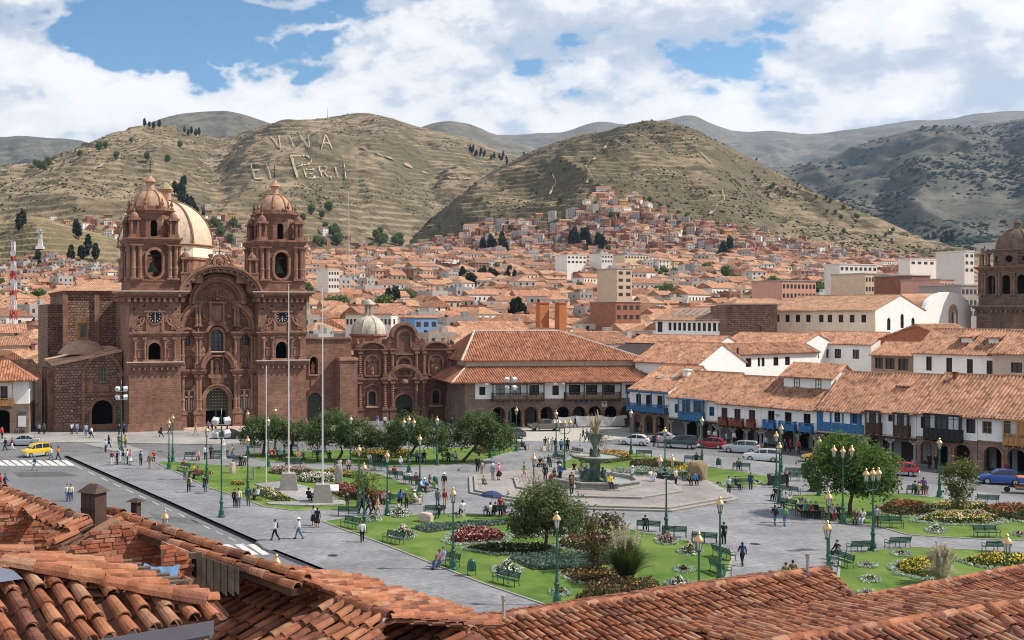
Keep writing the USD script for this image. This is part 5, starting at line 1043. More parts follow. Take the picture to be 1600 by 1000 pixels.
def merced_tower():
	t = thing("bell_tower","grey-brown stone bell tower with a dark ribbed dome at the right edge","bell tower",corner_at(1590,243),RROT + 90)
	st = masonry("grey_brown_ashlar",(.185,.122,.086),(.125,.082,.06),(.075,.055,.042),.7,.36,.02,bump=.6); tr = plain("grey_brown_trim",(.18,.12,.086),.35,.8,.9,.2,.5,6.0,coord="object",stains=.35)
	h = 5.6
	MB().box(-h - .3,h + .3,-h - .3,h + .3,0,18.6).build("shaft",st,t)
	mb = MB()
	for i,p in enumerate((.5,.9,1.3)): mb.box(-h - p,h + p,-h - p,h + p,18.6 + i * .35,18.95 + i * .35 + .001 * i)
	mb.build("cornice",tr,t)
	mb = MB()
	for k in range(4):
		mb.frame(rotz_m(k * math.pi / 2))
		for i in range(12): mb.box(-h - .2 + i * .97,-h + .25 + i * .97,-h - .75,-h - .3,18.1,18.6)
	mb.frame(); mb.build("cornice_corbel",tr,t)
	ops = [arch_poly(u,1.7,22.2,26.4) for u in (-3.0,0.2 - .2,3.0)]
	MB().box(-h,h,-h,h,19.65,21.6).build("belfry_base",st,t)
	mb = MB()
	for k in range(4): mb.frame(rotz_m(k * math.pi / 2)); wp = sbox(-h,21.6,h,27.6).difference(unary_union(ops)); mb.prism(wp if k % 2 == 0 else wp.intersection(sbox(-h + .72,0,h - .72,50)),-h,-h + .7)
	mb.frame(); mb.build("belfry_wall",st,t)
	for k in range(4):
		for u in (-4.7,-4.2,-1.7,-1.3,1.3,1.7,4.2,4.7): mb = MB().frame(rotz_m(k * math.pi / 2)); column_mb(mb,u,-h - .25,21.9,26.9,.24,8); mb.build("belfry_column",tr,t)
		for u in (-3,0,3): MB().frame(rotz_m(k * math.pi / 2)).prism(arch_poly(u,2.2,22.0,26.75).difference(arch_poly(u,1.7,21.9,26.4)),-h - .12,-h).build("arch_frame",tr,t)
	MB().box(-3.4,3.4,-3.4,3.4,21.6,27).build("dark_recess",M["black_hole"],t)
	for u in (-3,0,3): MB().lathe([(.7,0),(.62,.15),(.45,.6),(.32,1.1),(0,1.25)],(u,-h + .9,23.6),10).build("bell",M["bronze"],t)
	mb = MB()
	for i,p in enumerate((.25,.5,.75)): mb.box(-h - p,h + p,-h - p,h + p,27.6 + i * .25,27.85 + i * .25 + .001 * i)
	mb.build("belfry_cornice",tr,t)
	mb = MB()
	for k in range(8):
		mb.frame(rotz_m(k * math.pi / 4)); r = 4.2; sd = 2 * r * math.tan(math.pi / 8); mb.prism(sbox(-sd / 2,28.4,sd / 2,31.8).difference(Point(0,30.0).buffer(.75,10)),-r,-r + .5)
	mb.frame(); mb.build("drum",st,t); MB().lathe([(3.4,0),(3.4,3.2)],(0,0,28.4),8).build("dark_recess",M["black_hole"],t)
	MB().lathe([(4.5,0),(4.9,.25),(4.9,.5),(4.0,.55)],(0,0,31.7),8,math.pi / 8).build("drum_cornice",tr,t)
	prof = [(4.25 * math.cos(q),4.6 * math.sin(q)) for q in np.linspace(0,1.4,12)]
	d = MB().lathe(prof,(0,0,32.2),24).build("dome",plain("dark_dome_stone",(.14,.098,.072),.3,.9,.85,.2,.3,5,coord="object",stains=.3),t,40)
	for k in range(8): q = k * math.pi / 4; mb = MB(); mb.tube([((r + .03) * math.cos(q),(r + .03) * math.sin(q),32.2 + hh) for r,hh in prof],.16,5); mb.build("dome_rib",tr,d)
	MB().lathe([(.9,0),(1.0,.15),(.6,.3),(.6,1.2),(.9,1.35),(.7,1.8),(.25,2.2),(.12,2.3),(.2,2.5),(0,2.8)],(0,0,36.6),12).build("dome_lantern",tr,t)
	for sx in (-1,1):
		for sy in (-1,1):
			u,y = sx * 4.7,sy * 4.7; mb = MB(); mb.box(u - .9,u + .9,y - .9,y + .9,28.35,28.8)
			for ax in (-1,1):
				for ay in (-1,1): mb.box(u + ax * .6 - .16,u + ax * .6 + .16,y + ay * .6 - .16,y + ay * .6 + .16,28.8,31.0)
			mb.box(u - .95,u + .95,y - .95,y + .95,31.0,31.3); mb.lathe([(.85,0),(.75,.5),(.4,.9),(.12,1.0),(.1,1.3),(.2,1.5),(0,2.0)],(u,y,31.3),10); mb.build("corner_turret",tr,t)
merced_tower()
c1 = corner_at(1136,236); L1 = 18.5
simple_house("white_long_house","long white building with a row of dark windows and slanting skylights on its roof",c1 - RD * L1,RROT,L1,13,0,16.6,19.4,W_,M["roof_pale"],[(1.2,1.3,13.6,16.0,R_)] + [(3.9 + 1.28 * i,.75,14.0,15.8,R_) for i in range(11)],ribs=False)
t = stage.GetPrimAtPath("/World/white_long_house")
for i in range(9):
	y_ = 1.6; x_ = 3.5 + i * 1.6
	MB().add([(x_,y_,16.75 + 2.8 * y_ / 6.5),(x_ + .6,y_,16.75 + 2.8 * y_ / 6.5),(x_ + .6,5.2,16.75 + 2.8 * 5.2 / 6.5),(x_,5.2,16.75 + 2.8 * 5.2 / 6.5)],[(0,1,2,3)]).build("skylight",M["zinc"],t)
t = thing("rubble_end_block","brown rubble stone block with a blind arch at the left end of the cream convent","stone block",corner_at(1134,234),RROT + 55)
w2 = 11.0
MB().prism(sbox(0,0,w2,19.8).difference(arch_poly(6.6,2.2,12,15.6)),0,1).box(0,w2,1,9,0,19.6).build("wall",M["rubble"],t); MB().prism(arch_poly(6.6,2.2,12,15.6),.5,.6).build("blind_arch",M["stone_arc"],t)
MB().box(-.2,w2 + .2,-.25,9.2,19.8,20.05).build("coping",M["stone_pale"],t)
roof_prism(t,3,w2 + 3,2,9,20.05,21.2,M["roof_pale"],hip=2)
cg = corner_at(1092,168)
simple_house("gabled_house","white gabled house with a big plain tile roof behind the corner arcade house",cg - RD * 12,RROT,12,12,0,10.3,13.2,W_)
t = simple_house("courtyard_wing","white wing with wide dark windows and ribbed roof behind the arcade row",cg + RN * 12 - RD * 6,RROT + 90,31,6,0,11.2,12.8,W_,None,[(1.5,1.6,8.6,10.4,R_),(4.6,1.5,8.6,10.4,R_),(7.2,1.2,8.4,10.4,R_),(10.0,1.6,8.8,10.3,R_),(13.0,.7,8.8,10.3,R_),(14.2,.9,8.8,10.3,R_),(18,1.5,8.8,10.3,R_),(21.5,1.5,8.8,10.3,R_)])
mb = MB();
mb.tube([(5.4,-1.0,6),(5.4,-1.0,12.2)],.18,6); mb.tube([(6.2,-1.0,7),(6.9,-1.2,9.2),(6.3,-1.1,9.8)],.2,6); mb.build("stove_pipe",M["iron"],t)
cm = corner_at(1428,166)
simple_house("brick_house","half-plastered brick house with dark windows between the white wing and the white dormer house",cm - RD * 6.5,RROT,6.5,9,0,11.6,13.4,plain("patchy_brick_and_grey_plaster",(.30,.20,.15),.3,.5,.95,.1,.4,8,c2=(.36,.30,.25)),None,[(1.2,1.2,9.3,11,R_),(2.9,1.4,9.3,11,R_),(4.9,1.5,9.2,11,R_),(2.4,1.0,6.4,8.0,R_),(5.0,1.3,6.2,7.8,R_)])
ch = corner_at(1566,152)
t = simple_house("dormer_house","white house with four tall windows and two roof dormers behind the black balcony house",ch - RD * 12,RROT,12,12,0,12.3,15.6,W_,None,[(2.2,.8,9.5,11.6,R_),(5.0,.8,9.4,11.5,R_),(7.8,.8,9.3,11.4,R_),(10.4,.8,9.2,11.3,R_),(1.8,1.4,7.2,8.1,R_),(3.8,.6,7.0,7.9,R_),(4.6,.6,7.0,7.9,R_),(6.4,1.2,6.8,7.6,R_)])
for x_ in (5.6,9.2):
	MB().box(x_,x_ + 1.3,2.4,5.5,13.2,14.6).build("dormer",W_,t); rib_roof(t,[(x_ - .4,2.0,14.5),(x_ + 1.7,2.0,14.5),(x_ + 1.7,6.0,15.3),(x_ - .4,6.0,15.3)],M["roof"],name="dormer_roof")
simple_house("grey_plaster_house","grey-brown plastered house with a shuttered window at the right edge behind the arcade row",corner_at(1640,146) - RD * 7,RROT,9,11,0,12.6,15.4,plain("grey_brown_plaster",(.42,.33,.27),.15,.6,.9,.1),None,[(3,1.4,9.8,11.2,R_)])
simple_house("roof_cluster_house","low brick house with a gabled tile roof in front of the white round-topped church",corner_at(1500,190) - RD * 9,RROT,14,14,0,12.3,15.0,M["brick_clay"])
simple_house("roof_cluster_house","low house with a broad tile roof left of the white dormer house's ridge",corner_at(1590,176) - RD * 10,RROT + 90,14,12,0,13.5,16.0,M["brick_clay"])
simple_house("low_tiled_house","low house with rust-brown sheet roof beside the corner building",corner_at(1040,186) - RD * 14,RROT,14,14,0,10.2,12.4,M["white"],M["rust"],ribs=False)
simple_house("low_tiled_house","low house with ribbed tile roof behind the blue gallery corner house",corner_at(1010,205) - RD * 16,RROT + 90,18,12,0,11.8,14.0,M["white"])
simple_house("low_tiled_house","long low tiled house below the white building with skylights",corner_at(1110,205) - RD * 20,RROT,20,11,0,11.5,13.6,M["white"],None,[(2 + 3.2 * i,1.1,9.2,10.6,R_) for i in range(6)],[(2.6,1.2,9.0,10.6,R_),(7.6,1.2,9.0,10.6,R_)])
simple_house("low_tiled_house","low tiled house below the cream convent's left end",corner_at(1250,198) - RD * 16,RROT,16,12,0,12.2,14.2,M["white"],None,[(2 + 3 * i,1.2,9.6,11.2,R_) for i in range(5)],[(2.6,1.2,9.6,11.2,R_),(5.6,1.2,9.6,11.2,R_),(9.2,1.2,9.6,11.2,R_)])
simple_house("low_tiled_house","low tiled house below the cream convent's white gable",corner_at(1370,196) - RD * 16,RROT,15,12,0,12.4,14.4,M["white"],None,[(2 + 3.4 * i,1.2,9.6,11.3,R_) for i in range(4)],[(3,1.2,9.6,11.2,R_),(6,1.0,9.6,11.2,R_),(9,1.2,9.6,11.2,R_)])
# square, streets, lawns
PZ = 0.16
def GP(x,y,z=PZ): return G(x,y,z)
def sheet(name,pxs,z,mat,base=None,label=None,cat=None,kind="structure",px=True):
	pts = [G(x,y,z)[:2] for x,y in pxs] if px else pxs
	pg = Polygon(pts).buffer(0); mb = MB()
	if base is None:
		v,f = trimesh.creation.triangulate_polygon(pg,engine="earcut"); mb.add(np.c_[v,np.full(len(v),z)],f)
		mb.f = [np.where((np.cross(np.vstack(mb.v)[fa[:,1]] - np.vstack(mb.v)[fa[:,0]],np.vstack(mb.v)[fa[:,2]] - np.vstack(mb.v)[fa[:,0]])[:,2] < 0)[:,None],fa[:,::-1],fa) for fa in mb.f]
	else: mb.prism(pg,base,z,"xy")
	o = mb.build(name,mat); tag(o,label,cat,None,kind); return pg
def paving_mat(name,c1,c2,mortar,bw,bh,rot,msize=.03,var=.3,patch=.16):
	N = {"g": ("geometry",{}),"mp": ("mapping",{"rotation": (0,0,rot)}),"b": ("brick_texture",{"scale": 1.0,"brick_width": bw,"row_height": bh,"mortar_size": msize,"color1": c1,"color2": c2,"mortar": mortar,"bias": 0.0,"mortar_smooth": .2}),
         "n": ("noise_texture",{"scale": .16,"detail": 8.0,"roughness": .66}),"r": ("rgb_ramp",{"ramp": [(.3,(1 - var,) * 3),(.7,(1 + var,) * 3)]}),"m": ("mix",{"mix_type": "multiply","fac": 1.0}),
         "n2": ("noise_texture",{"scale": 2.2,"detail": 6.0,"roughness": .7}),"r2": ("rgb_ramp",{"ramp": [(.35,(1 - patch,) * 3),(.65,(1 + patch,) * 3)]}),"m2": ("mix",{"mix_type": "multiply","fac": 1.0}),"bp": ("bump",{"strength": .3,"distance": .02})}
	L = [("g.position","mp.vector"),("mp.vector","b.vector"),("g.position","n.vector"),("n.fac","r.fac"),("b.color","m.color1"),("r.color","m.color2"),("g.position","n2.vector"),("n2.fac","r2.fac"),("m.color","m2.color1"),("r2.color","m2.color2"),("m2.color","p.base_color"),("n2.fac","bp.height"),("bp.normal","p.normal")]
	return principled(name,N,L,.72,.35)
GROT = math.radians(27)
M["slabs"] = paving_mat("grey_paving_slabs",(.205,.20,.205),(.175,.172,.18),(.125,.12,.125),1.1,.62,-GROT)
M["asphalt"] = paving_mat("grey_cobbled_street",(.155,.15,.152),(.135,.13,.134),(.10,.098,.10),.3,.2,-GROT,.02,.22,.15)
M["pale_paving"] = paving_mat("pale_paving",(.30,.28,.265),(.26,.245,.235),(.18,.17,.16),.8,.5,-GROT)
M["platform"] = paving_mat("pinkish_stone_paving",(.255,.225,.21),(.225,.20,.188),(.22,.185,.17),.9,.6,-GROT)
M["kerb"] = plain("dark_kerb_stone",(.035,.033,.033),.25,1.5,.85,.2,.3,8)
def grass_mat():
	N = {"g": ("geometry",{}),"n": ("noise_texture",{"scale": .7,"detail": 8.0,"roughness": .7}),"r": ("rgb_ramp",{"ramp": [(.25,(.048,.092,.016)),(.5,(.073,.135,.024)),(.75,(.12,.18,.045))]}),
         "n2": ("noise_texture",{"scale": 14.0,"detail": 5.0,"roughness": .7}),"r2": ("rgb_ramp",{"ramp": [(.3,(.62,.62,.6)),(.7,(1.3,1.3,1.2))]}),"m": ("mix",{"mix_type": "multiply","fac": 1.0}),"bp": ("bump",{"strength": .8,"distance": .04}),
         "n3": ("noise_texture",{"scale": .22,"detail": 4.0}),"r3": ("rgb_ramp",{"ramp": [(.4,(0,0,0)),(.7,(.75,) * 3)]}),"m3": ("mix",{"color2": (.17,.22,.05)})}
	L = [("g.position","n.vector"),("g.position","n2.vector"),("g.position","n3.vector"),("n.fac","r.fac"),("n2.fac","r2.fac"),("r.color","m3.color1"),("n3.fac","r3.fac"),("r3.color","m3.fac"),("m3.color","m.color1"),("r2.color","m.color2"),("m.color","p.base_color"),("n2.fac","bp.height"),("bp.normal","p.normal")]
	return principled("mown_grass",N,L,.9,.15)
M["grass"] = grass_mat()
sheet("street",[(-200,672),(-120,663),(560,655),(1010,664),(1010,661),(2100,762),(2100,1400),(1500,2600),(-900,2600),(-700,1000)],0.0,M["asphalt"])
pave = [(105,714),(255,781),(405,849),(412,856),(430,862),(715,977),(1100,1140),(1900,1300),(1900,816),(1600,778),(1420,752),(1200,722),(1000,700),(900,690),(800,690),(600,698),(400,712),(250,715),(228,703)]
sheet("pavement",pave,PZ,M["slabs"],0.0)
kb = 0
for (x0,y0),(x1,y1) in (((105,714),(405,849)),((430,862),(715,977))):
	a,b = G(x0,y0,0),G(x1,y1,0); n = int(np.linalg.norm(b - a) / 2.4); d = (b - a) / n; w = np.array([d[1],-d[0],0]) / np.linalg.norm(d) * .34; w = w if w[0] < 0 else -w
	for i in range(n):
		p,q = a + d * (i + .01),a + d * (i + .99); z = PZ + .015 + .004 * (i % 3)
		mb = MB(); mb.add([p,q,q + w,p + w,p + (0,0,z),q + (0,0,z),q + w + (0,0,z),p + w + (0,0,z)],[(4,5,6,7),(7,6,5,4),(0,1,5,4),(1,2,6,5),(2,3,7,6),(3,0,4,7)])
		mb.build("kerb_stone",M["kerb"],stage.GetPrimAtPath("/World/pavement"))
sheet("church_forecourt",[(-150,690),(0,691),(130,691),(330,694),(420,690),(560,676),(560,664),(200,674.5),(-20,676),(-150,678)],.10,M["pale_paving"],0.0)
sheet("raised_crossing",[(130,692.5),(188,691.5),(226,703.5),(190,706.5),(165,701.5)],.05,M["pale_paving"],0.0)
sheet("dusty_yard",[(745,670),(1005,668),(1000,682),(930,690),(780,689)],.004,plain("dusty_ground",(.36,.33,.29),.15,.4,.95,.1,.2,6))
t = thing("road_marking","white zebra crossing stripes across the street left of the yellow taxi","zebra crossing")
for i in range(9):
	x = -10 + i * 13.2; MB().add([G(x,719,.004),G(x + 8,719,.004),G(x + 23,727.5,.004),G(x + 12,727.5,.004)],[(0,1,2,3)]).build("stripe",M["white_paint"],t)
t = thing("road_marking","white zebra crossing stripes by the gap in the kerb near the brick roofs","zebra crossing")
for i in range(3): MB().add([G(347 + i * 20,851,.004),G(357 + i * 20,850,.004),G(387 + i * 17,866,.004),G(376 + i * 17,867,.004)],[(0,1,2,3)]).build("stripe",M["white_paint"],t)
t = thing("road_marking","thin broken white lane line along the street beside the dark kerb","lane line")
for i in range(14):
	f0,f1 = i / 14,(i + .55) / 14
	a,b = np.array([118,727]) + f0 * np.array([280,131]),np.array([118,727]) + f1 * np.array([280,131])
	MB().add([G(a[0],a[1],.004),G(b[0],b[1],.004),G(b[0] - 1,b[1] + .8,.004),G(a[0] - 1,a[1] + .8,.004)],[(0,1,2,3)]).build("dash",plain("worn_road_paint",(.36,.36,.36),.3,2,.85,.1) if i == 0 else _mats["worn_road_paint"],t)
for i,(x,y,r) in enumerate(((300,760,.38),(520,868,.38),(250,705,.4),(1010,790,.38),(1180,850,.38))):
	t = thing("manhole_cover",("dark round manhole cover on the pavement by the kerb's middle","dark round manhole cover on the pavement near the bottom roofs","dark round manhole cover in the street before the church","dark round manhole cover right of the fountain steps","dark round manhole cover on the walkway left of the right lawns")[i],"manhole cover",G(x,y,0 if i == 2 else PZ)); MB().lathe([(r,.003),(r,.012),(r * .8,.014),(0.01,.014)],n=18).build("lid",M["kerb"],t)
for i,p in enumerate(([(20,738),(95,737),(125,744),(30,746)],[(230,800),(300,812),(330,822),(245,812)],[(480,690),(600,682),(620,686),(490,695)],[(560,935),(600,950),(640,975),(590,960)])): sheet("road_patch",p,.004,plain(f"tar_patch_{'abcd'[i]}",(.085 + .02 * i,.083 + .02 * i,.085 + .02 * i),.25,.8,.85,.2))
LAWNS = dict(
 a=[(243,722),(290,723),(360,729),(460,732),(560,737),(592,741),(640,760),(658,772),(655,782),(640,787),(600,790),(560,794),(540,796),(460,798),(415,792),(380,779),(330,763),(290,744)],
 b=[(380,712),(420,722),(560,727),(640,729),(735,725),(800,706),(815,698),(795,695),(700,701),(600,703),(480,705),(395,708)],
 c=[(505,815),(560,808),(640,806),(700,803),(790,806),(900,815),(985,829),(1050,842),(1110,852),(1143,863),(1140,880),(1128,915),(1100,952),(1000,966),(900,963),(865,949),(760,913),(680,882),(600,850)],
 d=[(858,738),(880,722),(920,707),(965,703),(1010,712),(1090,727),(1160,738),(1204,746),(1209,755),(1180,760),(1120,762),(1060,758),(1000,755),(930,752),(880,748)],
 e=[(1224,790),(1240,775),(1290,770),(1400,771),(1480,781),(1600,798),(1760,820),(1760,852),(1600,845),(1500,841),(1420,836),(1375,823),(1310,815),(1250,803)],
 f=[(1315,867),(1370,860),(1430,856),(1520,860),(1600,866),(1760,876),(1760,985),(1500,985),(1345,948),(1312,905)])
LP = {}
for k,v in LAWNS.items():
	pg = Polygon([GP(x,y)[:2] for x,y in v]).buffer(-.5).buffer(.5)
	mb = MB().prism(pg,PZ - .01,PZ + .05,"xy"); tag(mb.build("lawn",M["grass"]),kind="structure")
	mb = MB().prism(pg.buffer(.16).difference(pg.buffer(.004)),PZ - .01,PZ + .07,"xy"); tag(mb.build("lawn_edging",M["stone_grey"]),kind="structure"); LP[k] = pg
LZ = PZ + .05
plinth = [(397,757.5),(443,753.5),(480,762),(541,786),(538,790),(480,792),(421,789.5),(415,787),(468,785)]
MBp = MB().prism(Polygon([GP(x,y)[:2] for x,y in plinth]).buffer(0),LZ - .03,LZ + .10,"xy"); tag(MBp.build("flagpole_terrace",M["pale_paving"]),kind="structure")
# foliage helpers
def leaf_cloud(mb,c,size,rng,aspect=.45,droop=0.0,norm=None):
	"leaf quads centred on the points c"
	n = len(c)
	if n == 0: return
	d = rng.normal(size=(n,3)); d[:,2] -= droop * 1.5; d /= np.linalg.norm(d,axis=1,keepdims=True)
	q = rng.normal(size=(n,3)); q -= (q * d).sum(1,keepdims=True) * d; q /= np.linalg.norm(q,axis=1,keepdims=True) + 1e-9
	s = size * rng.uniform(.6,1.35,(n,1)); a,b = d * s,q * s * aspect
	v = np.stack([c - a,c + b * .9,c + a,c - b * .9],1).reshape(-1,3)
	i = np.arange(n) * 4; mb.add(v,np.stack([i,i + 1,i + 2,i + 3],1))
def poly_points(pg,n,rng):
	x0,y0,x1,y1 = pg.bounds; out = []
	while len(out) < n:
		p = rng.uniform((x0,y0),(x1,y1),(max(64,n),2)); m = shapely.contains_xy(pg,p[:,0],p[:,1]); out += list(p[m])
	return np.array(out[:n])
FL = dict(green=leaf_mat("bed_foliage",(.035,.075,.018),(.10,.16,.04),.25),dark=leaf_mat("dark_bed_foliage",(.022,.045,.016),(.06,.09,.03),.2),silver=leaf_mat("silver_border_leaves",(.30,.36,.27),(.52,.58,.48),.2),teal=leaf_mat("blue_green_cover",(.075,.125,.095),(.15,.21,.16),.2),
  olive=leaf_mat("olive_brown_foliage",(.06,.05,.02),(.16,.13,.05),.25),wine=leaf_mat("wine_red_leaves",(.07,.02,.02),(.19,.05,.04),.25),
  white=plain("white_petals",(.74,.70,.64),.1,5,.7,.2),pink=plain("pink_petals",(.62,.30,.34),.25,3,.7,.2,c2=(.75,.55,.52)),red=plain("red_petals",(.34,.06,.045),.3,3,.7,.2,c2=(.42,.15,.08)),yellow=plain("yellow_petals",(.66,.46,.04),.2,3,.7,.2,c2=(.72,.60,.16)),orange=plain("orange_petals",(.44,.19,.07),.3,3,.7,.2),rose=plain("pale_rose_petals",(.66,.52,.44),.2,3,.7,.2))
BEDS = []
def bed(label,pts,h,leaf="green",flowers=(("white",.3),),border=None,dens=90,seed=0,px=True,cat="flower bed",ls=.12,fs=.07):
	rng = np.random.default_rng(seed + 100); pg = Polygon([G(x,y,LZ)[:2] for x,y in pts]).buffer(0) if px else pts
	c = pg.centroid; t = thing("flower_bed",label,cat,(c.x,c.y,LZ)); pl = affinity.translate(pg,-c.x,-c.y)
	n = int(min(6500,max(160,pl.area * dens))); p = poly_points(pl,n,rng)
	edge = np.clip(np.array([pl.exterior.distance(Point(q)) for q in p]) / max(.25,h * .8),.25,1)
	hh = h * edge * (.75 + .5 * fbm(np.c_[p * .9,np.zeros(n)],2,seed))
	mb = MB(); leaf_cloud(mb,np.c_[p,hh * rng.uniform(.25,1.0,n)],ls,rng,.55); mb.build("foliage",FL[leaf],t)
	MB().prism(pl.buffer(-.05),.001,.06,"xy").build("soil",plain("bed_soil",(.05,.04,.025),.3,3,.95,.1) if "bed_soil" not in _mats else _mats["bed_soil"],t)
	for col,k in flowers:
		m = int(n * k); q = p[:m] if col == "silver" else p[rng.permutation(n)[:m]]; e = np.clip(np.array([pl.exterior.distance(Point(w)) for w in q]) / max(.25,h * .8),.25,1)
		mb = MB(); leaf_cloud(mb,np.c_[q,h * e * (.75 + .5 * fbm(np.c_[q * .9,np.zeros(m)],2,seed)) * rng.uniform(.92,1.1,m)],fs,rng,.85); mb.build("blossoms",FL[col],t)
	if border:
		ring = pl.buffer(border).difference(pl.buffer(-.02)); m = int(ring.area * 130); q = poly_points(ring,m,rng)
		mb = MB(); leaf_cloud(mb,np.c_[q,rng.uniform(.02,.16,m)],.1,rng,.6); mb.build("border_plants",FL["silver"],t)
	return t
def oval(x,y,rx,ry):
	c = G(x,y,LZ); k = c[1] / FPX
	e = G(x,y + ry,LZ); return [(x + rx * math.cos(a),y + ry * math.sin(a)) for a in np.linspace(0,2 * math.pi,20,endpoint=False)]
_s = [0]
def B(label,pts,h,*a,**k): _s[0] += 1; return bed(label,pts,h,*a,seed=_s[0],**k)
B("low bed of pink flowers behind the first flagpole",oval(455,738,36,4.2),.55,"green",(("pink",.55),("white",.1)))
B("bed of white and pale pink flowers right of the second flagpole",oval(495,750,33,4.8),.6,"green",(("rose",.35),("white",.3)))
B("small yellow-green round bed left of the flagpole terrace",oval(372,756,12,2.6),.25,"olive",(("yellow",.3),))
B("small yellow-green bed beside the lamp left of the flagpole terrace",oval(321,740,12,2.2),.25,"olive",(("yellow",.3),))
B("bed of mixed pale flowers in the grass triangle before the flagpole terrace",[(402,768),(420,765),(452,778),(455,783),(430,783),(408,776)],.4,"green",(("rose",.25),("yellow",.15)))
B("long bed of dark red flowers around the thin sapling",[(510,765),(540,760),(585,772),(613,774),(618,779),(590,785),(565,783),(530,776)],.6,"dark",(("red",.45),("rose",.1)))
B("orange and yellow flower strip under the back trees",[(550,709),(640,707),(640,715),(600,717),(552,715)],.6,"green",(("yellow",.3),("orange",.2)))
B("red and orange flowers at the foot of the leaning tree",oval(755,705,16,3.5),.5,"green",(("orange",.25),))
B("orange tipped plants among the grass behind the second flagpole",[(497,737),(525,736),(555,742),(553,747),(520,744)],.35,"green",(("yellow",.25),("orange",.2)))
for (x,y,rx,lab,col) in ((624,803,14,"round bush of white flowers at the lawn edge right of the lamp pair","white"),(630,836,16,"round bush of cream flowers behind the green bench on the front lawn","rose"),(793,892,18,"round bush of white flowers behind the green bench at the lawn's lower edge","white"),(1078,862,13,"round bed of white flowers near the right corner of the front lawn","rose"),(1042,846,13,"round bed of pink and white flowers near the row of benches","pink"),(1462,829,11,"round white flower mound on the right lawn","white"),(1060,913,14,"round white flower mound beside the brown bushes near the big roof","white")):
	B(lab,oval(x,y,rx,rx * .38),.85,"green",((col,.42),),border=.35,dens=170)
for (x,y,rx,lab,leaf,h) in ((1068,891,14,"ring of pale plants around a small tuft on the front lawn","olive",.35),(876,927,15,"ring of pale plants around a tuft beside the lamp near the big roof","olive",.4),(715,806,10,"two small clipped shrubs with pale edging near the umbrella group","olive",.7),(1355,884,12,"ring of pale plants with a small tuft on the front right lawn","olive",.4),(1360,906,13,"ring of pale plants with a leafy tuft on the front right lawn's left side","green",.45),(1408,866,12,"ring of pale plants with pinkish flowers by the two empty benches","olive",.4),(1357,928,9,"small bush of yellow and red flowers at the roof edge","olive",.6),(1594,836,10,"dark red tuft with pale edging at the right border","wine",.8),(582,812,12,"leafy bush with pale edging beside the bench at the lawn's left corner","green",.6),(1253,783,10,"bushy bed with pale flowers at the left tip of the big round tree's lawn","olive",.8),(1123,757,8,"small round bed of pale flowers beside the seated couple","olive",.25),(1183,754,7,"small round bed of pale flowers near the standing man in blue","olive",.25),(884,706,9,"pale ring of plants on the fountain lawn's upper edge","olive",.2),(876,714,9,"pale ring of plants on the fountain lawn's left side","olive",.2)):
	B(lab,oval(x,y,rx * .55,rx * .22),h,leaf,(("rose",.15),),border=.42,dens=150)
B("blue-green ground cover wedge on the front lawn's back part",[(642,826),(660,820),(720,817),(790,813),(792,820),(720,826),(668,833)],.22,"teal",(),dens=110)
B("bed of dark red flowers left of the near round tree",[(700,846),(708,836),(730,828),(760,829),(790,838),(782,847),(740,850),(712,851)],.55,"wine",(("red",.3),("rose",.14)),border=.5)
B("dark clipped ground cover under the near round tree",[(725,858),(760,851),(850,851),(868,858),(850,865),(770,866)],.3,"dark",(("yellow",.06),),border=.3)
B("blue-green ground cover field in front of the near round tree",[(790,872),(815,868),(900,866),(960,872),(955,882),(900,888),(832,891)],.26,"teal",(),dens=110)
B("bed of red and white flowers right of the near round tree",[(872,848),(900,842),(950,846),(985,852),(960,862),(915,864),(876,857)],.6,"green",(("red",.35),("rose",.2)),border=.4)
B("pale edged strip of white flowers behind the near round tree",[(800,832),(880,829),(960,834),(955,840),(880,838),(805,839)],.35,"green",(("white",.3),("rose",.2)),border=.3)
B("orange-brown ground cover bed before the pampas grass",[(875,896),(910,889),(985,893),(980,905),(930,915),(893,909)],.35,"olive",(("orange",.12),("yellow",.06)),border=.25)
B("brown and wine-red shrubs at the edge of the big roof",[(900,935),(935,918),(1000,916),(1045,922),(1030,940),(960,950),(905,947)],1.0,"olive",(("orange",.05),("red",.03)),dens=120)
B("dark hedge strip on the lawn behind the fountain",[(985,722),(1030,721),(1075,729),(1030,731),(985,729)],.45,"olive",(),dens=110)
B("pale green plants on the lawn right of the fountain",[(950,738),(1000,733),(1070,739),(1085,744),(1020,746),(960,744)],.45,"green",(("silver",.6),),dens=110)
B("yellow flower bed on the lawn right of the fountain",[(1020,737),(1080,730),(1088,737),(1060,742),(1025,741)],.4,"green",(("yellow",.45),))
B("mixed flower bed of yellow and red blooms directly behind the fountain",[(905,718),(940,708),(985,712),(990,719),(950,724),(910,723)],.6,"green",(("yellow",.3),("orange",.25),("pink",.1)))
B("wide yellow and cream flower crescent before the bamboo clump",[(1432,815),(1460,806),(1500,802),(1545,806),(1568,816),(1540,821),(1480,820)],.5,"green",(("yellow",.25),("rose",.25)),border=.5)
B("yellow flower crescent behind the bamboo clump",[(1442,793),(1480,787),(1530,790),(1556,796),(1525,799),(1470,799)],.45,"green",(("yellow",.3),("rose",.25)),border=.3)
B("red salvia bed left of the bamboo clump",[(1373,795),(1395,789),(1430,792),(1462,800),(1440,806),(1405,808),(1380,804)],.75,"green",(("red",.35),("orange",.12)),border=.3)
B("red salvia bed right of the bamboo clump",[(1526,803),(1560,794),(1620,800),(1680,812),(1640,820),(1590,815),(1545,810)],.75,"green",(("red",.35),("orange",.15)),border=.3)
B("broad yellow flower bed beside the pale pampas on the front right lawn",[(1398,887),(1412,880),(1445,876),(1475,885),(1470,903),(1440,905),(1408,898)],.45,"green",(("yellow",.5),),border=.5)
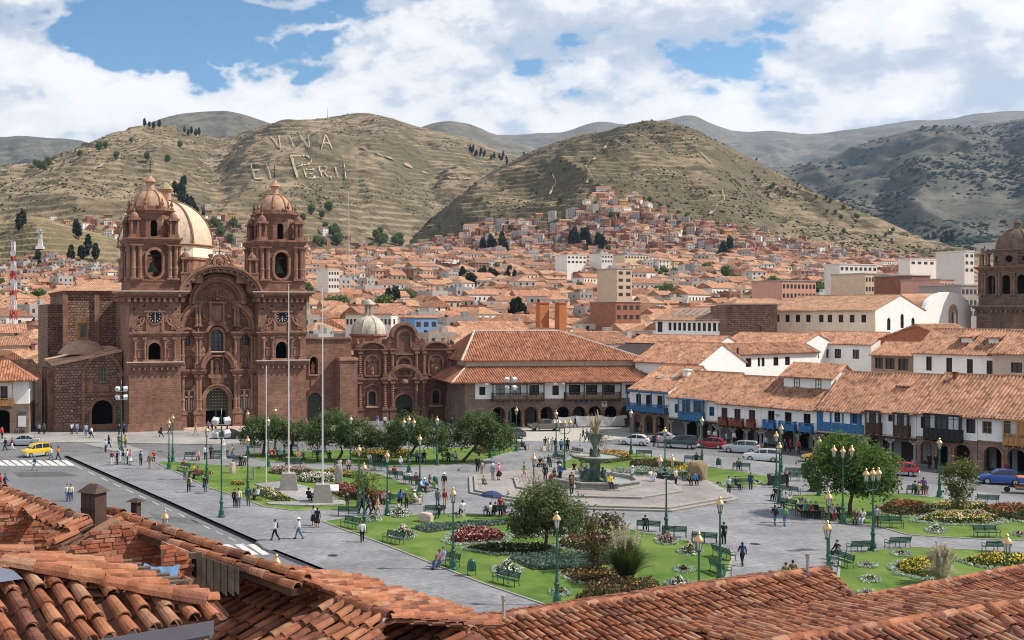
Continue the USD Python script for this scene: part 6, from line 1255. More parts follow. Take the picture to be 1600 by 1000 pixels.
B("yellow flower band at the right edge of the front right lawn",[(1500,878),(1540,870),(1620,872),(1680,880),(1620,888),(1540,888)],.45,"green",(("yellow",.5),),border=.3)
# trees and big plants
BARK = plain("rough_bark",(.075,.055,.04),.35,3.0,.95,.1,.6,14)
def tree(name,label,base,trunk,blobs,n,size,leafm,seed,cat="tree",group=None,limb=None,droop=.25,clump=.6,rt=.16):
	rng = np.random.default_rng(seed); t = thing(name,label,cat,base,group=group)
	mb = MB(); mb.tube(trunk,np.linspace(rt,rt * .6,len(trunk)),8); top = np.array(trunk[-1])
	cs = np.array([b[:3] for b in blobs],float)
	for k in range(len(cs) * 2):
		c = cs[k % len(cs)] + rng.normal(size=3) * np.array(blobs[k % len(cs)][3:6]) * .35; mid = (top + c) / 2 + rng.normal(size=3) * .2
		mb.tube([top - (0,0,.1),mid,c],[rt * .5,rt * .3,rt * .1],5)
	mb.build("trunk",BARK,t,True)
	vol = np.array([b[3] * b[4] * b[5] for b in blobs]); pr = vol ** .8 / (vol ** .8).sum()
	n = int(n * .62); size *= 1.18; nc = max(14,n // 34); idx = rng.choice(len(blobs),nc,p=pr)
	d = rng.normal(size=(nc,3)); d /= np.linalg.norm(d,axis=1,keepdims=True); r = rng.uniform(.35,1.0,(nc,1)) ** .5
	cc = cs[idx] + d * r * np.array([b[3:6] for b in blobs])[idx]
	per = rng.poisson(n / nc,nc) + 3; j = np.repeat(np.arange(nc),per); off = rng.normal(size=(len(j),3)) * clump * rng.uniform(.5,1.2,(nc,1))[j] * (.55,.55,.6)
	off[:,2] -= np.abs(rng.normal(size=len(j))) * droop * clump
	pts = cc[j] + off; mb = MB(); leaf_cloud(mb,pts,size,rng,.42,droop); mb.build("crown",leafm,t)
	return t
LV = dict(molle=leaf_mat("pepper_tree_leaves",(.07,.105,.035),(.24,.28,.11),.45),mid=leaf_mat("dark_leaves",(.05,.09,.026),(.21,.26,.095),.45),bright=leaf_mat("bright_green_leaves",(.06,.115,.022),(.20,.30,.075),.45),bamboo=leaf_mat("yellowish_bamboo_leaves",(.08,.10,.02),(.24,.26,.08),.35),dry=leaf_mat("dry_red_brown_leaves",(.075,.07,.025),(.22,.14,.07),.35),euca=leaf_mat("eucalyptus_leaves",(.012,.026,.014),(.042,.062,.032),.2),straw=leaf_mat("straw_plumes",(.42,.36,.24),(.66,.60,.46),.3),blade=leaf_mat("grass_blades",(.04,.07,.016),(.14,.17,.05),.3))
def T(x,y): return G(x,y,LZ)
tree("round_tree","round crowned dark green tree standing alone on the front lawn",T(852,861),[(0,0,0),(.05,0,.7),(.15,0,1.7)],[(-.2,0,3.3,1.9,1.9,1.5),(-1.4,.2,2.7,1.5,1.5,1.3),(1.3,-.1,2.9,1.6,1.5,1.4),(.2,.1,4.1,1.3,1.3,1.0),(1.9,0,2.2,1.0,1.1,.8),(-1.9,0,2.0,.9,1.0,.7)],15000,.12,LV["molle"],1)
tree("round_tree","largest round tree of bright green foliage, on the right lawn before the arcade row",T(1328,804),[(0,0,0),(.0,0,.9),(.25,0,2.0)],[(0,0,5.2,2.9,2.7,1.9),(-2.1,0,3.9,2.0,2.0,1.7),(2.3,0,4.0,2.2,2.0,1.9),(.6,-.3,3.4,2.2,1.8,1.5),(-1.0,0,5.9,1.6,1.6,1.1),(2.9,0,2.8,1.2,1.3,1.1)],21000,.14,LV["bright"],2,rt=.2)
def back_tree(label,x,y,blobs,seed,trunk,n=9000,lm="mid",sz=.15,rt=.2): return tree("spreading_tree",label,T(x,y),trunk,blobs,n,sz,LV[lm],seed,rt=rt)
back_tree("low spreading tree, leftmost in the lawn strip before the church",411,713,[(-.6,0,3.3,2.3,2.0,1.3),(.9,0,3.6,1.8,1.8,1.2),(-2.0,0,2.5,1.0,1.2,.7)],3,[(0,0,0),(.1,0,1.1),(.3,0,2.2)])
back_tree("low wide tree behind the first flagpole before the church",456,712,[(.3,0,3.2,2.7,2.1,1.3),(2.2,.0,3.0,1.6,1.6,1.1),(-1.4,0,3.4,1.5,1.6,1.1)],4,[(0,0,0),(-.1,0,1.0),(.2,0,2.0)],9000,"molle")
back_tree("tall spreading tree just right of the second flagpole",528,720,[(-.3,0,4.5,2.7,2.3,1.7),(2.3,0,3.3,2.5,2.0,1.5),(-2.2,0,3.2,1.7,1.7,1.5),(4.2,0,2.7,1.3,1.3,1.0),(.8,0,3.0,1.8,1.6,1.2)],5,[(0,0,0),(.5,0,1.0),(.3,0,2.4)],14000)
back_tree("spreading tree with a crooked trunk in front of the small church",636,723,[(.3,0,4.2,2.6,2.2,1.6),(2.6,0,3.6,2.5,2.0,1.6),(-2.0,0,3.0,1.7,1.7,1.5),(4.4,0,2.4,1.3,1.4,1.0)],6,[(0,0,0),(.5,0,1.2),(1.2,0,2.2)],13000)
back_tree("dense dark tree on a strongly leaning trunk before the corner building",722,722,[(2.0,0,4.7,2.4,2.1,1.5),(.8,0,3.5,2.2,2.0,1.5),(3.8,0,3.4,2.4,2.0,1.5),(5.2,0,2.6,1.3,1.3,1.1)],7,[(0,0,0),(.7,0,.8),(1.9,0,2.2)],14000)
tree("sapling","thin pale sapling between two spreading trees of the back lawn",T(612,718),[(0,0,0),(0,0,1.5)],[(0,0,2.7,1.5,1.2,1.3)],1100,.12,LV["molle"],8,rt=.07)
tree("sapling","thin sparse sapling in the red bed right of the second flagpole",T(573,781),[(0,0,0),(.05,0,1.2)],[(0,0,2.1,1.3,1.0,1.5),(.1,0,1.0,.9,.8,.8)],1500,.12,LV["bamboo"],9,rt=.06)
tree("bamboo_clump","tall yellowish bamboo clump in the flower circle on the right lawn",T(1497,803),[(0,0,0),(0,0,1.5)],[(0,0,1.6,.7,.7,1.5),(-.1,0,3.2,1.3,1.1,1.4),(.7,0,4.1,.9,.9,.8),(-.9,0,3.9,.6,.7,.7)],3600,.13,LV["bamboo"],10,rt=.12)
tree("tall_shrub","tall ragged reddish shrub between the near round tree and the pampas grass",T(934,893),[(0,0,0),(0,0,1.2)],[(0,0,1.3,.7,.7,1.2),(.3,0,2.9,1.2,.9,1.2),(-.7,0,2.4,.7,.7,.8),(1.1,0,3.3,.8,.7,.9)],2600,.12,LV["dry"],11,rt=.06,clump=.45)
def pampas(label,x,y,h,w,n,plumes,seed,blade="blade",ph=1.5):
	rng = np.random.default_rng(seed); t = thing("pampas_grass",label,"ornamental grass",T(x,y)); mb = MB()
	for i in range(n):
		a,l = rng.uniform(0,2 * math.pi),h * rng.uniform(.6,1.1); sp = w * rng.uniform(.1,1.0); s = np.linspace(0,1,5); r = sp * s ** 1.4; z = l * (s * 1.25 - .45 * s ** 3 * (sp / w)); p = np.c_[r * math.cos(a),r * math.sin(a),z]
		sd = np.array([-math.sin(a),math.cos(a),0]) * .03; v = np.vstack([p + sd * (1 - s * .8)[:,None],p - sd * (1 - s * .8)[:,None]]); mb.add(v,[(k,k + 1,k + 6,k + 5) for k in range(4)])
	mb.build("blades",LV[blade],t); mb = MB()
	for i in range(plumes):
		a,sp = rng.uniform(0,2 * math.pi),w * rng.uniform(.05,.75); H = h + ph * rng.uniform(.4,1.0); tip = np.array([sp * math.cos(a),sp * math.sin(a),H]); foot = tip * (.25,.25,0) + (0,0,h * .4)
		mb.tube([foot,(foot + tip) / 2 + (0,0,.1),tip],.014,4); q = rng.uniform(0,1,60)[:,None]; leaf_cloud(mb,tip - (tip - foot) * q * .38 + rng.normal(size=(60,3)) * .05,.07,rng,.4)
	mb.build("plumes",LV["straw"],t)
pampas("big green pampas tuft with pale plumes beside the reddish shrub",978,914,2.5,2.1,2200,22,12)
pampas("pale feathery pampas stand in the yellow bed on the front right lawn",1470,912,1.3,1.3,600,60,13,"straw",1.3)
def stalks(name,label,base,n,h,w,seed,mat,leafm=None):
	rng = np.random.default_rng(seed); t = thing(name,label,"plant",base); mb = MB()
	for i in range(n):
		a,sp,l = rng.uniform(0,6.28),w * rng.uniform(.1,1),h * rng.uniform(.5,1); s = np.linspace(0,1,5)[:,None]; tip = np.array([sp * math.cos(a),sp * math.sin(a),l]); mb.tube(s * tip + (s ** 2) * rng.normal(size=3) * .25,np.linspace(.045,.012,5),4)
		for k in range(4): b = tip * rng.uniform(.5,.95); mb.tube([b,b + rng.normal(size=3) * .28 + (0,0,.2)],[.02,.008],3)
	mb.build("stalks",mat,t)
	if leafm is not None:
		mb = MB(); c = rng.normal(size=(500,3)) * (w * .5,w * .5,h * .2) + (0,0,h * .55); leaf_cloud(mb,c,.08,rng); mb.build("leaves",leafm,t)
stalks("dry_stalks","bare dry plant stalks rising behind the near round tree",G(836,812,LZ),26,4.6,1.7,14,plain("dry_stalk",(.32,.24,.16),.2,3,.9,.1),LV["dry"])
# where things stand, in words
MARKS = [("the fountain",945,770),("the first flagpole",451,768),("the second flagpole",503,785),("the near round tree",852,858),("the big bright tree",1328,804),("the bamboo clump",1497,803),("the leaning tree",730,722),("the pampas tuft",975,910),("the pale pampas",1470,910),
         ("the church door",341,676),("the chapel door",164,674),("the small church door",628,658),("the yellow taxi van",56,712),("the pickup",850,672),("the left crossing",70,723),("the near crossing",385,858),("the corner arcade",880,668),("the stone arches",1010,672),("the red car",1110,697),("the white wagon",1190,718),("the blue car",1562,752),
         ("the boulder",1090,752),("the pink bed",455,738),("the dark red bed",560,775),("the salvia bed",1405,798),("the lawn's left tip",507,815),("the fountain steps",760,790),("the round bush",624,803),("the white bush",793,892),("the leftmost low tree",411,713),("the small church tree",636,723),("the far lawn corner",245,722),("the umbrella",772,800),("the big roof",1100,930),("the yellow bed",1440,890),("the red-brown balconies",1150,690),("the blue balconies",1230,700),("the dark balconies",1400,715),("the tan balcony",1560,735)]
_used = set()
def where(x,y,head,maxw=16):
	"a phrase that tells this one from its like: the nearest landmarks and the side on which it stands"
	def rel(m):
		dx,dy = x - m[1],(y - m[2]) * 2.2; d = math.hypot(dx,dy)
		far = "just " if d < 28 else "" if d < 75 else "far "
		side = ("right of" if dx > 0 else "left of") if abs(dx) > abs(dy) else ("in front of" if dy > 0 else "behind")
		return f"{far}{side} {m[0]}"
	ms = sorted(MARKS,key=lambda m: math.hypot(x - m[1],2.2 * (y - m[2])))
	opts = [f"{head} {rel(m)}" for m in ms[:6]] + [f"{head} {rel(ms[i])}, {rel(ms[j])}" for i,j in ((0,1),(0,2),(1,2),(0,3),(1,3),(2,3),(0,4),(1,4))]
	for o in opts:
		if o not in _used and len(o.replace("-"," ").split()) <= maxw: _used.add(o); return o
	return opts[0]
# lamps
def lantern(t,c,s=1.0):
	x,y,z = c
	MB().lathe([(.10 * s,0),(.12 * s,.05 * s),(.2 * s,.5 * s),(.2 * s,.52 * s)],c,6).build("lantern",M["lamp_glass"],t)
	mb = MB()
	for k in range(6): a = k * math.pi / 3; mb.bar((x + .105 * s * math.cos(a),y + .105 * s * math.sin(a),z),(x + .21 * s * math.cos(a),y + .21 * s * math.sin(a),z + .53 * s),.03 * s)
	mb.lathe([(.14 * s,-.08 * s),(.15 * s,.0),(0,.0)],c,6); mb.build("lantern_frame",M["lamp_green"],t)
	MB().lathe([(.27 * s,0),(.26 * s,.05 * s),(.22 * s,.14 * s),(.12 * s,.26 * s),(.07 * s,.30 * s),(.06 * s,.36 * s),(.10 * s,.42 * s),(.05 * s,.47 * s),(0,.52 * s)],(x,y,z + .52 * s),10).build("brass_cap",M["brass"],t,40)
def lamp_base(t,h):
	MB().lathe([(.34,0),(.34,.12),(.24,.2),(.24,.5),(.19,.62),(.13,.8),(.12,1.15),(.17,1.22),(.19,1.35),(.12,1.45),(.10,1.6),(.14,1.66),(.1,1.74),(.075,1.9)],(0,0,0),10).build("base",M["lamp_green"],t,40)
	MB().lathe([(.075,1.9),(.06,h * .75),(.055,h)],(0,0,0),8).build("pole",M["lamp_green"],t,40)
def make_lamp(x,y,h=5.72,z=PZ):
	t = thing("lamp_post",where(x,y,"green lamp post with brass cap"),"street lamp",G(x,y,z),0,"single lamp posts on the square"); lamp_base(t,h - 1.05); lantern(t,(0,0,h - 1.0)); return t
def make_multi(x,y,h,heads,rot=0):
	t = thing("branched_lamp",where(x,y,"green lamp post with several lanterns"),"street lamp",GP(x,y),rot,"branched lamp posts on the square"); lamp_base(t,h - 1.5)
	for k,(dx,dz) in enumerate(heads):
		if abs(dx) > .01: MB().tube([(0,0,h - 1.7),(dx * .5,0,h - 1.75),(dx,0,h - 1.45),(dx,0,h - 1.1 + dz)],.04,6).build("arm",M["lamp_green"],t)
		else: MB().tube([(0,0,h - 1.6),(0,0,h - 1.1 + dz)],.05,6).build("arm",M["lamp_green"],t)
		lantern(t,(dx,0,h - 1.03 + dz),.95)
	return t
L0 = make_lamp(708,890)
for x,y in ((870,946),(1125,912),(605,806),(569,833),(561,793),(656,769),(683,727),(548,725),(419,729),(430,706),(387,713),(387,772),(323,750),(270,722),(264,733),(807,705),(766,716),(869,713),(986,711),(1097,728),(1039,752),(1213,762),(1221,746),(1218,787),(1295,899),(1293,967),(1092,993),(1468,777),(1574,998),(258,941),(432,1041),(834,812),(1280,775)):
	copy_of(L0,G(x,y,0.0 if x < 300 and y > 900 or x == 432 else PZ),(x * 7) % 60,label=where(x,y,"green lamp post with brass cap"))
make_multi(639,738,6.1,((0,.3),(-.55,0),(.55,0))); make_multi(882,739,6.1,((0,.0),(-.62,0),(.62,0))); make_multi(1041,836,6.5,((-.6,0),(.6,0)),20); make_multi(1317,818,6.6,((0,0),(-.75,.1),(.75,.1))); make_multi(1364,861,6.3,((0,0),(-.75,0),(.62,0)),25)
def floodlight(x,y,h,z=PZ):
	t = thing("floodlight_mast",where(x,y,"tall green mast carrying pale floodlights"),"floodlight",G(x,y,z),0,"floodlight masts round the square"); lamp_base(t,3.0); MB().lathe([(.07,2.8),(.05,h)],n=8).build("mast",M["lamp_green"],t)
	for dz in (-.6,-1.7):
		MB().box(-.7,.7,-.05,.05,h + dz - .35,h + dz - .28).build("crossbar",M["floodl"],t)
		for dx in (-.5,.5):
			mb = MB().frame(np.array([[1,0,0],[0,.85,-.5],[0,.5,.85]]) @ rotz_m(dx * .6),(dx,0,h + dz)); mb.box(-.26,.26,-.22,.2,-.22,.22); mb.taper(-.3,.3,-.3,.3,.2,.28,.08); f = mb.build("floodlight",M["floodl"],t)
	MB().tube([(0,0,h - .4),(0,0,h + .5)],.03,5).build("spike",M["floodl"],t)
	return t
floodlight(346,808,9.0); floodlight(190,705,8.7,.05); floodlight(798,699,9.6)
def flagpole(x,y,h,label,block=True,r=.075,z=LZ):
	t = thing("flagpole",label,"flagpole",G(x,y,z))
	if block:
		MB().taper(-.95,.95,-.95,.95,.08,1.0,.15).taper(-.78,.78,-.78,.78,1.01,1.75,.12).build("stone_plinth",M["stone_grey"],t); MB().lathe([(r * 1.6,1.75),(r * 1.5,1.95),(r,2.0),(r * .55,h)],n=10).build("pole",M["alu"],t,40); MB().lathe([(0,-.12),(.12,0),(0,.12)],(0,0,h + .1),8).build("ball",M["brass"],t)
	else: MB().lathe([(.06,0),(.05,h)],n=8).build("pole",M["floodl"],t)
	return t
flagpole(451,766,20.5,"tall white flagpole on a grey stone block, left one of the pair"); flagpole(504,785,20.2,"tall white flagpole on a grey stone block beside a slanted white notice"); flagpole(416,754,12.3,"thin grey pole left of the two tall flagpoles",False)
t = thing("notice_panel","slanted white notice panel beside the second flagpole's stone block","notice",GP(518,778)); MB().add([(-.7,-.35,.75),(.7,-.35,.75),(.7,.35,1.25),(-.7,.35,1.25),(-.7,-.35,.68),(.7,-.35,.68),(.7,.35,1.18),(-.7,.35,1.18)],[(0,1,2,3),(7,6,5,4),(0,4,5,1),(1,5,6,2),(2,6,7,3),(3,7,4,0)]).build("panel",M["alu"],t); MB().box(-.1,.1,-.1,.1,-.05,.95).build("support",M["stone_grey"],t)
# benches, bins, stones
def make_bench(x,y,rot,label,n=2):
	t = thing("park_bench",label,"bench",GP(x,y),rot,"green iron benches round the lawns"); L = .93; bg = M["bench_green"]
	for i in range(4): MB().box(-L,L,-.08 + i * .115,.015 + i * .115,.43,.46).build("seat_slat",bg,t)
	for i in range(4): mb = MB(); z = .55 + i * .1; mb.add([(-L,.40 + i * .03,z),(L,.40 + i * .03,z),(L,.42 + i * .03,z + .08),(-L,.42 + i * .03,z + .08),(-L,.43 + i * .03,z),(L,.43 + i * .03,z),(L,.45 + i * .03,z + .08),(-L,.45 + i * .03,z + .08)],[(0,1,2,3),(5,4,7,6),(3,2,6,7),(4,5,1,0),(0,3,7,4),(1,5,6,2)]); mb.build("back_slat",bg,t)
	for u in ((-L + .04,0,L - .04) if n > 1 else (-L + .04,L - .04)):
		mb = MB(); mb.tube([(u,-.12,0),(u,-.06,.25),(u,-.1,.43),(u,.36,.43),(u,.5,.95)],.028,5); mb.tube([(u,.5,0),(u,.36,.22),(u,.38,.43)],.028,5); mb.tube([(u,-.1,.43),(u,-.14,.62),(u,-.02,.68),(u,.42,.66)],.024,5); mb.build("iron_leg",M["iron"],t)
	return t
B0 = make_bench(300,719,0,where(300,719,"green bench"))
BENCH = [(285,737,-50,1),(304,748,-55,1),(345,716,0,0),(375,728,-5,0),(397,705,0,0),(455,706,10,0),(434,716,0,1),(458,731,0,0),(535,733,0,1),(500,716,0,0),(400,781,-45,1),(499,785,160,0),(596,735,150,0),(620,748,150,0),(645,757,150,0),(664,766,130,0),(610,789,5,0),(653,786,60,1),(650,722,0,0),(703,722,0,0),(590,725,0,0),(545,806,175,0),(545,826,-50,1),(612,850,-50,1),(788,915,-50,1),(678,804,185,0),(771,805,185,0),(697,885,-50,1),(848,730,-60,1),(868,722,-60,1),(898,712,-60,1),(776,712,60,1),(818,703,40,1),(1006,714,165,0),(1082,723,165,0),(1158,735,165,0),(1004,752,0,0),(1082,757,0,0),(1160,763,0,0),(1240,743,165,0),(1248,752,0,0),(1236,773,130,0),(1013,829,165,0),(1053,838,165,0),(1100,848,165,0),(1134,873,110,1),(1129,897,100,1),(1262,806,-5,0),(1298,811,-5,0),(1350,818,-5,0),(1393,826,-10,0),(1341,862,190,0),(1400,856,190,0),(1312,885,-80,1),(1432,772,165,0),(1541,787,165,0),(1544,841,0,0),(1554,862,180,0),(1225,796,-60,1)]
for x,y,r,s in BENCH: copy_of(B0,GP(x,y),r,1.0,label=where(x,y,"green bench"))
def make_bin(x,y,lab,tall=True):
	t = thing("litter_bin",lab,"litter bin",GP(x,y))
	MB().lathe([(.24,.35),(.27,.4),(.27,.95),(.22,1.08),(.12,1.16),(0,1.18)],n=12).build("body",M["lamp_green"],t,40); MB().tube([(-.28,0,0),(-.28,0,.8)],.025,5).tube([(.28,0,0),(.28,0,.8)],.025,5).build("stand",M["iron"],t); return t
make_bin(737,900,"round green litter bin at the lower edge of the front lawn"); make_bin(680,762,"round green litter bin beside the seated group left of the plaza walkway"); make_bin(1123,731,"round green litter bin on the pavement between the two bench rows before the arcade"); make_bin(1256,740,"round green litter bin beside the bench left of the big bright tree")
def wheelie(x,y,lab):
	t = thing("wheeled_bin",lab,"wheeled bin",GP(x,y),8); bm = plain("dark_bin_plastic",(.03,.032,.032),.2,3,.5,.4) if "dark_bin_plastic" not in _mats else _mats["dark_bin_plastic"]
	MB().add([(-.3,-.3,.08),(.3,-.3,.08),(.3,.3,.08),(-.3,.3,.08),(-.38,-.38,1.05),(.38,-.38,1.05),(.38,.38,1.05),(-.38,.38,1.05)],[(4,5,6,7),(0,1,5,4),(1,2,6,5),(2,3,7,6),(3,0,4,7),(3,2,1,0)]).build("body",bm,t); MB().taper(-.42,.42,-.43,.42,1.052,1.16,.08).build("lid",bm,t); MB().tube([(-.36,.36,.1),(.36,.36,.1)],.1,8).build("wheels",M["iron"],t)
wheelie(1031,753,"left of the two dark wheeled bins behind the fountain's right side"); wheelie(1047,755,"right of the two dark wheeled bins behind the fountain's right side"); wheelie(1207,758,"dark wheeled bin at the right tip of the fountain lawn"); wheelie(1222,756,"grey wheeled bin just right of the bin at the fountain lawn's tip"); wheelie(1273,768,"dark wheeled bin at the left foot of the big bright tree's lawn")
def rock(name,label,x,y,sx,sy,sz,seed,mat,cat="stone",z=LZ,cut=0):
	m = trimesh.creation.icosphere(3); v = np.array(m.vertices); v *= (1 + .35 * (fbm(v * 1.3 + seed,4,seed) - .5))[:,None]; v = np.clip(v,-.78,.78); v *= (sx,sy,sz); v[:,2] += sz * .62
	t = thing(name,label,cat,G(x,y,z),seed * 20); MB().add(v,m.faces).build("stone",mat,t,35)
rock("boulder","large brown boulder on the lawn right of the fountain",1090,752,1.7,1.1,1.5,3,plain("brown_boulder",(.20,.15,.09),.35,1.3,.9,.15,.5,6))
rock("standing_stone","pointed grey standing stone right of the second flagpole's flowers",529,760,.5,.45,1.6,5,M["stone_grey"]); rock("carved_stone","pale upright stone on the lawn behind the triangle's left lamp",363,739,.45,.35,.85,6,M["stone_pale"]); rock("stone_block","pale square stone block on the front lawn near the round bush",666,815,.75,.5,.55,7,M["stone_pale"])
t = thing("white_column","short white column with a bust near the benches before the church","monument",GP(349,717)); MB().box(-.35,.35,-.35,.35,0,.2).box(-.25,.25,-.25,.25,.2,1.6).box(-.32,.32,-.32,.32,1.6,1.75).build("column",M["alu"],t); mb = MB(); statue_mb(mb,0,0,1.75,.8); mb.build("bust",M["alu"],t)
t = thing("bollard","thin grey bollard post standing on the lawn left of the first flagpole","post",G(397,749,LZ)); MB().lathe([(.12,0),(.12,1.3),(.08,1.36),(0,1.38)],n=8).build("post",M["stone_grey"],t)
# fountain
def fountain():
	c = np.array([31.2,110.6,PZ]); t = thing("fountain","tall tiered dark green bronze fountain in an octagonal stone basin on wide steps","fountain",c,-9)
	ph = math.pi / 8; pl = M["platform"]
	for i,(r,z0,z1) in enumerate(((13.6,0,.17),(13.05,.17,.34),(8.6,.34,.52))):
		MB().lathe([(r,z0),(r,z1)],n=8,phase=ph).build("step_riser",M["stone_grey"],t); MB().lathe([(r,z1 - .002),(0.01,z1 - .002)],n=8,phase=ph).build("step_paving",pl,t)
		MB().lathe([(r + .03,z1 - .06),(r + .03,z1 + .004),(r - .4,z1 + .004)],n=8,phase=ph).build("step_nosing",M["stone_grey"],t)
	MB().lathe([(4.75,.5),(4.75,.62),(4.5,.66),(4.42,1.0),(4.62,1.05),(4.62,1.18),(4.15,1.18),(4.1,1.0),(4.1,.55)],n=8,phase=ph).build("basin_wall",M["stone_grey"],t)
	N = {"p": ("principled_bsdf",{"base_color": (.42,.46,.44),"roughness": .06,"specular_ior_level": .7})}
	wm = usdkit.material(stage,"/World/Looks/milky_water",N,[],surface="p.BSDF")
	MB().lathe([(4.12,.82),(0.01,.82)],n=8,phase=ph).build("water",wm,t)
	br = M["bronze"]
	MB().lathe([(1.1,.5),(1.1,.9),(.9,1.0),(.64,1.1),(.58,1.6),(.54,2.5),(.75,2.65),(.9,2.75)],n=8,phase=ph).build("lower_shaft",br,t)
	for k in range(4):
		a = math.pi / 4 + k * math.pi / 2; x,y = 1.25 * math.cos(a),1.25 * math.sin(a); mb = MB()
		mb.tube([(x * 1.35,y * 1.35,.6),(x * 1.15,y * 1.15,1.0),(x,y,1.5),(x * .95,y * .95,1.75)],[.32,.3,.24,.12],8); mb.lathe([(0,-.15),(.14,-.05),(.15,.05),(0,.18)],(x,y,1.92),8); mb.tube([(x * 1.0,y * 1.0,1.6),(x * 1.3 - y * .25,y * 1.3 + x * .25,1.5),(x * 1.4 - y * .35,y * 1.4 + x * .35,1.9)],.07,5); mb.tube([(x * 1.3,y * 1.3,.6),(x * 1.7 + y * .4,y * 1.7 - x * .4,.75),(x * 1.6 + y * .7,y * 1.6 - x * .7,1.1)],[.2,.13,.05],6); mb.build("triton_figure",br,t)
	MB().lathe([(.9,2.72),(1.6,2.95),(2.35,3.15),(2.55,3.2),(2.58,3.32),(2.45,3.36),(2.3,3.22),(.5,3.1)],n=8,phase=ph).build("lower_bowl",br,t); MB().lathe([(2.32,3.24),(.01,3.24)],n=8,phase=ph).build("bowl_water",wm,t)
	MB().lathe([(.7,3.1),(.6,3.25),(.3,3.4),(.24,3.8),(.21,4.2),(.32,4.3),(.26,4.4)],n=10).build("upper_shaft",br,t)
	for k in range(3): a = k * 2.1 + .5; mb = MB(); statue_mb(mb,.42 * math.cos(a),.42 * math.sin(a),3.3,.85); mb.build("figure",br,t)
	MB().lathe([(.26,4.35),(.34,4.5),(.56,5.0),(.86,5.5),(1.0,5.58),(1.0,5.68),(.9,5.7),(.85,5.62),(.01,5.58)],n=12).build("upper_vase",br,t)
	rng = np.random.default_rng(4); mb = MB(); q = rng.normal(size=(900,3)) * (.55,.55,.45) + (.35,0,5.0); leaf_cloud(mb,q[q[:,0] > .2],.07,rng); mb.build("hanging_plants",FL["olive"],t)
	mb = MB(); mb.tube([(.25,0,5.6),(.35,0,6.8),(.25,.1,8.0)],[.16,.13,.05],6)
	for k in range(22):
		a,l = rng.uniform(0,6.28),rng.uniform(.8,2.3); mb.tube([(0,0,5.6),(.35 * math.cos(a),.35 * math.sin(a),5.6 + l * .5),(.75 * math.cos(a),.75 * math.sin(a),5.6 + l)],[.09,.06,.015],4)
	mb.build("dry_stems",plain("dry_pale_stems",(.34,.26,.14),.3,3,.9,.1),t)
fountain()
# people
Man = manifold3d.Manifold
def _hull(a,ra,b,rb,s=8):
	return Man.batch_hull([Man.sphere(ra,s).translate(list(map(float,a))),Man.sphere(rb,s).translate(list(map(float,b)))])
def chain(js,s=8):
	return [_hull(js[i][0],js[i][1],js[i + 1][0],js[i + 1][1],s) for i in range(len(js) - 1)]
def fuse(parts,length=0.0):
	m = Man.batch_boolean(parts,manifold3d.OpType.Add)
	me = m.to_mesh(); tm = trimesh.Trimesh(me.vert_properties[:,:3],me.tri_verts,process=True)
	trimesh.smoothing.filter_taubin(tm,iterations=4); return np.array(tm.vertices),np.array(tm.faces)
def hand_parts(w,d,up):
	"five unequal, slightly curled fingers from the wrist w along d; up = towards the thumb"
	w,d,up = (np.array(q,float) for q in (w,d,up)); d /= np.linalg.norm(d); side = np.cross(d,up); side /= np.linalg.norm(side); n = np.cross(side,d)
	palm = w + d * .06; out = [Man.batch_hull([Man.sphere(.022,6).translate((w + d * .01).tolist()),Man.sphere(.018,6).translate((w + d * .085 + n * .03).tolist()),Man.sphere(.016,6).translate((w + d * .085 - n * .03).tolist())])]
	for k,l in enumerate((.062,.072,.066,.05)):
		b = w + d * .085 + n * (.03 - .02 * k); m = b + d * l * .55 + side * .006; e = m + d * l * .42 + side * .02
		out += chain([(b,.0095),(m,.0088),(e,.0075)],5)
	out += chain([(w + d * .03 + n * .026,.013),(w + d * .065 + n * .055,.010),(w + d * .10 + n * .058,.008)],5); return out
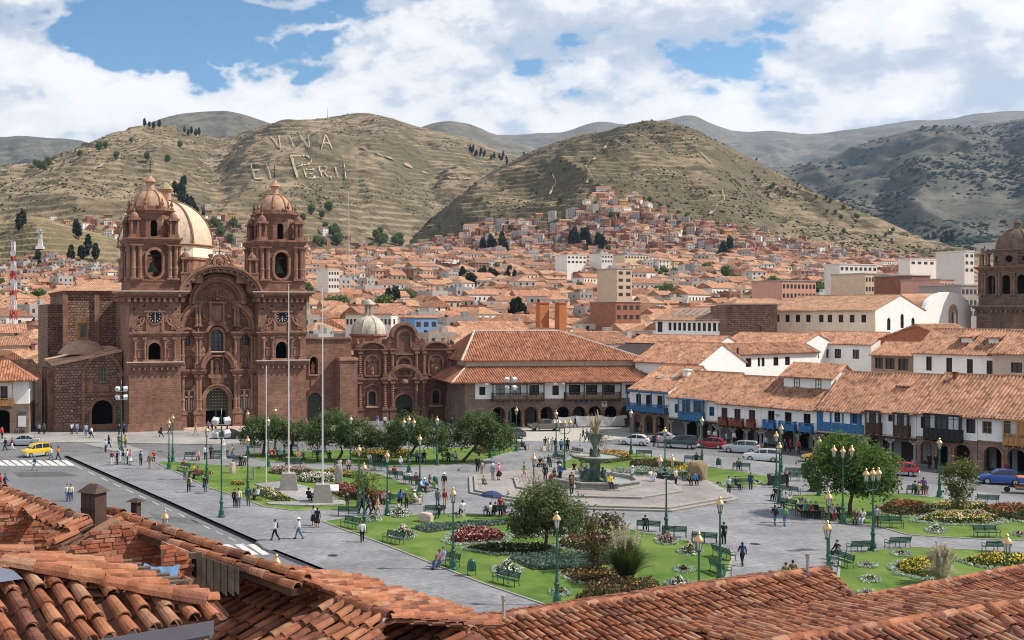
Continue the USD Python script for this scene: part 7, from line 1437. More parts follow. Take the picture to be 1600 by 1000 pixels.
def pose_joints(p):
	J = {}
	if p in ("stand","dress","hips","up"):
		hip,sh = .92,1.40
		J["legs"] = [[((s * .09,0,hip),.085),((s * .10,-.01,.50),.058),((s * .10,.03,.09),.04)] for s in (-1,1)]
		J["feet"] = [(s * .10,.03,.045) for s in (-1,1)]; J["fd"] = [(0,-1,0)] * 2; J["spine"] = [((0,0,hip + .02),.115),((0,.005,1.13),.105),((0,.01,1.30),.125)]
		J["arms"] = [[((s * .185,.01,sh),.055),((s * .235,.02,1.12),.042),((s * .235,-.06,.88),.030)] for s in (-1,1)]
		if p == "hips": J["arms"][1] = [((.185,.01,sh),.055),((.26,-.02,1.13),.042),((.1,-.2,1.18),.03)]
		if p == "up": J["arms"] = [[((s * .185,.01,sh),.055),((s * .40,-.05,1.45),.042),((s * .42,-.12,1.68),.03)] for s in (-1,1)]
		J["head"] = (0,0,1.60)
	elif p == "walk":
		J["legs"] = [[((-.09,0,.90),.085),((-.10,-.17,.52),.058),((-.10,-.26,.10),.04)],[((.09,0,.90),.085),((.10,.05,.50),.058),((.10,.33,.15),.04)]]
		J["feet"] = [(-.10,-.27,.05),(.10,.34,.09)]; J["fd"] = [(0,-1,.05),(0,-1,-.45)]; J["spine"] = [((0,0,.92),.115),((0,-.01,1.12),.105),((0,-.02,1.29),.125)]
		J["arms"] = [[((-.185,-.01,1.39),.055),((-.24,.12,1.13),.042),((-.22,.10,.90),.030)],[((.185,-.01,1.39),.055),((.24,-.08,1.12),.042),((.21,-.27,.98),.030)]]; J["head"] = (0,-.03,1.59)
	elif p == "sit":
		J["legs"] = [[((s * .10,.12,.53),.09),((s * .12,-.30,.52),.062),((s * .12,-.34,.10),.04)] for s in (-1,1)]
		J["feet"] = [(s * .12,-.36,.045) for s in (-1,1)]; J["fd"] = [(0,-1,0)] * 2; J["spine"] = [((0,.13,.56),.12),((0,.18,.78),.108),((0,.18,.95),.125)]
		J["arms"] = [[((s * .185,.17,1.05),.055),((s * .23,.08,.79),.042),((s * .14,-.16,.66),.030)] for s in (-1,1)]; J["head"] = (0,.13,1.25)
	return J
_poses = {}
def pose(p):
	if p in _poses: return _poses[p]
	J = pose_joints(p); P_ = {}; h = np.array(J["head"]); sp = J["spine"]; neck = np.array(sp[-1][0]) + (0,0,.12)
	tor = chain(sp,10) + [_hull((-.15,sp[-1][0][1],sp[-1][0][2] + .06),.075,(.15,sp[-1][0][1],sp[-1][0][2] + .06),.075,10)]
	body = list(tor) + chain([(neck - (0,0,.05),.06),(h - (0,0,.05),.052)],8)
	body += [_hull(h + (0,.015,.035),.088,h + (0,-.018,-.045),.062,12),_hull(h + (0,-.09,.0),.012,h + (0,-.108,-.028),.015,5),_hull(h + (-.022,-.078,-.065),.010,h + (.022,-.078,-.065),.010,5)]
	for s in (-1,1): body += [Man.sphere(.013,6).translate((h + (s * .032,-.082,.012)).tolist()),_hull(h + (s * .088,.01,.02),.012,h + (s * .086,.012,-.025),.010,5)]
	for L in J["legs"]: body += chain(L,8)
	for L in J["arms"]:
		body += chain(L,8); d = np.subtract(L[2][0],L[1][0]); body += hand_parts(L[2][0],d,(0,-1,0.2))
	shoes = []
	for f,d in zip(J["feet"],J["fd"]): f,d = np.array(f),np.array(d,float); body += [_hull(f + (0,.02,0),.036,f + d * .13,.028,6)]; shoes += [_hull(f + (0,.03,-.003),.047,f + d * .16 - (0,0,.012),.036,8)]
	P_["body"] = fuse(body); P_["shoes"] = fuse(shoes)
	inf = lambda C,k: [(q,r + k) for q,r in C]
	top = chain(inf(sp,.022),10) + [_hull((-.15,sp[-1][0][1],sp[-1][0][2] + .06),.092,(.15,sp[-1][0][1],sp[-1][0][2] + .06),.092,10)]
	lng,sht = list(top),list(top)
	for L in J["arms"]:
		lng += chain([(L[0][0],.07),(L[1][0],.058),(tuple(np.array(L[1][0]) + .9 * np.subtract(L[2][0],L[1][0])),.046)],8); sht += chain([(L[0][0],.072),(tuple(np.array(L[0][0]) + .6 * np.subtract(L[1][0],L[0][0])),.064)],8)
	P_["jacket"],P_["shirt"] = fuse(lng),fuse(sht)
	tr = [_hull(J["legs"][0][0][0],.108,J["legs"][1][0][0],.108,8)]; so = list(tr)
	for L in J["legs"]: tr += chain([(L[0][0],.102),(L[1][0],.076),(L[2][0],.062)],8); so += chain([(L[0][0],.104),(tuple(np.array(L[0][0]) + .85 * np.subtract(L[1][0],L[0][0])),.088)],8)
	P_["trousers"],P_["shorts"] = fuse(tr),fuse(so)
	P_["skirt"] = fuse([Man.batch_hull([Man.sphere(.125,10).translate([0,0,1.02]),Man.cylinder(.05,.26,.25,12).translate([0,0,.42])])])
	hc = h + (0,.022,.055); P_["hair"] = fuse([_hull(hc,.092,hc + (0,.02,-.03),.086,12)]); P_["long_hair"] = fuse([_hull(hc,.092,hc + (0,.02,-.03),.088,12),_hull(hc + (0,.05,-.05),.075,hc + (0,.075,-.24),.06,8)])
	b = MB(); b.lathe([(.185,0),(.19,.012),(.11,.03),(.10,.10),(.06,.125),(0,.13)],h + (0,.01,.06),12); v,f,_ = b.arrays(); P_["hat"] = (v,f)
	s2 = np.array(sp[-1][0]); P_["backpack"] = fuse([Man.batch_hull([Man.sphere(.05,8).translate((s2 + (a * .1,.19,z)).tolist()) for a in (-1,1) for z in (-.26,.1)] + [Man.sphere(.05,8).translate((s2 + (a * .08,.25,z)).tolist()) for a in (-1,1) for z in (-.24,.0)])])
	w = np.array(J["arms"][1][2][0]); P_["bag"] = fuse([Man.batch_hull([Man.sphere(.03,6).translate((w + (dx,dy,dz)).tolist()) for dx in (-.02,.04) for dy in (-.12,.12) for dz in (-.12,-.36)]),_hull(w,.012,w + (0,0,-.14),.012,5)])
	_poses[p] = P_; return P_
CL = dict(w=("white",(.66,.64,.62)),k=("black",(.018,.018,.02)),n=("navy",(.03,.045,.10)),b=("blue",(.06,.15,.40)),l=("light blue",(.34,.44,.60)),r=("red",(.42,.04,.04)),m=("maroon",(.17,.03,.035)),y=("yellow",(.62,.46,.05)),g=("green",(.10,.22,.06)),e=("olive",(.12,.12,.06)),o=("orange",(.55,.17,.06)),t=("tan",(.42,.31,.19)),p=("pink",(.58,.26,.30)),G=("grey",(.25,.25,.26)),d=("blue denim",(.09,.14,.24)),c=("cream",(.58,.50,.36)),B=("brown",(.13,.075,.045)),v=("purple",(.13,.06,.2)),T=("teal",(.05,.26,.28)),Y=("neon yellow",(.5,.62,.05)))
CM = {k: plain("cloth_" + n.replace(" ","_"),c,.12,6,.85,.2) for k,(n,c) in CL.items()}
SKIN = [plain("skin_" + n,c,.08,9,.6,.35) for n,c in (("tan",(.40,.22,.14)),("brown",(.26,.135,.08)),("light",(.52,.32,.23)))]
HAIR = [plain("hair_" + n,c,.2,12,.6,.3) for n,c in (("black",(.012,.010,.009)),("brown",(.06,.035,.02)),("fair",(.30,.2,.1)),("white",(.5,.48,.45)))]
_pn = [0]
def person(x,y,p,top,bot,rot=0,hair=0,hat=None,pack=None,bag=None,short=False,long=False,z=PZ,sc=1.0,head=None):
	_pn[0] += 1; rng = random.Random(_pn[0]); Pz = pose(p); sk = SKIN[rng.randrange(3)]
	act = {"stand": "standing","walk": "walking","sit": "sitting","dress": "standing","hips": "standing","up": "arms raised"}[p]
	lower = f"{CL[bot][0]} {'skirt' if p == 'dress' else 'shorts' if short else 'trousers'}" if bot != "d" else "jeans"
	lab = f"person {act} in {CL[top][0]} top, {lower}"
	q = G(x,y,z); r_ = math.hypot(q[0] - 31.2,q[1] - 110.6); z = z if z != PZ or r_ > 12.4 else PZ + (.34 if r_ > 7.9 else .52)
	t = thing("person",where(x,y,lab,16),"person",G(x,y,z),rot,None,sc * rng.uniform(.95,1.04))
	b = lambda n,key,mat,par=t: usdkit.mesh(stage,numbered(str(par.GetPath()),n),Pz[key],mat,True).GetPrim()
	body = b("body","body",sk)
	b("top","shirt" if short or rng.random() < .35 else "jacket",CM[top]); b("skirt" if p == "dress" else "trousers","skirt" if p == "dress" else "shorts" if short else "trousers",CM[bot])
	b("shoes","shoes",CM["k" if rng.random() < .6 else "B"]); b("hair","long_hair" if long else "hair",HAIR[hair])
	if hat: b("hat","hat",CM[hat])
	if pack: b("backpack","backpack",CM[pack])
	if bag: b("handbag","bag",CM[bag])
	return t
Wk,St,Si,Dr = "walk","stand","sit","dress"
def crowd(rows):
	for r in rows: kw = r[6] if len(r) > 6 else {}; person(*r[:6],**kw)
crowd([(8,704,Wk,"n","k",-90,dict(z=0,pack="n")),(19,703,Wk,"m","w",-80,dict(z=0)),(80,719,Wk,"w","d",-90,dict(z=0,long=True)),(91,718,Wk,"o","k",-90,dict(z=0,long=True)),(54,735,Wk,"n","G",-90,dict(z=0,hat="b")),(3,686,St,"r","k",30,dict(z=.1)),(28,677,Si,"c","B",0,dict(hat="t",z=.1)),(36,677,Si,"k","k",10,dict(z=.1)),
 (112,679,St,"w","k",180,dict(z=.1)),(120,678,St,"l","d",170,dict(z=.1)),(134,681,St,"l","d",180,dict(z=.1,bag="w")),(143,684,Wk,"w","k",-90,dict(z=.1,bag="k")),(61,679,St,"G","k",0,dict(z=0)),(69,679,St,"e","k",-30,dict(z=0)),(165,706,St,"l","k",60,dict(z=.05)),(170,699,Wk,"k","k",90,dict(z=.05,long=True)),(186,698,St,"e","e",0,dict(z=.05)),(196,699,St,"y","B",150,dict(z=.05,bag="t",long=True)),(186,680,St,"k","n",0,dict(z=.1)),(194,679,St,"n","k",180,dict(z=.1)),
 (175,727,St,"m","w",30),(183,726,St,"k","k",-60),(187,723,St,"l","w",100),(193,725,St,"w","w",180,dict(pack="k")),(199,725,St,"w","k",-90),(203,726,Dr,"p","w",-40,dict(long=True)),(220,727,St,"l","k",180,dict(pack="n")),(234,733,"hips","e","t",0,dict(pack="e")),(240,721,Si,"r","k",0),
 (252,683,Wk,"k","k",-90,dict(z=.1,bag="k")),(265,678,Wk,"n","k",90,dict(z=.1)),(306,680,Wk,"t","t",-60,dict(z=.1,hair=2)),(325,675,St,"b","k",0,dict(z=.1)),(331,674,St,"r","k",20,dict(z=.1)),(337,674,St,"w","m",-30,dict(z=.1)),(355,672,St,"w","k",60,dict(z=.1)),
 (286,735,Si,"o","w",-50),(289,750,St,"g","d",180),(300,744,Si,"y","k",-60),(307,749,Si,"r","k",-60),(295,769,Wk,"y","k",180,dict(pack="n")),(321,769,St,"k","d",180,dict(bag="k")),(309,720,Si,"p","B",0,dict(hair=2)),(321,718,St,"w","k",30),(330,717,St,"n","k",180),(363,716,Wk,"c","d",-90,dict(pack="t")),(382,727,Si,"w","m",0),(376,728,Si,"k","k",0),(367,793,"hips","k","k",10),(373,793,St,"c","d",0),(388,790,St,"n","e",180),(401,782,Si,"w","k",-50),
 (422,718,Si,"r","k",0),(428,718,Si,"m","k",0),(438,718,Si,"T","k",0),(448,730,Si,"k","k",0),(466,725,Wk,"o","d",90,dict(pack="c")),(474,724,Wk,"n","k",90),(496,722,St,"k","k",-60),(515,721,Si,"k","k",0),(531,734,Si,"c","k",0),(544,734,Si,"p","k",0),(507,705,St,"k","k",0),(430,844,Wk,"w","k",-70,dict(pack="n")),(467,842,Wk,"w","d",-80,dict(hat="w")),(490,821,Dr,"w","k",150,dict(long=True,bag="l")),(496,824,Dr,"k","k",160,dict(long=True,bag="k")),(483,785,Si,"k","k",160,dict(hat="k")),(543,797,St,"k","e",20,dict(long=True)),(566,847,Wk,"w","k",180,dict(sc=1.0))])
crowd([(566,802,Wk,"k","k",-90),(575,803,Wk,"n","k",90,dict(bag="t")),(583,805,Wk,"k","k",90,dict(long=True)),(590,806,Wk,"t","t",90,dict(pack="m")),(600,789,Si,"p","k",-20),(626,793,St,"b","k",180,dict(long=True,bag="k")),(635,793,St,"e","k",20,dict(hair=3,pack="w")),(650,788,Si,"c","c",70,dict(hat="w")),(660,769,Si,"l","k",60),(665,768,Si,"b","t",60,dict(hat="w")),(674,763,Si,"k","g",60,dict(long=True)),(617,747,Si,"r","k",150),(639,756,Si,"w","k",150),(651,758,Si,"r","k",150),(694,766,St,"k","t",180,dict(pack="k",hat="w")),(684,792,St,"G","d",170,dict(pack="e")),(695,794,St,"m","t",30,dict(long=True)),(722,806,Si,"w","k",190),(685,812,Si,"k","d",190),(626,729,Si,"w","b",0,dict(z=LZ,hat="w",sc=.8)),(652,722,Si,"G","k",0),(657,722,Si,"w","k",10),(663,722,Si,"k","T",0),(700,721,Si,"k","k",0),(712,722,Si,"w","d",0,dict(hair=2)),(578,725,Si,"w","G",20),(594,725,Si,"k","k",-20),(590,665,St,"b","w",0,dict(z=0)),(601,666,St,"w","k",0,dict(z=0)),(706,669,St,"k","k",0,dict(z=0)),
 (746,737,St,"k","k",0),(753,744,St,"n","t",180,dict(pack="t")),(770,750,St,"G","G",-30,dict(hat="w")),(779,750,Dr,"p","k",30,dict(bag="r",hat="p")),(757,764,Si,"B","k",30,dict(z=.0)),(819,748,Wk,"g","t",70,dict(short=True)),(852,752,St,"k","k",170),(864,752,Si,"k","r",-70,dict(z=.89)),(875,751,St,"b","k",180,dict(hat="w")),(893,760,Si,"k","k",-20,dict(z=.89)),(893,771,St,"B","k",0,dict(bag="w")),(908,750,St,"c","t",180,dict(hat="c")),(917,747,Si,"b","k",160),(773,808,Si,"k","k",190),(765,808,Si,"w","k",190),(782,806,St,"r","k",180),(788,808,Si,"n","p",170),
 (852,703,St,"k","c",180),(857,704,St,"w","t",90),(863,703,St,"c","c",-40),(868,705,St,"k","k",20),(877,706,St,"b","k",170),(883,703,St,"Y","n",180),(887,705,St,"k","k",170),(907,697,St,"w","w",-80),(911,687,Wk,"k","k",90),(917,690,Wk,"n","k",90),(923,689,Wk,"m","k",90),(899,668,Wk,"k","k",-90,dict(z=0)),(950,665,St,"w","k",20,dict(z=0)),(956,665,St,"k","k",0,dict(z=0)),(962,666,St,"n","k",0,dict(z=0)),(978,668,St,"k","k",-20,dict(z=0)),(817,703,Si,"k","k",60),(745,713,Si,"k","k",40),(843,732,Si,"k","k",-40),(850,732,Si,"w","k",-40),(858,729,Si,"k","k",10),(874,737,Si,"n","k",-20),(897,740,Si,"k","k",-20),(954,763,Si,"y","k",0,dict(z=.89))])
crowd([(1022,698,St,"k","k",170,dict(z=0)),(1028,698,St,"p","G",180,dict(z=0)),(988,753,St,"w","G",-60,dict(hat="w")),(1018,754,Si,"w","w",30),(1022,755,Si,"w","l",-20),(1056,758,St,"c","k",40,dict(hair=2)),(1077,758,Si,"e","k",10),(1087,758,Si,"b","k",0),(1139,772,St,"l","k",10),(1152,765,Si,"k","k",20),(1173,765,St,"n","n",-20),(1088,724,Si,"k","k",165),(1154,735,Si,"e","k",165),(1230,762,"up","k","k",20,dict(hair=2)),(1216,783,Si,"B","d",-50),(1210,782,Si,"k","k",-60),(1226,793,Si,"w","k",-60),(1211,820,Wk,"k","d",180,dict(pack="k")),(1226,822,Wk,"T","d",180,dict(pack="g")),(1252,808,Si,"k","k",0),(1260,808,Si,"T","k",0),(1268,809,Si,"B","k",0),(1276,809,Si,"k","k",0),(1294,812,Si,"t","k",10),(1302,813,Si,"G","m",-10),(1310,813,Si,"k","k",0),(1337,820,Si,"B","k",-40,dict(hair=1)),(1347,820,Si,"w","l",-50),(1369,823,St,"G","e",180),(1429,772,Si,"T","k",165),(1435,773,Si,"t","k",165),(1443,773,St,"v","r",150),(1131,850,St,"k","k",170,dict(bag="e")),(1160,884,Wk,"n","k",180,dict(long=True)),(1228,918,Wk,"e","k",180),(1239,916,Wk,"B","k",180),(1305,874,Si,"k","k",-80),(1309,880,Si,"G","w",-80),(1008,829,Si,"k","k",165),(690,886,Si,"l","d",-50),(684,889,Si,"p","d",-60),(105,783,Wk,"w","d",20,dict(z=0,long=True)),(111,783,Wk,"c","n",10,dict(z=0)),(1,765,Wk,"r","k",90,dict(z=0)),(8,766,Wk,"n","k",90,dict(z=0)),
 (996,675,St,"k","k",0,dict(z=.16)),(1003,675,St,"w","k",20,dict(z=.16)),(1012,675,St,"k","n",-40,dict(z=.16)),(1025,678,St,"l","k",0,dict(z=.16)),(1031,679,St,"k","k",30,dict(z=.16)),(1108,690,St,"w","k",0,dict(z=.16)),(1117,691,St,"w","k",-30,dict(z=.16)),(1135,694,St,"l","d",60,dict(z=.16)),(1147,694,St,"w","k",0,dict(z=.16)),(1196,702,St,"l","k",0,dict(z=.16)),(1226,706,St,"n","k",0,dict(z=.16)),(1235,707,St,"m","k",40,dict(z=.16)),(1248,709,St,"r","k",0,dict(z=.16)),(1452,732,St,"k","k",0,dict(z=.16)),(1462,733,St,"k","k",10,dict(z=.16)),(1574,745,St,"m","k",-60,dict(z=.16))])
def umbrella():
	t = thing("umbrella","open navy blue umbrella over the people on the bench left of the fountain steps","umbrella",GP(768,806)); mb = MB(); mb.lathe([(1.0,1.75),(.85,1.95),(.5,2.12),(.05,2.2),(0,2.3)],n=8); mb.lathe([(.98,1.73),(.5,2.08),(0,2.17)],n=8); mb.build("canopy",CM["n"],t); MB().tube([(0,0,.75),(0,0,2.2)],.015,5).build("shaft",M["iron"],t)
umbrella()
for i,(x,y) in enumerate(((847,704),(850,705))):
	t = thing("suitcase",("pale upright suitcase, left of two beside the person in black top near the pickup","pale upright suitcase, right of two beside the person in black top near the pickup")[i],"suitcase",GP(x,y),20); MB().box(-.22,.22,-.13,.13,.05,.65).build("case",CM["c"],t); MB().tube([(-.15,.1,.65),(-.15,.1,1.0),(.15,.1,1.0),(.15,.1,.65)],.015,4).build("handle",M["iron"],t)
for i,(x,y) in enumerate(((378,733),(398,734),(404,733),(717,736),(1040,758),(1046,758))):
	t = thing("pigeon",where(x,y,"dark pigeon on the ground"),"pigeon",G(x,y,LZ if x < 500 else PZ),i * 50,None,1.3); v,f = fuse(chain([((0,-.13,.17),.035),((0,-.08,.14),.06),((0,.06,.11),.06),((0,.2,.09),.02)],8) + chain([((.03,0,.06),.015),((.03,0,.0),.012)],5) + chain([((-.03,0,.06),.015),((-.03,0,.0),.012)],5)); usdkit.mesh(stage,str(t.GetPath()) + "/body",(v,f),CM["k"],True)
# cars
CARW = plain("dark_car_window",(.012,.014,.016),.1,1,.06,.6)
TYRE,RIM,CHR = plain("tyre_rubber",(.02,.02,.02),.2,5,.8,.2),plain("wheel_rim",(.42,.42,.43),.1,5,.3,.6,metal=.7),plain("plastic_bumper",(.05,.05,.05),.2,4,.6,.3)
HLM,TLM = plain("headlight_glass",(.6,.6,.58),.1,5,.1,.6),plain("tail_light_red",(.42,.02,.015),.1,5,.15,.5)
def paint(n,c): return principled("car_paint_" + n,{},[],.25,.5,base=c,extra={"coat_weight": .7,"coat_roughness": .06})
KINDS = dict(
 hatch=[(-1.9,.42,.62,.63,.66,.62),(-1.75,.25,.74,.76,.78,.7),(-.95,.2,.92,.94,.82,.72),(-.85,.2,.93,.96,.82,.7),(-.2,.2,.95,1.42,.83,.62),(.5,.2,.96,1.47,.83,.63),(1.25,.2,.97,1.42,.83,.62),(1.78,.25,.95,.99,.8,.7),(1.92,.4,.8,.82,.74,.66)],
 sedan=[(-2.15,.42,.60,.61,.66,.6),(-2.0,.25,.72,.74,.8,.7),(-1.1,.2,.9,.92,.85,.72),(-1.0,.2,.9,.94,.85,.7),(-.25,.2,.93,1.42,.86,.62),(.5,.2,.94,1.46,.86,.62),(.9,.2,.95,1.38,.86,.6),(1.55,.2,.97,1.0,.85,.72),(2.05,.28,.95,.97,.8,.7),(2.18,.42,.8,.82,.74,.66)],
 wagon=[(-2.1,.42,.64,.65,.66,.6),(-1.95,.25,.78,.8,.78,.7),(-1.0,.22,.95,.97,.82,.72),(-.9,.22,.95,1.0,.82,.7),(-.3,.22,.98,1.46,.83,.64),(.6,.22,.99,1.52,.83,.66),(1.7,.22,1.0,1.48,.83,.66),(1.95,.25,1.0,1.04,.82,.72),(2.1,.4,.85,.87,.78,.7)],
 suv=[(-2.2,.5,.78,.79,.74,.68),(-2.05,.35,.95,.98,.88,.8),(-1.1,.32,1.1,1.12,.92,.82),(-1.0,.32,1.1,1.15,.92,.8),(-.4,.32,1.12,1.7,.93,.74),(.6,.32,1.13,1.78,.93,.75),(1.85,.32,1.14,1.74,.93,.74),(2.1,.35,1.12,1.18,.9,.8),(2.22,.5,.9,.92,.86,.78)],
 van=[(-1.75,.42,.75,.76,.66,.6),(-1.65,.25,.9,.92,.74,.66),(-1.15,.22,1.0,1.02,.77,.68),(-1.1,.22,1.0,1.05,.77,.66),(-.5,.22,1.03,1.62,.78,.64),(.5,.22,1.04,1.7,.78,.66),(1.5,.22,1.05,1.66,.78,.66),(1.68,.25,1.04,1.1,.76,.7),(1.76,.4,.85,.87,.72,.66)],
 pickup=[(-2.6,.5,.85,.86,.78,.72),(-2.45,.38,1.02,1.04,.93,.84),(-1.4,.35,1.14,1.16,.96,.84),(-1.3,.35,1.14,1.19,.96,.82),(-.65,.35,1.16,1.76,.97,.72),(.2,.35,1.17,1.82,.97,.73),(.62,.35,1.18,1.74,.97,.73),(.8,.35,1.18,1.2,.97,.9),(2.45,.38,1.2,1.22,.97,.92),(2.6,.5,1.1,1.12,.95,.9)],
 beetle=[(-1.95,.4,.58,.6,.5,.4),(-1.75,.28,.75,.82,.7,.5),(-1.0,.22,.88,.98,.8,.6),(-.85,.22,.9,1.02,.82,.62),(-.3,.22,.93,1.44,.83,.58),(.3,.22,.94,1.5,.83,.58),(.95,.22,.93,1.32,.8,.55),(1.6,.28,.85,.98,.72,.5),(1.95,.4,.62,.66,.5,.4)])
def car(kind,label,x,y,rot,body,z=0.0,wheel_r=.31,lower=None,taxi=False,cat="car",sc=1.0,name="parked_car"):
	S = KINDS[kind]; t = thing(name,label,cat,G(x,y,z),rot,None,sc)
	mb = MB(); V = []
	for (X,b,h,tp,w,wt) in S:
		m = (b + h) / 2; V += [(X,-w * .86,b),(X,-w,m),(X,-w * .98,h),(X,-wt,tp),(X,-wt * .5,tp + .025),(X,wt * .5,tp + .025),(X,wt,tp),(X,w * .98,h),(X,w,m),(X,w * .86,b)]
	k = 10; F = []
	for i in range(len(S) - 1):
		for j in range(k): F.append((i * k + j,i * k + (j + 1) % k,(i + 1) * k + (j + 1) % k,(i + 1) * k + j))
	mb.add(V,F); n0 = (len(S) - 1) * k
	mb.add(V[:k],[(0,j + 1,j) for j in range(1,k - 1)]); mb.add(V[n0:],[(0,j,j + 1) for j in range(1,k - 1)]); mb.build("body",body,t,35)
	def panel(q,nm="window",mat=CARW):
		q = np.array(q,float); c = q.mean(0); nrm = np.cross(q[1] - q[0],q[2] - q[0]); nrm /= np.linalg.norm(nrm) + 1e-9
		if np.dot(nrm,c - (c[0] * .3,0,.6)) < 0: nrm = -nrm
		q = c + (q - c) * (.9,.9,.82) + nrm * .012; mb = MB(); mb.add(q,[(0,1,2,3)]); mb.build(nm,mat,t)
	P_ = lambda i,j: V[i * k + j]
	cab = [i for i,s in enumerate(S) if s[3] - s[2] > .3]; a,b = cab[0],cab[-1]
	for sd in (2,7):
		up = 3 if sd == 2 else 6
		for i in range(a,b): panel([P_(i,sd),P_(i + 1,sd),P_(i + 1,up),P_(i,up)])
		panel([P_(a - 1,sd),P_(a,sd),P_(a,up),np.add(P_(a,up),(-.02,0,-.02))])
		if kind != "pickup": panel([P_(b,sd),P_(b + 1,sd),np.add(P_(b,up),(.02,0,-.02)),P_(b,up)])
	panel([P_(a - 1,3),P_(a - 1,6),P_(a,6),P_(a,3)],"windscreen"); panel([P_(b,3),P_(b,6),P_(b + 1,6),P_(b + 1,3)],"rear_window")
	xs = [s[0] for s in S]; L = xs[-1] - xs[0]; w = max(s[4] for s in S); hb = S[1][2]
	for wx in (xs[0] + L * .19,xs[-1] - L * .2):
		for sy in (-1,1):
			R = np.array([[1,0,0],[0,0,1],[0,-1,0]],float); mb = MB().frame(R,(wx,sy * (w - .1),wheel_r)); wh = mb.lathe([(.02,-.115),(wheel_r * .92,-.115),(wheel_r,-.07),(wheel_r,.07),(wheel_r * .92,.115),(.02,.115)],n=14).build("wheel",TYRE,t)
			MB().frame(R,(wx,sy * (w - .1),wheel_r)).lathe([(0,-.13),(wheel_r * .3,-.13),(wheel_r * .62,-.122),(wheel_r * .62,.122),(wheel_r * .3,.13),(0,.13)],n=12).build("rim",RIM,wh)
	for sy in (-1,1):
		MB().box(xs[0] - .02,xs[0] + .16,sy * S[1][4] * .72 - .16,sy * S[1][4] * .72 + .16,hb - .16,hb - .02).build("headlight",HLM,t); zt = S[-2][2]; MB().box(xs[-1] - .2,xs[-1] + .012,sy * S[-2][4] * .82 - .12,sy * S[-2][4] * .82 + .12,zt - .24,zt - .02).build("tail_light",TLM,t)
	MB().box(xs[0] - .05,xs[0] + .2,-S[1][4] * .93,S[1][4] * .93,S[1][1] + .08,S[1][1] + .28).build("front_bumper",lower or CHR,t); MB().box(xs[-1] - .2,xs[-1] + .05,-S[-2][4] * .93,S[-2][4] * .93,S[-2][1] + .08,S[-2][1] + .3).build("rear_bumper",lower or CHR,t)
	MB().box(xs[-1] + .05,xs[-1] + .06,-.25,.25,S[-2][1] + .14,S[-2][1] + .26).build("number_plate",M["alu"],t)
	if lower: MB().box(xs[0] + .1,xs[-1] - .1,-w * .99,w * .99,S[3][1] - .01,S[3][1] + .26).build("sill_trim",lower,t)
	if kind == "pickup": MB().box(.95,2.4,-.8,.8,1.225,1.235).build("load_bed",M["black_hole"],t); mb = MB(); mb.taper(1.0,2.3,-.7,.7,1.2,1.65,.25); mb.build("covered_load",M["alu"],t)
	return t
PW,PS = paint("white",(.70,.69,.67)),paint("silver",(.42,.43,.45)); LOWS = plain("grey_bumper",(.35,.36,.38),.1,3,.5,.4)
rr = RROT
car("sedan","silver-white saloon car at the left edge before the chapel",37,696,0,PS); car("van","yellow taxi van with grey bumper near the left zebra crossing",57,713,38,paint("yellow",(.72,.47,.02)),lower=LOWS,name="taxi_van",cat="taxi")
car("sedan","black saloon car passing in front of the big church door",356,686,4,paint("black",(.015,.016,.018))); car("pickup","olive grey pickup with covered load before the arcaded corner building",853,673,4,paint("olive",(.13,.12,.095)),wheel_r=.38,cat="pickup",name="pickup_truck"); car("hatch","dark grey car half hidden behind the leaning tree",799,685,6,paint("grey",(.07,.075,.08)))
car("hatch","white hatchback seen from behind near the stone arches",991,695,rr + 24,PW); car("sedan","silver saloon parked in the shade by the stone arches",1034,691,rr + 20,PS); car("suv","dark green estate with silver trim parked in the arcade shade",1063,700,rr + 26,paint("dark_green",(.02,.035,.03)),wheel_r=.34,lower=LOWS); car("hatch","dark red car parked in the arcade shade",1110,700,rr + 22,paint("red",(.30,.02,.025)))
car("wagon","silver estate car parked by the red-brown balconies",1158,707,rr + 24,PS,sc=1.05); car("wagon","white estate car driving along the arcade street",1191,720,rr + 28,PW); car("beetle","yellow rounded taxi partly hidden by the big bright tree",1281,722,rr + 22,paint("taxi_yellow",(.68,.33,.02)),cat="taxi",name="taxi"); car("hatch","small red hatchback right of the big bright tree",1405,742,rr + 24,paint("bright_red",(.42,.03,.03)),lower=LOWS); car("hatch","blue hatchback parked before the tan balcony arches",1562,756,rr + 34,paint("blue",(.02,.07,.28)),sc=1.08)
t = thing("motor_tricycle","dark motor tricycle with orange trim at the right edge of the street","motor tricycle",G(1592,770),rr + 30); MB().taper(-.3,1.2,-.6,.6,.35,.8,.05).build("body",CARW,t); MB().tube([(-.2,-.55,.8),(-.1,-.5,1.6),(1.1,-.5,1.6),(1.2,-.55,.8)],.04,5).tube([(-.2,.55,.8),(-.1,.5,1.6),(1.1,.5,1.6),(1.2,.55,.8)],.04,5).build("frame",M["iron"],t); MB().taper(-.2,1.2,-.6,.6,1.6,1.7,.1).build("canopy",CM["o"],t); MB().box(-.31,1.21,-.62,.62,.55,.68).build("trim",CM["o"],t)
for wx,wy in ((-1.0,0),(.9,-.55),(.9,.55)): R = np.array([[1,0,0],[0,0,1],[0,-1,0]],float); MB().frame(R,(wx,wy,.28)).lathe([(.02,-.05),(.26,-.05),(.28,0),(.26,.05),(.02,.05)],n=12).build("wheel",TYRE,t)
MB().tube([(-1.0,0,.28),(-.75,0,.8),(-.65,0,1.05)],.05,5).tube([(-.65,-.35,1.05),(-.65,.35,1.05)],.03,5).tube([(-.8,0,.6),(.0,0,.6)],.12,6).build("front_fork",M["iron"],t)
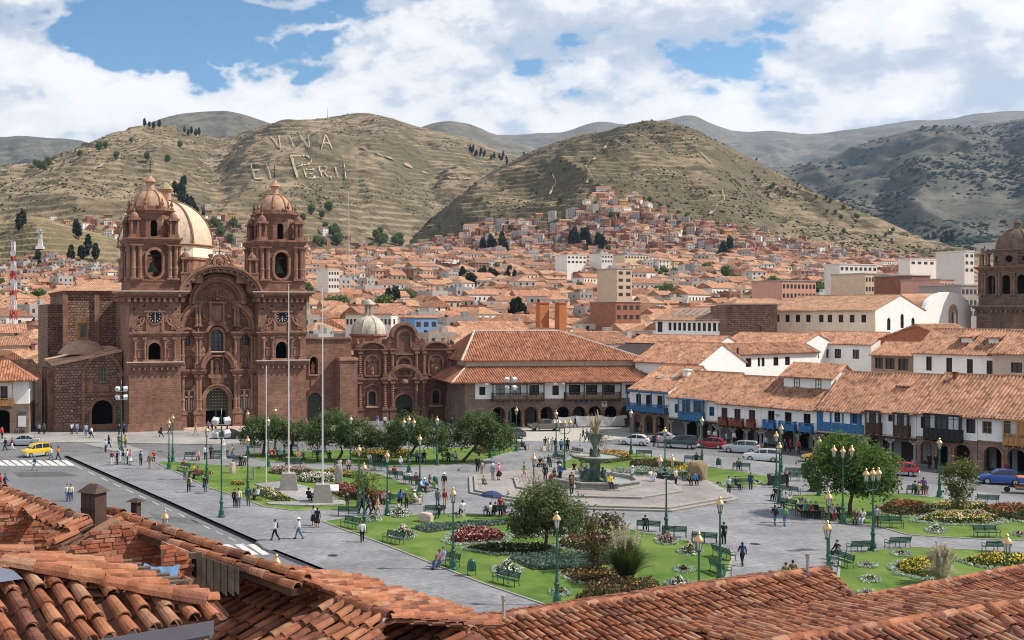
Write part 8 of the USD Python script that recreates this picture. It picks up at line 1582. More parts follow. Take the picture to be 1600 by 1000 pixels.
# near roofs of single clay tiles
TM = []
for i,(c,c2) in enumerate((((.36,.135,.07),(.40,.175,.10)),((.39,.165,.09),(.43,.22,.13)),((.27,.10,.055),(.34,.14,.085)),((.40,.205,.125),(.44,.27,.185)),((.20,.08,.055),(.28,.13,.09)),((.37,.145,.08),(.30,.17,.115)))):
	TM.append(plain(f"clay_tile_{'abcdef'[i]}",c,.42,5.0,.9,.15,.4,30,c2=C(c2,.92),stains=.45))
PAN = plain("clay_pan_tiles",(.16,.075,.05),.35,4,.9,.15,.4,20); MORT = M["mortar"]
def ray_plane(x,y,O,n):
	d = np.array([(x - X0) / FPX,1,-(y - HY) / FPX]); Cc = np.array([0,0,CH]); return Cc + d * (np.dot(n,O - Cc) / np.dot(n,d))
def tile_tmpl(r0,r1,L,lift=.035,m=7):
	a = np.linspace(math.pi,0,m); v = []
	for r,s,z in ((r0,0,0),(r1,L,lift),(r1 - .018,L,lift)): v += [(r * math.cos(q),s,r * math.sin(q) * .95 + z) for q in a]
	f = []
	for k in range(m - 1): f += [(k,k + 1,m + k + 1),(k,m + k + 1,m + k),(m + k,m + k + 1,2 * m + k + 1),(m + k,2 * m + k + 1,2 * m + k)]
	return np.array(v),np.array(f)
def tiles(t,O,e,n,px=None,ts=None,pitch=.25,row=.42,seed=0,limit=300,keep=1.0):
	"cover tiles, one mesh each (nearest first, the rest joined), over joined pan tiles"
	O = np.array(O,float); e = np.array(e,float); e /= np.linalg.norm(e); n = np.array(n,float); n /= np.linalg.norm(n)
	if n[2] < 0: n = -n
	dn = np.cross(e,n); dn /= np.linalg.norm(dn)
	if dn[2] > 0: dn = -dn
	if px is not None: pts = np.array([ray_plane(x,y,O,n) for x,y in px]); T2 = np.c_[(pts - O) @ e,(pts - O) @ dn]
	else: T2 = np.array(ts,float)
	pg = Polygon(T2).buffer(.1); rng = np.random.default_rng(seed + 500)
	R = np.stack([e,dn,n]); MB().add(O + np.array([(a,b,-.05) for a,b in T2]) @ R,[(0,i,i + 1) for i in range(1,len(T2) - 1)]).build("roof_bed",PAN,t)
	t0,s0,t1,s1 = pg.bounds; V,Fc = tile_tmpl(pitch * .27,pitch * .345,row * 1.18,.045); a = np.linspace(math.pi,2 * math.pi,5); pan = MB(); L = []
	for i in range(int((t1 - t0) / pitch) + 1):
		tt = t0 + (i + .5) * pitch; jit = rng.normal() * .012; off = rng.uniform(0,.1)
		for k in range(int((s1 - s0) / row) + 1):
			ss = s0 + k * row + off
			if not pg.contains(Point(tt,ss + row * .5)): continue
			c = O + tt * e + ss * dn; q = PX(c)
			if not (-40 < q[0] < 1640 and q[1] < 1040): continue
			if rng.random() < keep: L.append((np.linalg.norm(c - (0,0,CH)),tt + jit + rng.normal() * .008,ss + rng.normal() * .018,rng.normal() * .035,rng.normal() * .012,rng.integers(6)))
			w = pitch * .3; pv = [(tt + pitch / 2 + w * math.cos(x),ss + s_,-.005 + w * math.sin(x) * .7 + s_ * .05) for s_ in (0,row) for x in a]; pan.add(O + np.array(pv) @ R,[(j,j + 1,j + 6,j + 5) for j in range(4)])
	tag(pan.build("pan_tiles",PAN,t),kind="stuff"); L.sort(); rest = [MB() for _ in TM]
	for i,(_,tt,ss,ro,h,m) in enumerate(L):
		c,s = math.cos(ro),math.sin(ro); v = V @ np.array([[c,s,0],[-s,c,0],[0,0,1]]) + (tt,ss,.01 + h)
		v = O + v @ R
		if i < limit: MB().add(v,Fc).build("clay_tile",TM[m],t)
		else: rest[m].add(v,Fc)
	for m,b in zip(TM,rest):
		if b.v: tag(b.build("clay_tiles",m,t),kind="stuff")
	return R
def ridge_tiles(t,A,B_,r=.115,step=.4,mortar=True,seed=0):
	A,B_ = np.array(A,float),np.array(B_,float); n = max(1,int(np.linalg.norm(B_ - A) / step)); d = (B_ - A) / n; L = np.linalg.norm(d); e = d / L; sd = np.cross(e,(0,0,1)); sd /= np.linalg.norm(sd); up = np.cross(sd,e); V,Fc = tile_tmpl(r * .9,r * 1.05,L * 1.15,.02); rng = np.random.default_rng(seed)
	for i in range(n): MB().add(A + d * i + up * rng.normal() * .008 + V @ np.stack([sd,e,up]),Fc).build("ridge_tile",TM[(i * 5 + seed) % 6],t)
	if mortar:
		v = MB(); v.bar(A + (0,0,-.06),B_ + (0,0,-.06),r * 1.9,.12); v.build("ridge_mortar",MORT,t)
def lvl(x,y,z): return G(x,y,z)
def slope(A,B_,k,toward):
	"e along A->B, normal of a plane falling by k per metre on the side of the horizontal vector toward"
	e = (B_ - A) / np.linalg.norm(B_ - A); p = np.array([-e[1],e[0],0]); p = p if np.dot(p[:2],toward) > 0 else -p
	d = p + (0,0,-k); n = np.cross(e,d); return e,(n if n[2] > 0 else -n),d / np.linalg.norm(d)
def hidden_walls(t,pts,zt,mat=None):
	pg = Polygon([p[:2] for p in pts]).buffer(0); MB().prism(pg,-.05,zt,"xy").build("house_wall",mat or M["cream"],t)
t = thing("near_tiled_house","house with the longest tiled roof, its mortared ridge crossing the bottom centre of the view","house")
A,B_ = lvl(720,975,9.85),lvl(1290,890,9.85); e,n,d = slope(A,B_,.25,(.4,-.9))
tiles(t,A,e,n,[(720,975),(1290,890),(1366,968),(1480,1060),(930,1130)],seed=1); ridge_tiles(t,A,B_,seed=1); ridge_tiles(t,B_,ray_plane(1364,968,A,n) + (0,0,.08),mortar=False,seed=2)
e2,n2,d2 = slope(A,B_,.3,(-.4,.9)); tiles(t,A,e2,n2,None,[(0,0),(np.linalg.norm(B_ - A),0),(np.linalg.norm(B_ - A),2.2),(0,2.2)],seed=2,limit=0)
hidden_walls(t,[A + d * .4,B_ + d * .4,B_ + d * 4,A + d * 6],7.9)
for x,y in ((787,966),(1262,896)): p = lvl(x,y,9.85); MB().tube([p,p + (0,0,.55)],.05,6).tube([p + (0,0,.5),p + (0,0,.62)],.07,6).build("vent_pipe",M["zinc"],t)
t = thing("near_tiled_house","house with a tiled roof carrying a dark skylight strip near the right edge","house")
A,B_ = lvl(1335,936,8.3),lvl(1650,876,8.3); e,n,d = slope(A,B_,.3,(.4,-.9))
tiles(t,A,e,n,[(1335,936),(1650,876),(1720,930),(1500,1000),(1420,1010)],seed=3); ridge_tiles(t,A,B_,seed=3); hidden_walls(t,[A + d * .4,B_ + d * .4,B_ + d * 4,A + d * 4],6.6)
nn = n / np.linalg.norm(n)
for i in range(4):
	q = [ray_plane(x,y,A,n) + nn * .16 for x,y in ((1396 + i * 19.5,939 - i * 4.2),(1413 + i * 19.5,935.5 - i * 4.2),(1428 + i * 19.5,953 - i * 4),(1411 + i * 19.5,957 - i * 4))]; MB().add(q + [w - nn * .1 for w in q],[(0,1,2,3),(3,2,1,0),(0,4,5,1),(1,5,6,2),(2,6,7,3),(3,7,4,0)]).build("skylight_pane",plain("dusky_skylight",(.07,.055,.065),.3,3,.3,.5) if i == 0 else _mats["dusky_skylight"],t)
t = thing("near_tiled_house","house with large clay tiles and a hip ridge in the bottom right corner","house")
A,B_ = lvl(1175,1010,11.4),lvl(1660,934,11.4); e,n,d = slope(A,B_,.34,(.4,-.9)); Lr = np.linalg.norm(B_ - A)
tiles(t,A,e,n,None,[(0,0),(Lr,0),(Lr,3.4),(0,3.4)],seed=5); ridge_tiles(t,A,B_,seed=4)
e2,n2,d2 = slope(A,B_,.2,(-.4,.9)); tiles(t,A,e2,n2,None,[(0,0),(Lr,0),(Lr,3.7),(1.5,3.7)],seed=6,limit=260); hidden_walls(t,[A,B_,B_ + d * 3,A + d * 3],9.9)
ridge_tiles(t,ray_plane(1545,953,A,n) + (0,0,.1),ray_plane(1600,1004,A,n) + (0,0,.1),seed=6)
t = thing("near_tiled_house","small roof of broad long tiles at the bottom edge left of the longest ridge","house")
A,B_ = lvl(612,946,12.5),lvl(735,988,12.5); e,n,d = slope(A,B_,.34,(-.8,-.6)); tiles(t,A,e,n,[(612,946),(735,988),(760,1030),(480,1040),(530,992)],seed=7,pitch=.27,row=.5); ridge_tiles(t,A,B_,mortar=False,seed=7); hidden_walls(t,[A,B_,B_ + d * 2,A + d * 2],11.4)
t = thing("near_tiled_house","house with a long bare ridge running from the plank wall to the bottom centre","house")
A,B_ = lvl(371,884,13.0),lvl(606,965,13.0); e,n,d = slope(A,B_,.42,(-.8,-.6)); tiles(t,A,e,n,[(371,884),(606,965),(570,1030),(250,1030),(285,950),(300,928)],seed=8); ridge_tiles(t,A,B_,seed=8)
e2,n2,d2 = slope(A,B_,.22,(.8,.6)); Lr = np.linalg.norm(B_ - A); tiles(t,A,e2,n2,None,[(0,0),(Lr,0),(Lr,2.6),(0,2.6)],seed=9,limit=200); hidden_walls(t,[A,B_,B_ + d * 2.5,A + d * 2.5],11.6)
t = thing("near_tiled_house","nearest house, big orange tiles above a grey metal gutter in the bottom left corner","house")
E0,E1 = lvl(90,1000,14.5),lvl(322,962,14.5); e,n,d = slope(E0,E1,.38,(.5,-.85)); tiles(t,E0,e,n,[(88,1000),(322,962),(312,955),(0,892),(-60,880),(-60,1035)],seed=10,pitch=.26,row=.36)
H0,H1 = ray_plane(-60,880,E0,n),ray_plane(314,957,E0,n); ridge_tiles(t,H0 + (0,0,.1),H1 + (0,0,.1),mortar=False,seed=10)
a_ = np.array([.53,-.85,0]); n2 = np.cross(a_,H1 - H0); tiles(t,H0,a_,n2,[(-60,880),(314,957),(292,934),(150,882),(0,864),(-60,858)],seed=11,limit=280)
mb = MB(); g0,g1 = E0 + (E0 - E1) * .35 + d * .1,E1 + (E1 - E0) * .0 + d * .1
mb.bar(g0 - (0,0,.12),g1 - (0,0,.12),.13,.12); mb.bar(g0 - (0,0,.02) + d * .1,g1 - (0,0,.02) + d * .1,.015,.16); mb.build("gutter",plain("grey_metal_gutter",(.10,.10,.125),.15,3,.45,.5),t); hidden_walls(t,[E0 - d * .5,E1 - d * .5,E1 - d * 4,E0 - d * 4],14.0,M["cream"])
mb = MB(); q = [ray_plane(x,y,E0,n) + (0,0,.2) for x,y in ((-40,905),(20,918),(36,932),(-40,944))]; mb.add(q,[(0,1,2,3)]); mb.build("metal_flashing",plain("bluish_flashing",(.12,.13,.17),.15,2,.5,.5),t)
t = thing("old_brick_house","old house with rough red brick gables, plank wall and tumbledown tile edges at the left","house")
def brick_wall(nm,pxs,Y0,seed,thick=.35):
	"single bricks laid in rough courses on an upright plane through photo pixels"
	A = P(*pxs[0],Y0); e = np.array([.89,.455,0]); nrm = np.array([.455,-.89,0]); pts = [ray_plane(x,y,A,nrm) for x,y in pxs]; Q = np.array([((p - A) @ e,p[2]) for p in pts]); pg = Polygon(Q).buffer(0); rng = np.random.default_rng(seed)
	R = np.stack([e,-nrm,(0,0,1)]); O = np.array([A[0],A[1],0]); MB().frame(R.T,O).prism(pg,.0,thick).build(nm,plain("mud_mortar",(.30,.17,.115),.3,5,.95,.1,.6,25) if "mud_mortar" not in _mats else _mats["mud_mortar"],t)
	mb = [MB(),MB(),MB()]; x0,z0,x1,z1 = pg.bounds; z = z0; k = 0
	while z < z1:
		h = rng.uniform(.05,.072); x = x0 - rng.uniform(0,.2)
		while x < x1:
			w = rng.uniform(.17,.28)
			if pg.contains(Point(x + w / 2,z + h / 2)) and rng.random() > .04:
				p = rng.uniform(.005,.045); b = mb[rng.integers(3)]; b.frame(R.T,O); b.box(x,x + w,-p,.05,z + rng.normal() * .004,z + h)
			x += w + rng.uniform(.008,.03)
		z += h + rng.uniform(.01,.022); k += 1
	for b,c in zip(mb,("a","c","f")):
		if b.v: tag(b.build("bricks",BRK[c],t),kind="stuff")
BRK = {c: plain("rough_brick_" + c,col,.35,6,.95,.1,.5,40) for c,col in (("a",(.36,.12,.065)),("c",(.27,.095,.06)),("f",(.42,.19,.12)))}
brick_wall("brick_wall",[(-30,775),(40,800),(84,824),(86,880),(-30,885)],22.5,1); brick_wall("brick_wall",[(92,905),(96,872),(150,832),(184,813),(264,850),(270,912)],21.0,2); brick_wall("brick_wall",[(262,850),(300,864),(300,925),(262,915)],19.6,3); brick_wall("brick_wall",[(296,905),(310,905),(312,926),(296,926)],19.4,4)
A,B_ = lvl(-40,748,13.95),lvl(131,814,13.95); e,n,d = slope(A,B_,.4,(-.8,-.6)); tiles(t,A,e,n,[(-40,748),(131,814),(108,840),(72,817),(0,787),(-40,772)],seed=12,limit=220); ridge_tiles(t,A,B_,mortar=False,seed=12)
A,B_ = lvl(158,797,13.75),lvl(190,812,13.75); e,n,d = slope(A,B_,.62,(-.8,-.6)); tiles(t,A,e,n,[(150,794),(190,812),(104,880),(86,858)],seed=13,limit=160)
A,B_ = lvl(172,799,13.8),lvl(476,907,13.45); ridge_tiles(t,A,B_,.12,mortar=False,seed=14); ridge_tiles(t,A + (-.16,-.14,-.1),B_ + (-.16,-.14,-.1),.11,mortar=False,seed=15); mb = MB(); mb.bar(A + (-.1,-.1,-.16),B_ + (-.1,-.1,-.16),.3,.12); mb.build("verge_beam",M["wood_dark"],t)
e,n,d = slope(A,B_,.5,(.8,.6)); Lr = np.linalg.norm(B_ - A); tiles(t,A,e,n,None,[(0,0),(Lr,0),(Lr,3),(0,3)],seed=16,limit=0)
pa,pb = P(312,868,19.3),P(374,888,18.4)
for i in range(17):
	f0 = i / 17; p = pa + (pb - pa) * f0; w = np.linalg.norm(pb - pa) / 17; ee = (pb - pa) / np.linalg.norm(pb - pa) * (1,1,0); q = p + ee * w * .88; h = .62 - .22 * f0 + .03 * (i % 3); off = np.array([0,-.012 * (i % 3),0])
	MB().add([p + off,q + off,q + off + (0,.03,0),p + off + (0,.03,0),p + off - (0,0,h),q + off - (0,0,h),q + off + (0,.03,-h),p + off + (0,.03,-h)],[(0,1,2,3),(4,5,1,0),(5,6,2,1),(6,7,3,2),(7,4,0,3)]).build("plank",M["wood_grey"],t)
MB().add([P(297,866,19.9),P(372,885,18.9),P(372,935,18.9),P(297,930,19.9)],[(0,1,2,3)]).build("dark_recess",M["black_hole"],t); MB().bar(P(312,862,19.3),P(312,925,19.3),.1).bar(P(297,868,19.4),P(314,868,19.3),.1).build("door_frame",M["wood_grey"],t)
hidden_walls(t,[P(-30,850,23.5),P(300,850,20.5),P(300,850,21.2),P(-30,850,25)],12.2,M["brick_clay"])
for i in range(7): p = P(155 + i * 14,880 + i * 5.3,18.6 - i * .25); mb = MB(); mb.bar(p,p + (.55,.1,.02),.13,.04); mb.build("loose_board",M["wood_grey"],t)
mb = MB(); mb.bar(P(150,877,18.7),P(240,915,17.0),.09); mb.build("fallen_rafter",M["wood_dark"],t)
t = thing("blue_tarpaulin","crumpled blue tarpaulin lying between the brick gable and the plank wall","tarpaulin",P(250,905,18.6)); u,w = np.meshgrid(np.linspace(-.32,.3,14),np.linspace(-.3,.35,12)); V_,F_ = grid_mesh(np.stack([u,w,.14 * fbm(np.stack([u * 6,w * 6,0 * u],-1),3,3) - w * -.25],-1)); MB().add(V_,F_).build("sheet",plain("blue_tarp",(.10,.19,.32),.25,4,.5,.4),t,True)
def roof_chimney(label,x0,x1,yt,yb,Y,cap):
	p = P((x0 + x1) / 2,yb,Y); w = (x1 - x0) / FPX * Y / 2; h = (yb - yt) / FPX * Y; t = thing("chimney",label,"chimney",p,-30); rm = M["rust"]
	MB().box(-w * .85,w * .85,-w * .85,w * .85,-.5,h).build("shaft",rm,t); mb = MB()
	for s in (-1,1): mb.box(-w * .9,w * .9,s * w * .88 - .012,s * w * .88 + .012,h * .5,h * .53); mb.box(s * w * .3 - .012,s * w * .3 + .012,-w * .885,w * .885,-.2,h)
	mb.build("seam",M["iron"],t); c = w * cap; MB().add([(-c,-c,h),(c,-c,h),(c,c,h),(-c,c,h),(-w * .5,0,h + w * .75),(w * .5,0,h + w * .75)],[(0,1,5,4),(2,3,4,5),(1,2,5,5),(3,0,4,4),(3,2,1,0)]).build("cap",rm,t)
roof_chimney("broad rusty sheet-metal chimney with gabled cap above the brick gables",130,163,768,822,22.5,1.15); roof_chimney("small square rusty chimney with flat cap right of the broad one",206,219,783,812,22.8,1.8)
# the town and the trees beyond
rng = np.random.default_rng(77)
WM = dict(white=plain("town_white_wall",(.70,.65,.59),.08,.5,.9,.1,coord="object",rnd=.12),cream=plain("town_cream_wall",(.58,.46,.33),.1,.5,.9,.1,coord="object",rnd=.2),brick=plain("town_red_brick",(.27,.125,.085),.25,.8,.95,.1,coord="object",rnd=.25),adobe=plain("town_brown_adobe",(.30,.185,.125),.2,.6,.95,.1,coord="object",rnd=.25),grey=plain("town_grey_concrete",(.36,.33,.31),.15,.6,.9,.1,coord="object",rnd=.2),ochre=plain("town_ochre_wall",(.52,.32,.12),.1,.6,.9,.1,coord="object",rnd=.15),pink=plain("town_pink_wall",(.52,.29,.22),.1,.6,.9,.1,coord="object",rnd=.15),blue=plain("town_blue_wall",(.16,.28,.46),.1,.6,.9,.1,coord="object"))
TW = plain("town_window",(.035,.03,.03),.3,1,.4,.4)
PROTO = [("low house with {} walls and a clay gable roof","white",9,7,3.4,5.2,"gable",1),("two-storey house with {} walls and a clay gable roof","cream",9,8,5.8,7.9,"gable",2),("flat-roofed two-storey {} house","brick",8,8,6.0,6.3,"flat",2),("two-storey {} house with a hipped clay roof","white",10,9,5.8,8.2,"hip",2),("low {} house with a clay gable roof","adobe",11,7,3.2,5.1,"gable",1),("long low {} house with a clay roof","cream",16,8,3.8,6.0,"gable",1),("three-storey flat-roofed {} building","grey",9,9,8.6,8.9,"flat",3),("two-storey {} house with a clay gable roof","ochre",9,8,5.6,7.6,"gable",2),("small {} hut with a sheet-metal roof","brick",6,5,2.8,3.5,"shed",1),("two-storey {} house with a hipped clay roof","pink",9,9,5.6,7.8,"hip",2),("gable-fronted {} house","white",8,10,5.0,7.8,"front",2),("long two-storey {} building with clay roof","white",19,9,6.2,8.8,"gable",2),("low {} house with a hipped clay roof","adobe",12,9,3.6,6.2,"hip",1),("small {} house with a sheet-metal roof","blue",6,6,3.2,3.9,"shed",1)]
def town_house(path,i):
	lab,wc,L,D,ev,rg,kind,st = PROTO[i]; o = stage.GetPrimAtPath(path); wm = WM[wc]; x0,x1,y0,y1 = -L / 2,L / 2,-D / 2,D / 2
	mb = MB().box(x0,x1,y0,y1,-6,ev)
	if kind == "gable": mb.prism(Polygon([(y0,ev),(y1,ev),(0,rg - .1)]),x0,x0 + .3,"yz").prism(Polygon([(y0,ev),(y1,ev),(0,rg - .1)]),x1 - .3,x1,"yz")
	if kind == "front": mb.prism(Polygon([(x0,ev),(x1,ev),(0,rg - .1)]),y0,y0 + .3)
	if kind == "flat": mb.box(x0,x1,y0,y0 + .2,ev,rg + .4).box(x0,x0 + .2,y0 + .2,y1,ev,rg + .4).box(x1 - .2,x1,y0 + .2,y1,ev,rg + .4)
	mb.build("wall",wm,o)
	if kind in ("gable","hip"): roof_prism(o,x0,x1,y0,y1,ev,rg,M["roof_" + "far far far pale brown pale far far far brown pale far brown far".split()[i]],hip=D / 2 if kind == "hip" else 0)
	elif kind == "front": roof_prism(o,x0,x1,y0,y1,ev,rg,M["roof_far"],along="y")
	elif kind == "shed": MB().add([(x0 - .3,y0 - .4,ev - .1),(x1 + .3,y0 - .4,ev - .1),(x1 + .3,y1 + .3,rg),(x0 - .3,y1 + .3,rg)],[(0,1,2,3)]).build("roof",M["zinc"],o)
	else: MB().box(x0 + .3,x1 - .3,y0 + .3,y1 - .3,ev + .002,ev + .12).box(x1 - 2.4,x1 - .6,0,2,ev + .12,ev + 2.2).build("roof",WM["grey"],o)
	if kind in ("flat","shed"): MB().lathe([(.55,0),(.6,.1),(.6,1.0),(.4,1.25),(0,1.3)],(x0 + 1.6,.4,ev + .12),8).build("water_tank",M["iron"],o)
	nw = max(2,int(L / 2.7))
	for s in range(st):
		for k in range(nw):
			u = x0 + L * (k + .5) / nw; z = .9 + s * 2.75; door = s == 0 and k == 1
			MB().box(u - .5,u + .5,y0 - .03,y0,z if not door else 0,z + 1.35).build("door" if door else "window",TW,o)
		MB().box(x1,x1 + .03,-.5,.5,.9 + s * 2.75,2.2 + s * 2.75).build("window",TW,o); MB().box(x0 - .03,x0,-.5,.5,.9 + s * 2.75,2.2 + s * 2.75).build("window",TW,o)
cand = []
def zone(x,y):
	return "left of the big church" if x < 190 else "right of the big church" if x < 720 else "behind the corner building" if x < 1010 else "behind the convent"
def free(X,Y,x):
	if Y < 205: return False
	if 165 < x < 480 and Y < 265: return False
	if x > 985 and Y < 292 - (x - 985) * .02: return False
	if x > 1500 and Y < 300: return False
	if 540 < x < 712 and Y < 222: return False
	if 690 < x < 1000 and Y < 214: return False
	return True
Y = 206.0
while Y < 1130:
	sp = 12.5 if Y < 600 else 14.5
	X = -.30 * Y
	while X < .74 * Y:
		xx,yy = X + rng.normal() * 2.2,Y + rng.normal() * 2.2; x = X0 + xx / yy * FPX; z = float(TZ(xx,yy)); py = HY + (CH - z) / yy * FPX
		X += sp * rng.uniform(.85,1.25)
		if not (-60 < x < 1660) or not free(xx,yy,x): continue
		g = fbm(np.array([[xx / 60,yy / 60,3.0]]),2,8)[0]
		if (Y > 380 and g < .33) or (x < 330 and py < 405) or (1010 < x < 1080 and 420 < py < 445): continue
		cand.append((yy,xx,z,x,py,0))
	Y += 11.5 if Y < 600 else 14.0
def hill_houses(H,n,xa,xb,va,vb,lx,ly,f,k):
	x,v = rng.uniform(xa,xb,n),rng.uniform(va,vb,n); p = H.pt(x,v); py = HY + (CH - p[:,2]) / p[:,1] * FPX; d = py - np.interp(x,lx,ly)
	for i in np.nonzero((d > 0) & (rng.random(n) < f(d)))[0]: cand.append((p[i,1],p[i,0],p[i,2],x[i],py[i],k))
hill_houses(HR,15000,640,1480,.02,.55,[640,740,880,945,1000,1060,1180,1300,1480],[392,354,337,295,303,337,359,389,412],lambda d: np.clip(d / 40 + .22,0,1) * .5,1)
hill_houses(HL,5200,-40,640,0,.45,[0,150,300,480,560,640],[345,332,322,356,372,376],lambda d: np.clip(d / 80 + .12,0,1) * .7,2)
hill_houses(KN,1500,-40,200,0,.22,[0,1],[0,0],lambda d: 1 + d,2)
hill_houses(HR,60,1300,1420,.75,1.0,[0,1],[0,0],lambda d: 1 + d,1)
cand.sort(); first = {}; far = []
near_w,far_w = [.14,.13,.05,.14,.08,.12,.05,.05,.03,.05,.06,.06,.03,.01],[.1,.08,.2,.05,.2,.03,.05,.03,.13,.03,.02,.01,.03,.04]
nind = 0
for c in cand:
	Yc,Xc,z,x,py,k = c; i = int(rng.choice(14,p=near_w if k == 0 else far_w)); rot = rng.choice([10,20,34,34,-56,24,15]) + rng.normal() * 5 if k == 0 else rng.normal() * 25
	sc = rng.uniform(.85,1.15) * (1.0 if k == 0 else .8)
	if k == 0 and nind < 300 and py < 620:
		lab = PROTO[i][0].format({"brick": "red-brick","adobe": "brown adobe","grey": "grey concrete"}.get(PROTO[i][1],PROTO[i][1])) + " " + zone(x,py); nind += 1
		if i in first: copy_of(first[i],(Xc,Yc,z),rot,sc,label=lab,group=lab)
		else:
			first[i] = thing("town_house",lab,"house",(Xc,Yc,z),rot,lab,sc); town_house(first[i].GetPath(),i)
	else: far.append((Xc,Yc,z,rot,sc,i))
pi = UsdGeom.PointInstancer.Define(stage,"/World/distant_houses"); tag(pi,"hundreds of small distant clay-roofed houses climbing the lower slopes below the hills","houses",None,"stuff")
used = sorted({f[5] for f in far}); idx = {}
for i in used:
	q = UsdGeom.Xform.Define(stage,f"/World/distant_houses/kind_{'abcdefghijklmn'[i]}"); town_house(q.GetPath(),i); pi.CreatePrototypesRel().AddTarget(q.GetPath()); idx[i] = len(idx)
pi.CreatePositionsAttr(Vt.Vec3fArray([Gf.Vec3f(float(a),float(b),float(c)) for a,b,c,*_ in far])); pi.CreateProtoIndicesAttr(Vt.IntArray([idx[f[5]] for f in far]))
pi.CreateOrientationsAttr(Vt.QuathArray([Gf.Quath(math.cos(math.radians(f[3]) / 2),0,0,math.sin(math.radians(f[3]) / 2)) for f in far])); pi.CreateScalesAttr(Vt.Vec3fArray([Gf.Vec3f(float(f[4]),float(f[4]),float(f[4])) for f in far]))
# single buildings that stand out
def block(label,x0,x1,yt,Yd,wall,rows,cols,roofm=None,name="town_block",rot=24,deep=12,wh=1.3,trim=None):
	a = P(x0,yt,Yd); w = (x1 - x0) / FPX * Yd; zt = a[2]; zb = float(TZ(a[0],Yd)) - 3; t = thing(name,label,"building",(a[0],Yd,zb),rot); h = zt - zb
	MB().box(0,w,0,deep,0,h).build("wall",wall,t); MB().box(-.2,w + .2,-.2,deep + .2,h + .002,h + .35).build("roof_edge",roofm or WM["grey"],t)
	for r in range(rows):
		for c in range(cols): u = w * (c + .5) / cols; MB().box(u - w / cols * .28,u + w / cols * .28,-.04,0,h - 2.3 - r * 2.9,h - 2.3 + wh - r * 2.9).build("window",TW,t)
	for r in range(rows): MB().box(w,w + .04,deep * .3,deep * .6,h - 2.3 - r * 2.9,h - 1.0 - r * 2.9).build("window",TW,t)
	return t
wh_,cr_ = WM["white"],WM["cream"]; OR = plain("burnt_orange_wall",(.40,.15,.06),.12,.5,.85,.1)
block("large plain white hall with a small window row, left of the longest hall",1312,1396,413,430,wh_,1,8,wh_,deep=7); block("longest white hall near the bell tower at the right",1422,1509,405,520,wh_,1,6,wh_,deep=6); block("tall white block with two windows just left of the brown bell tower",1507,1530,393,440,wh_,3,2,wh_)
block("pale four-storey flats with window rows in front of the white halls",1352,1386,428,330,cr_,4,5); block("pinkish brick flats in the town above the convent roof",1222,1296,439,340,WM["pink"],3,9); block("brown balconied flats right of the pale four-storey flats",1388,1416,430,335,WM["grey"],4,4)
block("white house front with arched windows, left of a pair below the dark grove",886,924,398,700,wh_,2,5,wh_); block("white house front with arched windows, right of a pair before the dark trees",940,962,397,700,wh_,2,4,wh_); block("tall cream block with small windows above the centre of the town",964,994,420,440,cr_,4,2)
block("left of two tall burnt-orange wall blocks in the town",844,861,474,300,OR,0,0,OR,deep=2); block("right of two tall burnt-orange wall blocks in the town",874,888,474,300,OR,0,0,OR,deep=2); block("square red-brick block right of the burnt-orange walls",962,1012,472,330,WM["brick"],2,4); block("long hall with a bright turquoise roof below the right hill",976,1024,398,760,cr_,1,8,plain("turquoise_sheet",(.04,.32,.45),.1,1,.5,.3)); block("white three-storey block right of the big church towers",513,532,421,480,wh_,3,4,wh_); block("white school with a long window row behind the small church",540,612,492,262,wh_,1,12,M["roof_pale"],rot=-14,deep=10); block("blue walled house with a clay roof behind the small church's gable",648,690,497,290,WM["blue"],1,3,M["roof_pale"],deep=8)
block("brown brick flats, first from the left below the longest white hall",1424,1468,431,315,WM["brick"],3,5); block("pale pink flats, second below the longest white hall",1470,1502,437,300,WM["pink"],3,4); block("grey flats touching the brown bell tower, below the tall white block",1502,1540,446,290,WM["grey"],3,4)
t = thing("lattice_mast","red and white lattice radio mast with dishes at the left edge","radio mast",(*P(21,500,330)[:2],4)); zt = P(21,378,330)[2] - 4
for k in range(12):
	mb = MB(); z0,z1 = zt * k / 12,zt * (k + 1) / 12; r0,r1 = 1.35 - .75 * k / 12,1.35 - .75 * (k + 1) / 12
	for a in range(4): p = lambda r,z,q: np.array([r * math.cos(q * math.pi / 2 + .6),r * math.sin(q * math.pi / 2 + .6),z]); mb.bar(p(r0,z0,a),p(r1,z1,a),.2); mb.bar(p(r0,z0,a),p(r1,z1,a + 1),.13); mb.bar(p(r1,z1,a),p(r1,z1,a + 1),.13)
	mb.build("lattice_section",(CM["r"],M["alu"])[k % 2],t)
for z in (.52,.66,.78,.9): MB().lathe([(0,0),(.9,.1),(1.05,.3),(0,.35)],n=12).frame() and MB().frame(np.array([[1,0,0],[0,0,-1],[0,1,0]]),(.2,-1.1,zt * z)).lathe([(0,0),(.8,.08),(.95,.3),(0,.3)],n=12).build("dish",M["alu"],t)
p,_ = KN.hit(63,389); t = thing("hilltop_statue","small white statue on a stepped pedestal on the left knoll","statue",p); MB().taper(-3,3,-3,3,-1,1.2,.4).taper(-1.6,1.6,-1.6,1.6,1.2,6.5,.4).build("pedestal",M["alu"],t); mb = MB(); statue_mb(mb,0,0,6.5,8); mb.tube([(-3,0,12),(3,0,12)],.5,6); mb.build("figure",WM["grey"],t)
p,_ = HL.hit(512,188); t = thing("hill_mast","thin mast on the crest of the left hill above the letters","mast",p); MB().tube([(0,0,-2),(0,0,26)],[.6,.25],5).build("mast",M["iron"],t)
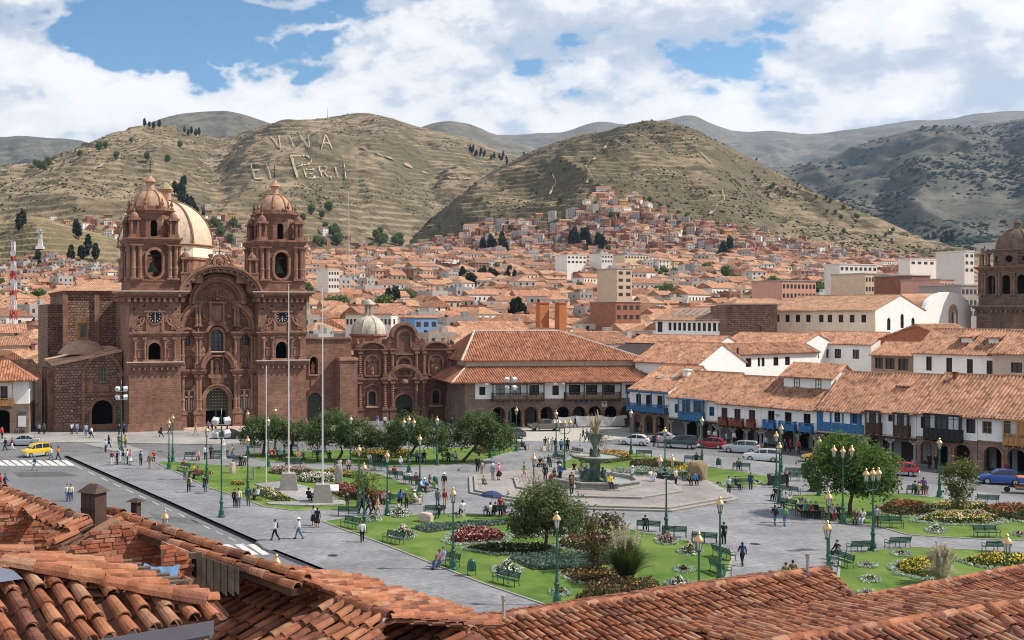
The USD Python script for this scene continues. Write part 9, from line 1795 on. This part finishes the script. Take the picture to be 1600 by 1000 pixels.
for x,y0,y1,Yd,lab in ((545,300,440,620,"thin red and white mast right of the church's right tower"),(553,400,470,500,"thin mast below the taller mast right of the church")):
	b = P(x,y1,Yd); t = thing("thin_mast",lab,"mast",b); MB().tube([(0,0,-3),(0,0,P(x,y0,Yd)[2] - b[2])],[.32,.1],5).build("mast",M["floodl"],t)
# trees
def euca(label,pos,h,kind,sc):
	r = np.random.default_rng(kind); t = thing(("tall_eucalyptus","bushy_tree","dark_conifer")[kind],label,"tree",pos,0,None,sc); w = (.2,.36,.2)[kind]; n = 420
	MB().tube([(0,0,-1),(0,0,h * .8)],[.35,.1],5).build("trunk",BARK,t); c = r.normal(size=(n,3)); c /= np.linalg.norm(c,axis=1,keepdims=True); c *= r.uniform(.45,1.0,(n,1)); z = c[:,2] * .42 + .58; taper = (1.2 - z * .7) if kind == 0 else (1.35 - z * 1.25).clip(.05) if kind == 2 else np.ones(n); q = np.c_[c[:,0] * w * h * taper,c[:,1] * w * h * taper,z * h] + r.normal(size=(n,3)) * .3
	mb = MB(); leaf_cloud(mb,q,.075 * h,r,.6); mb.build("crown",LV["euca"] if kind != 1 else LV["mid"],t); return t
TP = {}
def far_tree(kind,pos,sc,label):
	if kind in TP: copy_of(TP[kind],pos,rng.uniform(0,360),sc,label=label,group=label)
	else: TP[kind] = euca(label,pos,12.0,kind,sc); tag(TP[kind],group=label)
def scat(hill,pxs,kind,s0,s1,label,jit=(0,0),n=1):
	for x,y in pxs:
		for _ in range(n): p,_v = hill.hit(x + rng.normal() * jit[0],y + rng.normal() * jit[1]); far_tree(kind,p,rng.uniform(s0,s1),label)
scat(HL,[(226,200),(233,203),(240,204),(249,203),(288,209),(294,214),(299,212),(306,216),(311,214)],0,1.1,1.6,"tall dark eucalyptus on the left hill's crest"); scat(HL,[(281,232),(205,226),(155,237),(125,248),(182,253),(230,252),(262,255),(165,233),(75,262),(62,266),(55,262),(68,268)],1,.8,1.3,"dark single tree on the left hill's terraces")
scat(HL,[(278,312),(290,325),(298,335),(305,345),(310,360),(283,300),(300,350)],0,.9,1.5,"dark tree in the grove right of the church's left dome",(4,6),4); scat(HL,[(738,243),(750,247),(765,250),(778,252),(788,254)],2,.9,1.5,"dark conifer in the saddle between the two hills",(5,3),4); scat(HL,[(480,345),(520,380),(355,370),(560,385),(600,390),(440,330)],1,.8,1.4,"scattered dark tree among the houses at the left hill's foot",(28,12),6)
scat(KN,[(29,362),(31,356),(122,372),(131,408),(142,402),(150,405),(60,425),(110,410)],0,.8,1.3,"dark tree on the left knoll",(3,3),2)
scat(HR,[(1180,275),(1215,292),(1250,305),(1280,318),(1310,335),(1340,350),(1375,372)],1,.3,.6,"small dark bush on the right hill's right slope",(14,9),5); scat(HR,[(905,392),(920,388),(930,394),(760,395),(780,398),(1130,400)],0,1.0,1.7,"tall dark tree in the grove at the right hill's foot",(9,5),4); scat(HR,[(850,290),(1000,330),(940,350),(1100,350),(800,330)],1,.35,.7,"little bush on the right hill's front",(50,30),8)
scat(HRF,[(1420,372),(1440,376),(1460,378),(1485,380)],2,1.2,2.2,"dark conifer in the plantation below the far right mountains",(10,4),9)
def city_trees(pts,kind,s0,s1,label,n=1,j=6):
	for x,Yd in pts:
		for _ in range(n): Yq = Yd + rng.normal() * j; q = (x + rng.normal() * j - X0) / FPX * Yq; far_tree(kind,(q,Yq,float(TZ(q,Yq))),rng.uniform(s0,s1),label)
city_trees([(520,420),(535,415),(600,440),(480,520),(640,500),(1030,560),(1050,540),(1380,420),(1480,460),(1530,380)],1,.55,.95,"round green tree between the town roofs",2,5); city_trees([(812,395),(770,690),(745,720),(790,700),(720,720),(605,470),(735,640)],0,.7,1.1,"tall dark tree between the town roofs",3,7); city_trees([(60,520),(120,560),(30,640),(150,480),(1200,620),(1290,640),(1120,700),(900,640)],1,.5,.9,"dark tree among the outer town houses",3,12)
# thin air
def scrub(name,label,mat,pts,s0,s1,n=3):
	pi = UsdGeom.PointInstancer.Define(stage,"/World/" + name); tag(pi,label,"scrub",None,"stuff"); k = len(pts)
	for i in range(n):
		m = trimesh.creation.icosphere(1); v = np.array(m.vertices); v = v * (1 + .7 * (fbm(v * 1.7 + i * 9,3,i) - .5))[:,None] * (1,1,.75); q = usdkit.mesh(stage,f"/World/{name}/bush_{'abc'[i]}",(v,m.faces),mat); pi.CreatePrototypesRel().AddTarget(q.GetPath())
	s = rng.uniform(s0,s1,k) * rng.choice([.6,.8,1,1.5],k); a = rng.uniform(0,math.pi,k)
	pi.CreatePositionsAttr(Vt.Vec3fArray.FromNumpy(pts.astype(np.float32))); pi.CreateProtoIndicesAttr(Vt.IntArray.FromNumpy(rng.integers(0,n,k).astype(np.int32))); pi.CreateScalesAttr(Vt.Vec3fArray.FromNumpy(np.repeat(s[:,None],3,1).astype(np.float32))); pi.CreateOrientationsAttr(Vt.QuathArray([Gf.Quath(math.cos(x),0,0,math.sin(x)) for x in a]))
def on_hill(H,n,xa,xb,va,vb,thr,f,seed):
	x,v = rng.uniform(xa,xb,n),rng.uniform(va,vb,n); p = H.pt(x,v); g = fbm(np.stack([p[:,0] / f,p[:,1] / f,p[:,2] / f * 2],-1),4,seed); py = HY + (CH - p[:,2]) / p[:,1] * FPX; return p[(g > thr + rng.normal(size=n) * .05) & ~((H is HL) & (x > 384) & (x < 545) & (py > 208) & (py < 286) & (rng.random(n) < .75))]
SCR = plain("dark_scrub",(.05,.045,.023),.35,.05,.95,.1,c2=(.095,.078,.04))
scrub("hill_scrub","dark scrub and low bushes dotting the two near hills",SCR,np.vstack([on_hill(HL,24000,-60,860,.12,1,.52,130,1),on_hill(HR,15000,600,1480,.1,1,.55,90,2)]),.5,1.5)
scrub("mountain_scrub","patches of dark trees and scrub on the far right mountains",plain("far_grove",(.026,.034,.024),.3,.02,.95,.1),np.vstack([on_hill(HRM,16000,1080,1700,.03,1,.54,260,3),on_hill(HRF,2500,1350,1650,.1,1,.5,90,4)]),2.2,5.5)
q = np.c_[rng.uniform(-170,640,2600),rng.uniform(230,1080,2600)]; q = q[[free(a,b,X0 + a / b * FPX) and -.28 * b < a < .7 * b for a,b in q]]; q = np.c_[q,TZ(q[:,0],q[:,1]) + 1.6]
scrub("town_greenery","small garden trees and bushes between the town houses",LV["mid"],q,1.0,2.4)
N = {"v": ("principled_volume",{"color": (.55,.72,1.0),"density": 2.8e-5,"anisotropy": .3})}
hz = usdkit.material(stage,"/World/Looks/thin_haze",N,[],volume="v.volume")
tag(usdkit.mesh(stage,"/World/haze",trimesh.creation.box(bounds=[(-14500,-600,-8),(16500,20500,1750)]),hz),"thin bluish air over the whole valley, thickening towards the far mountains","haze",None,"stuff")
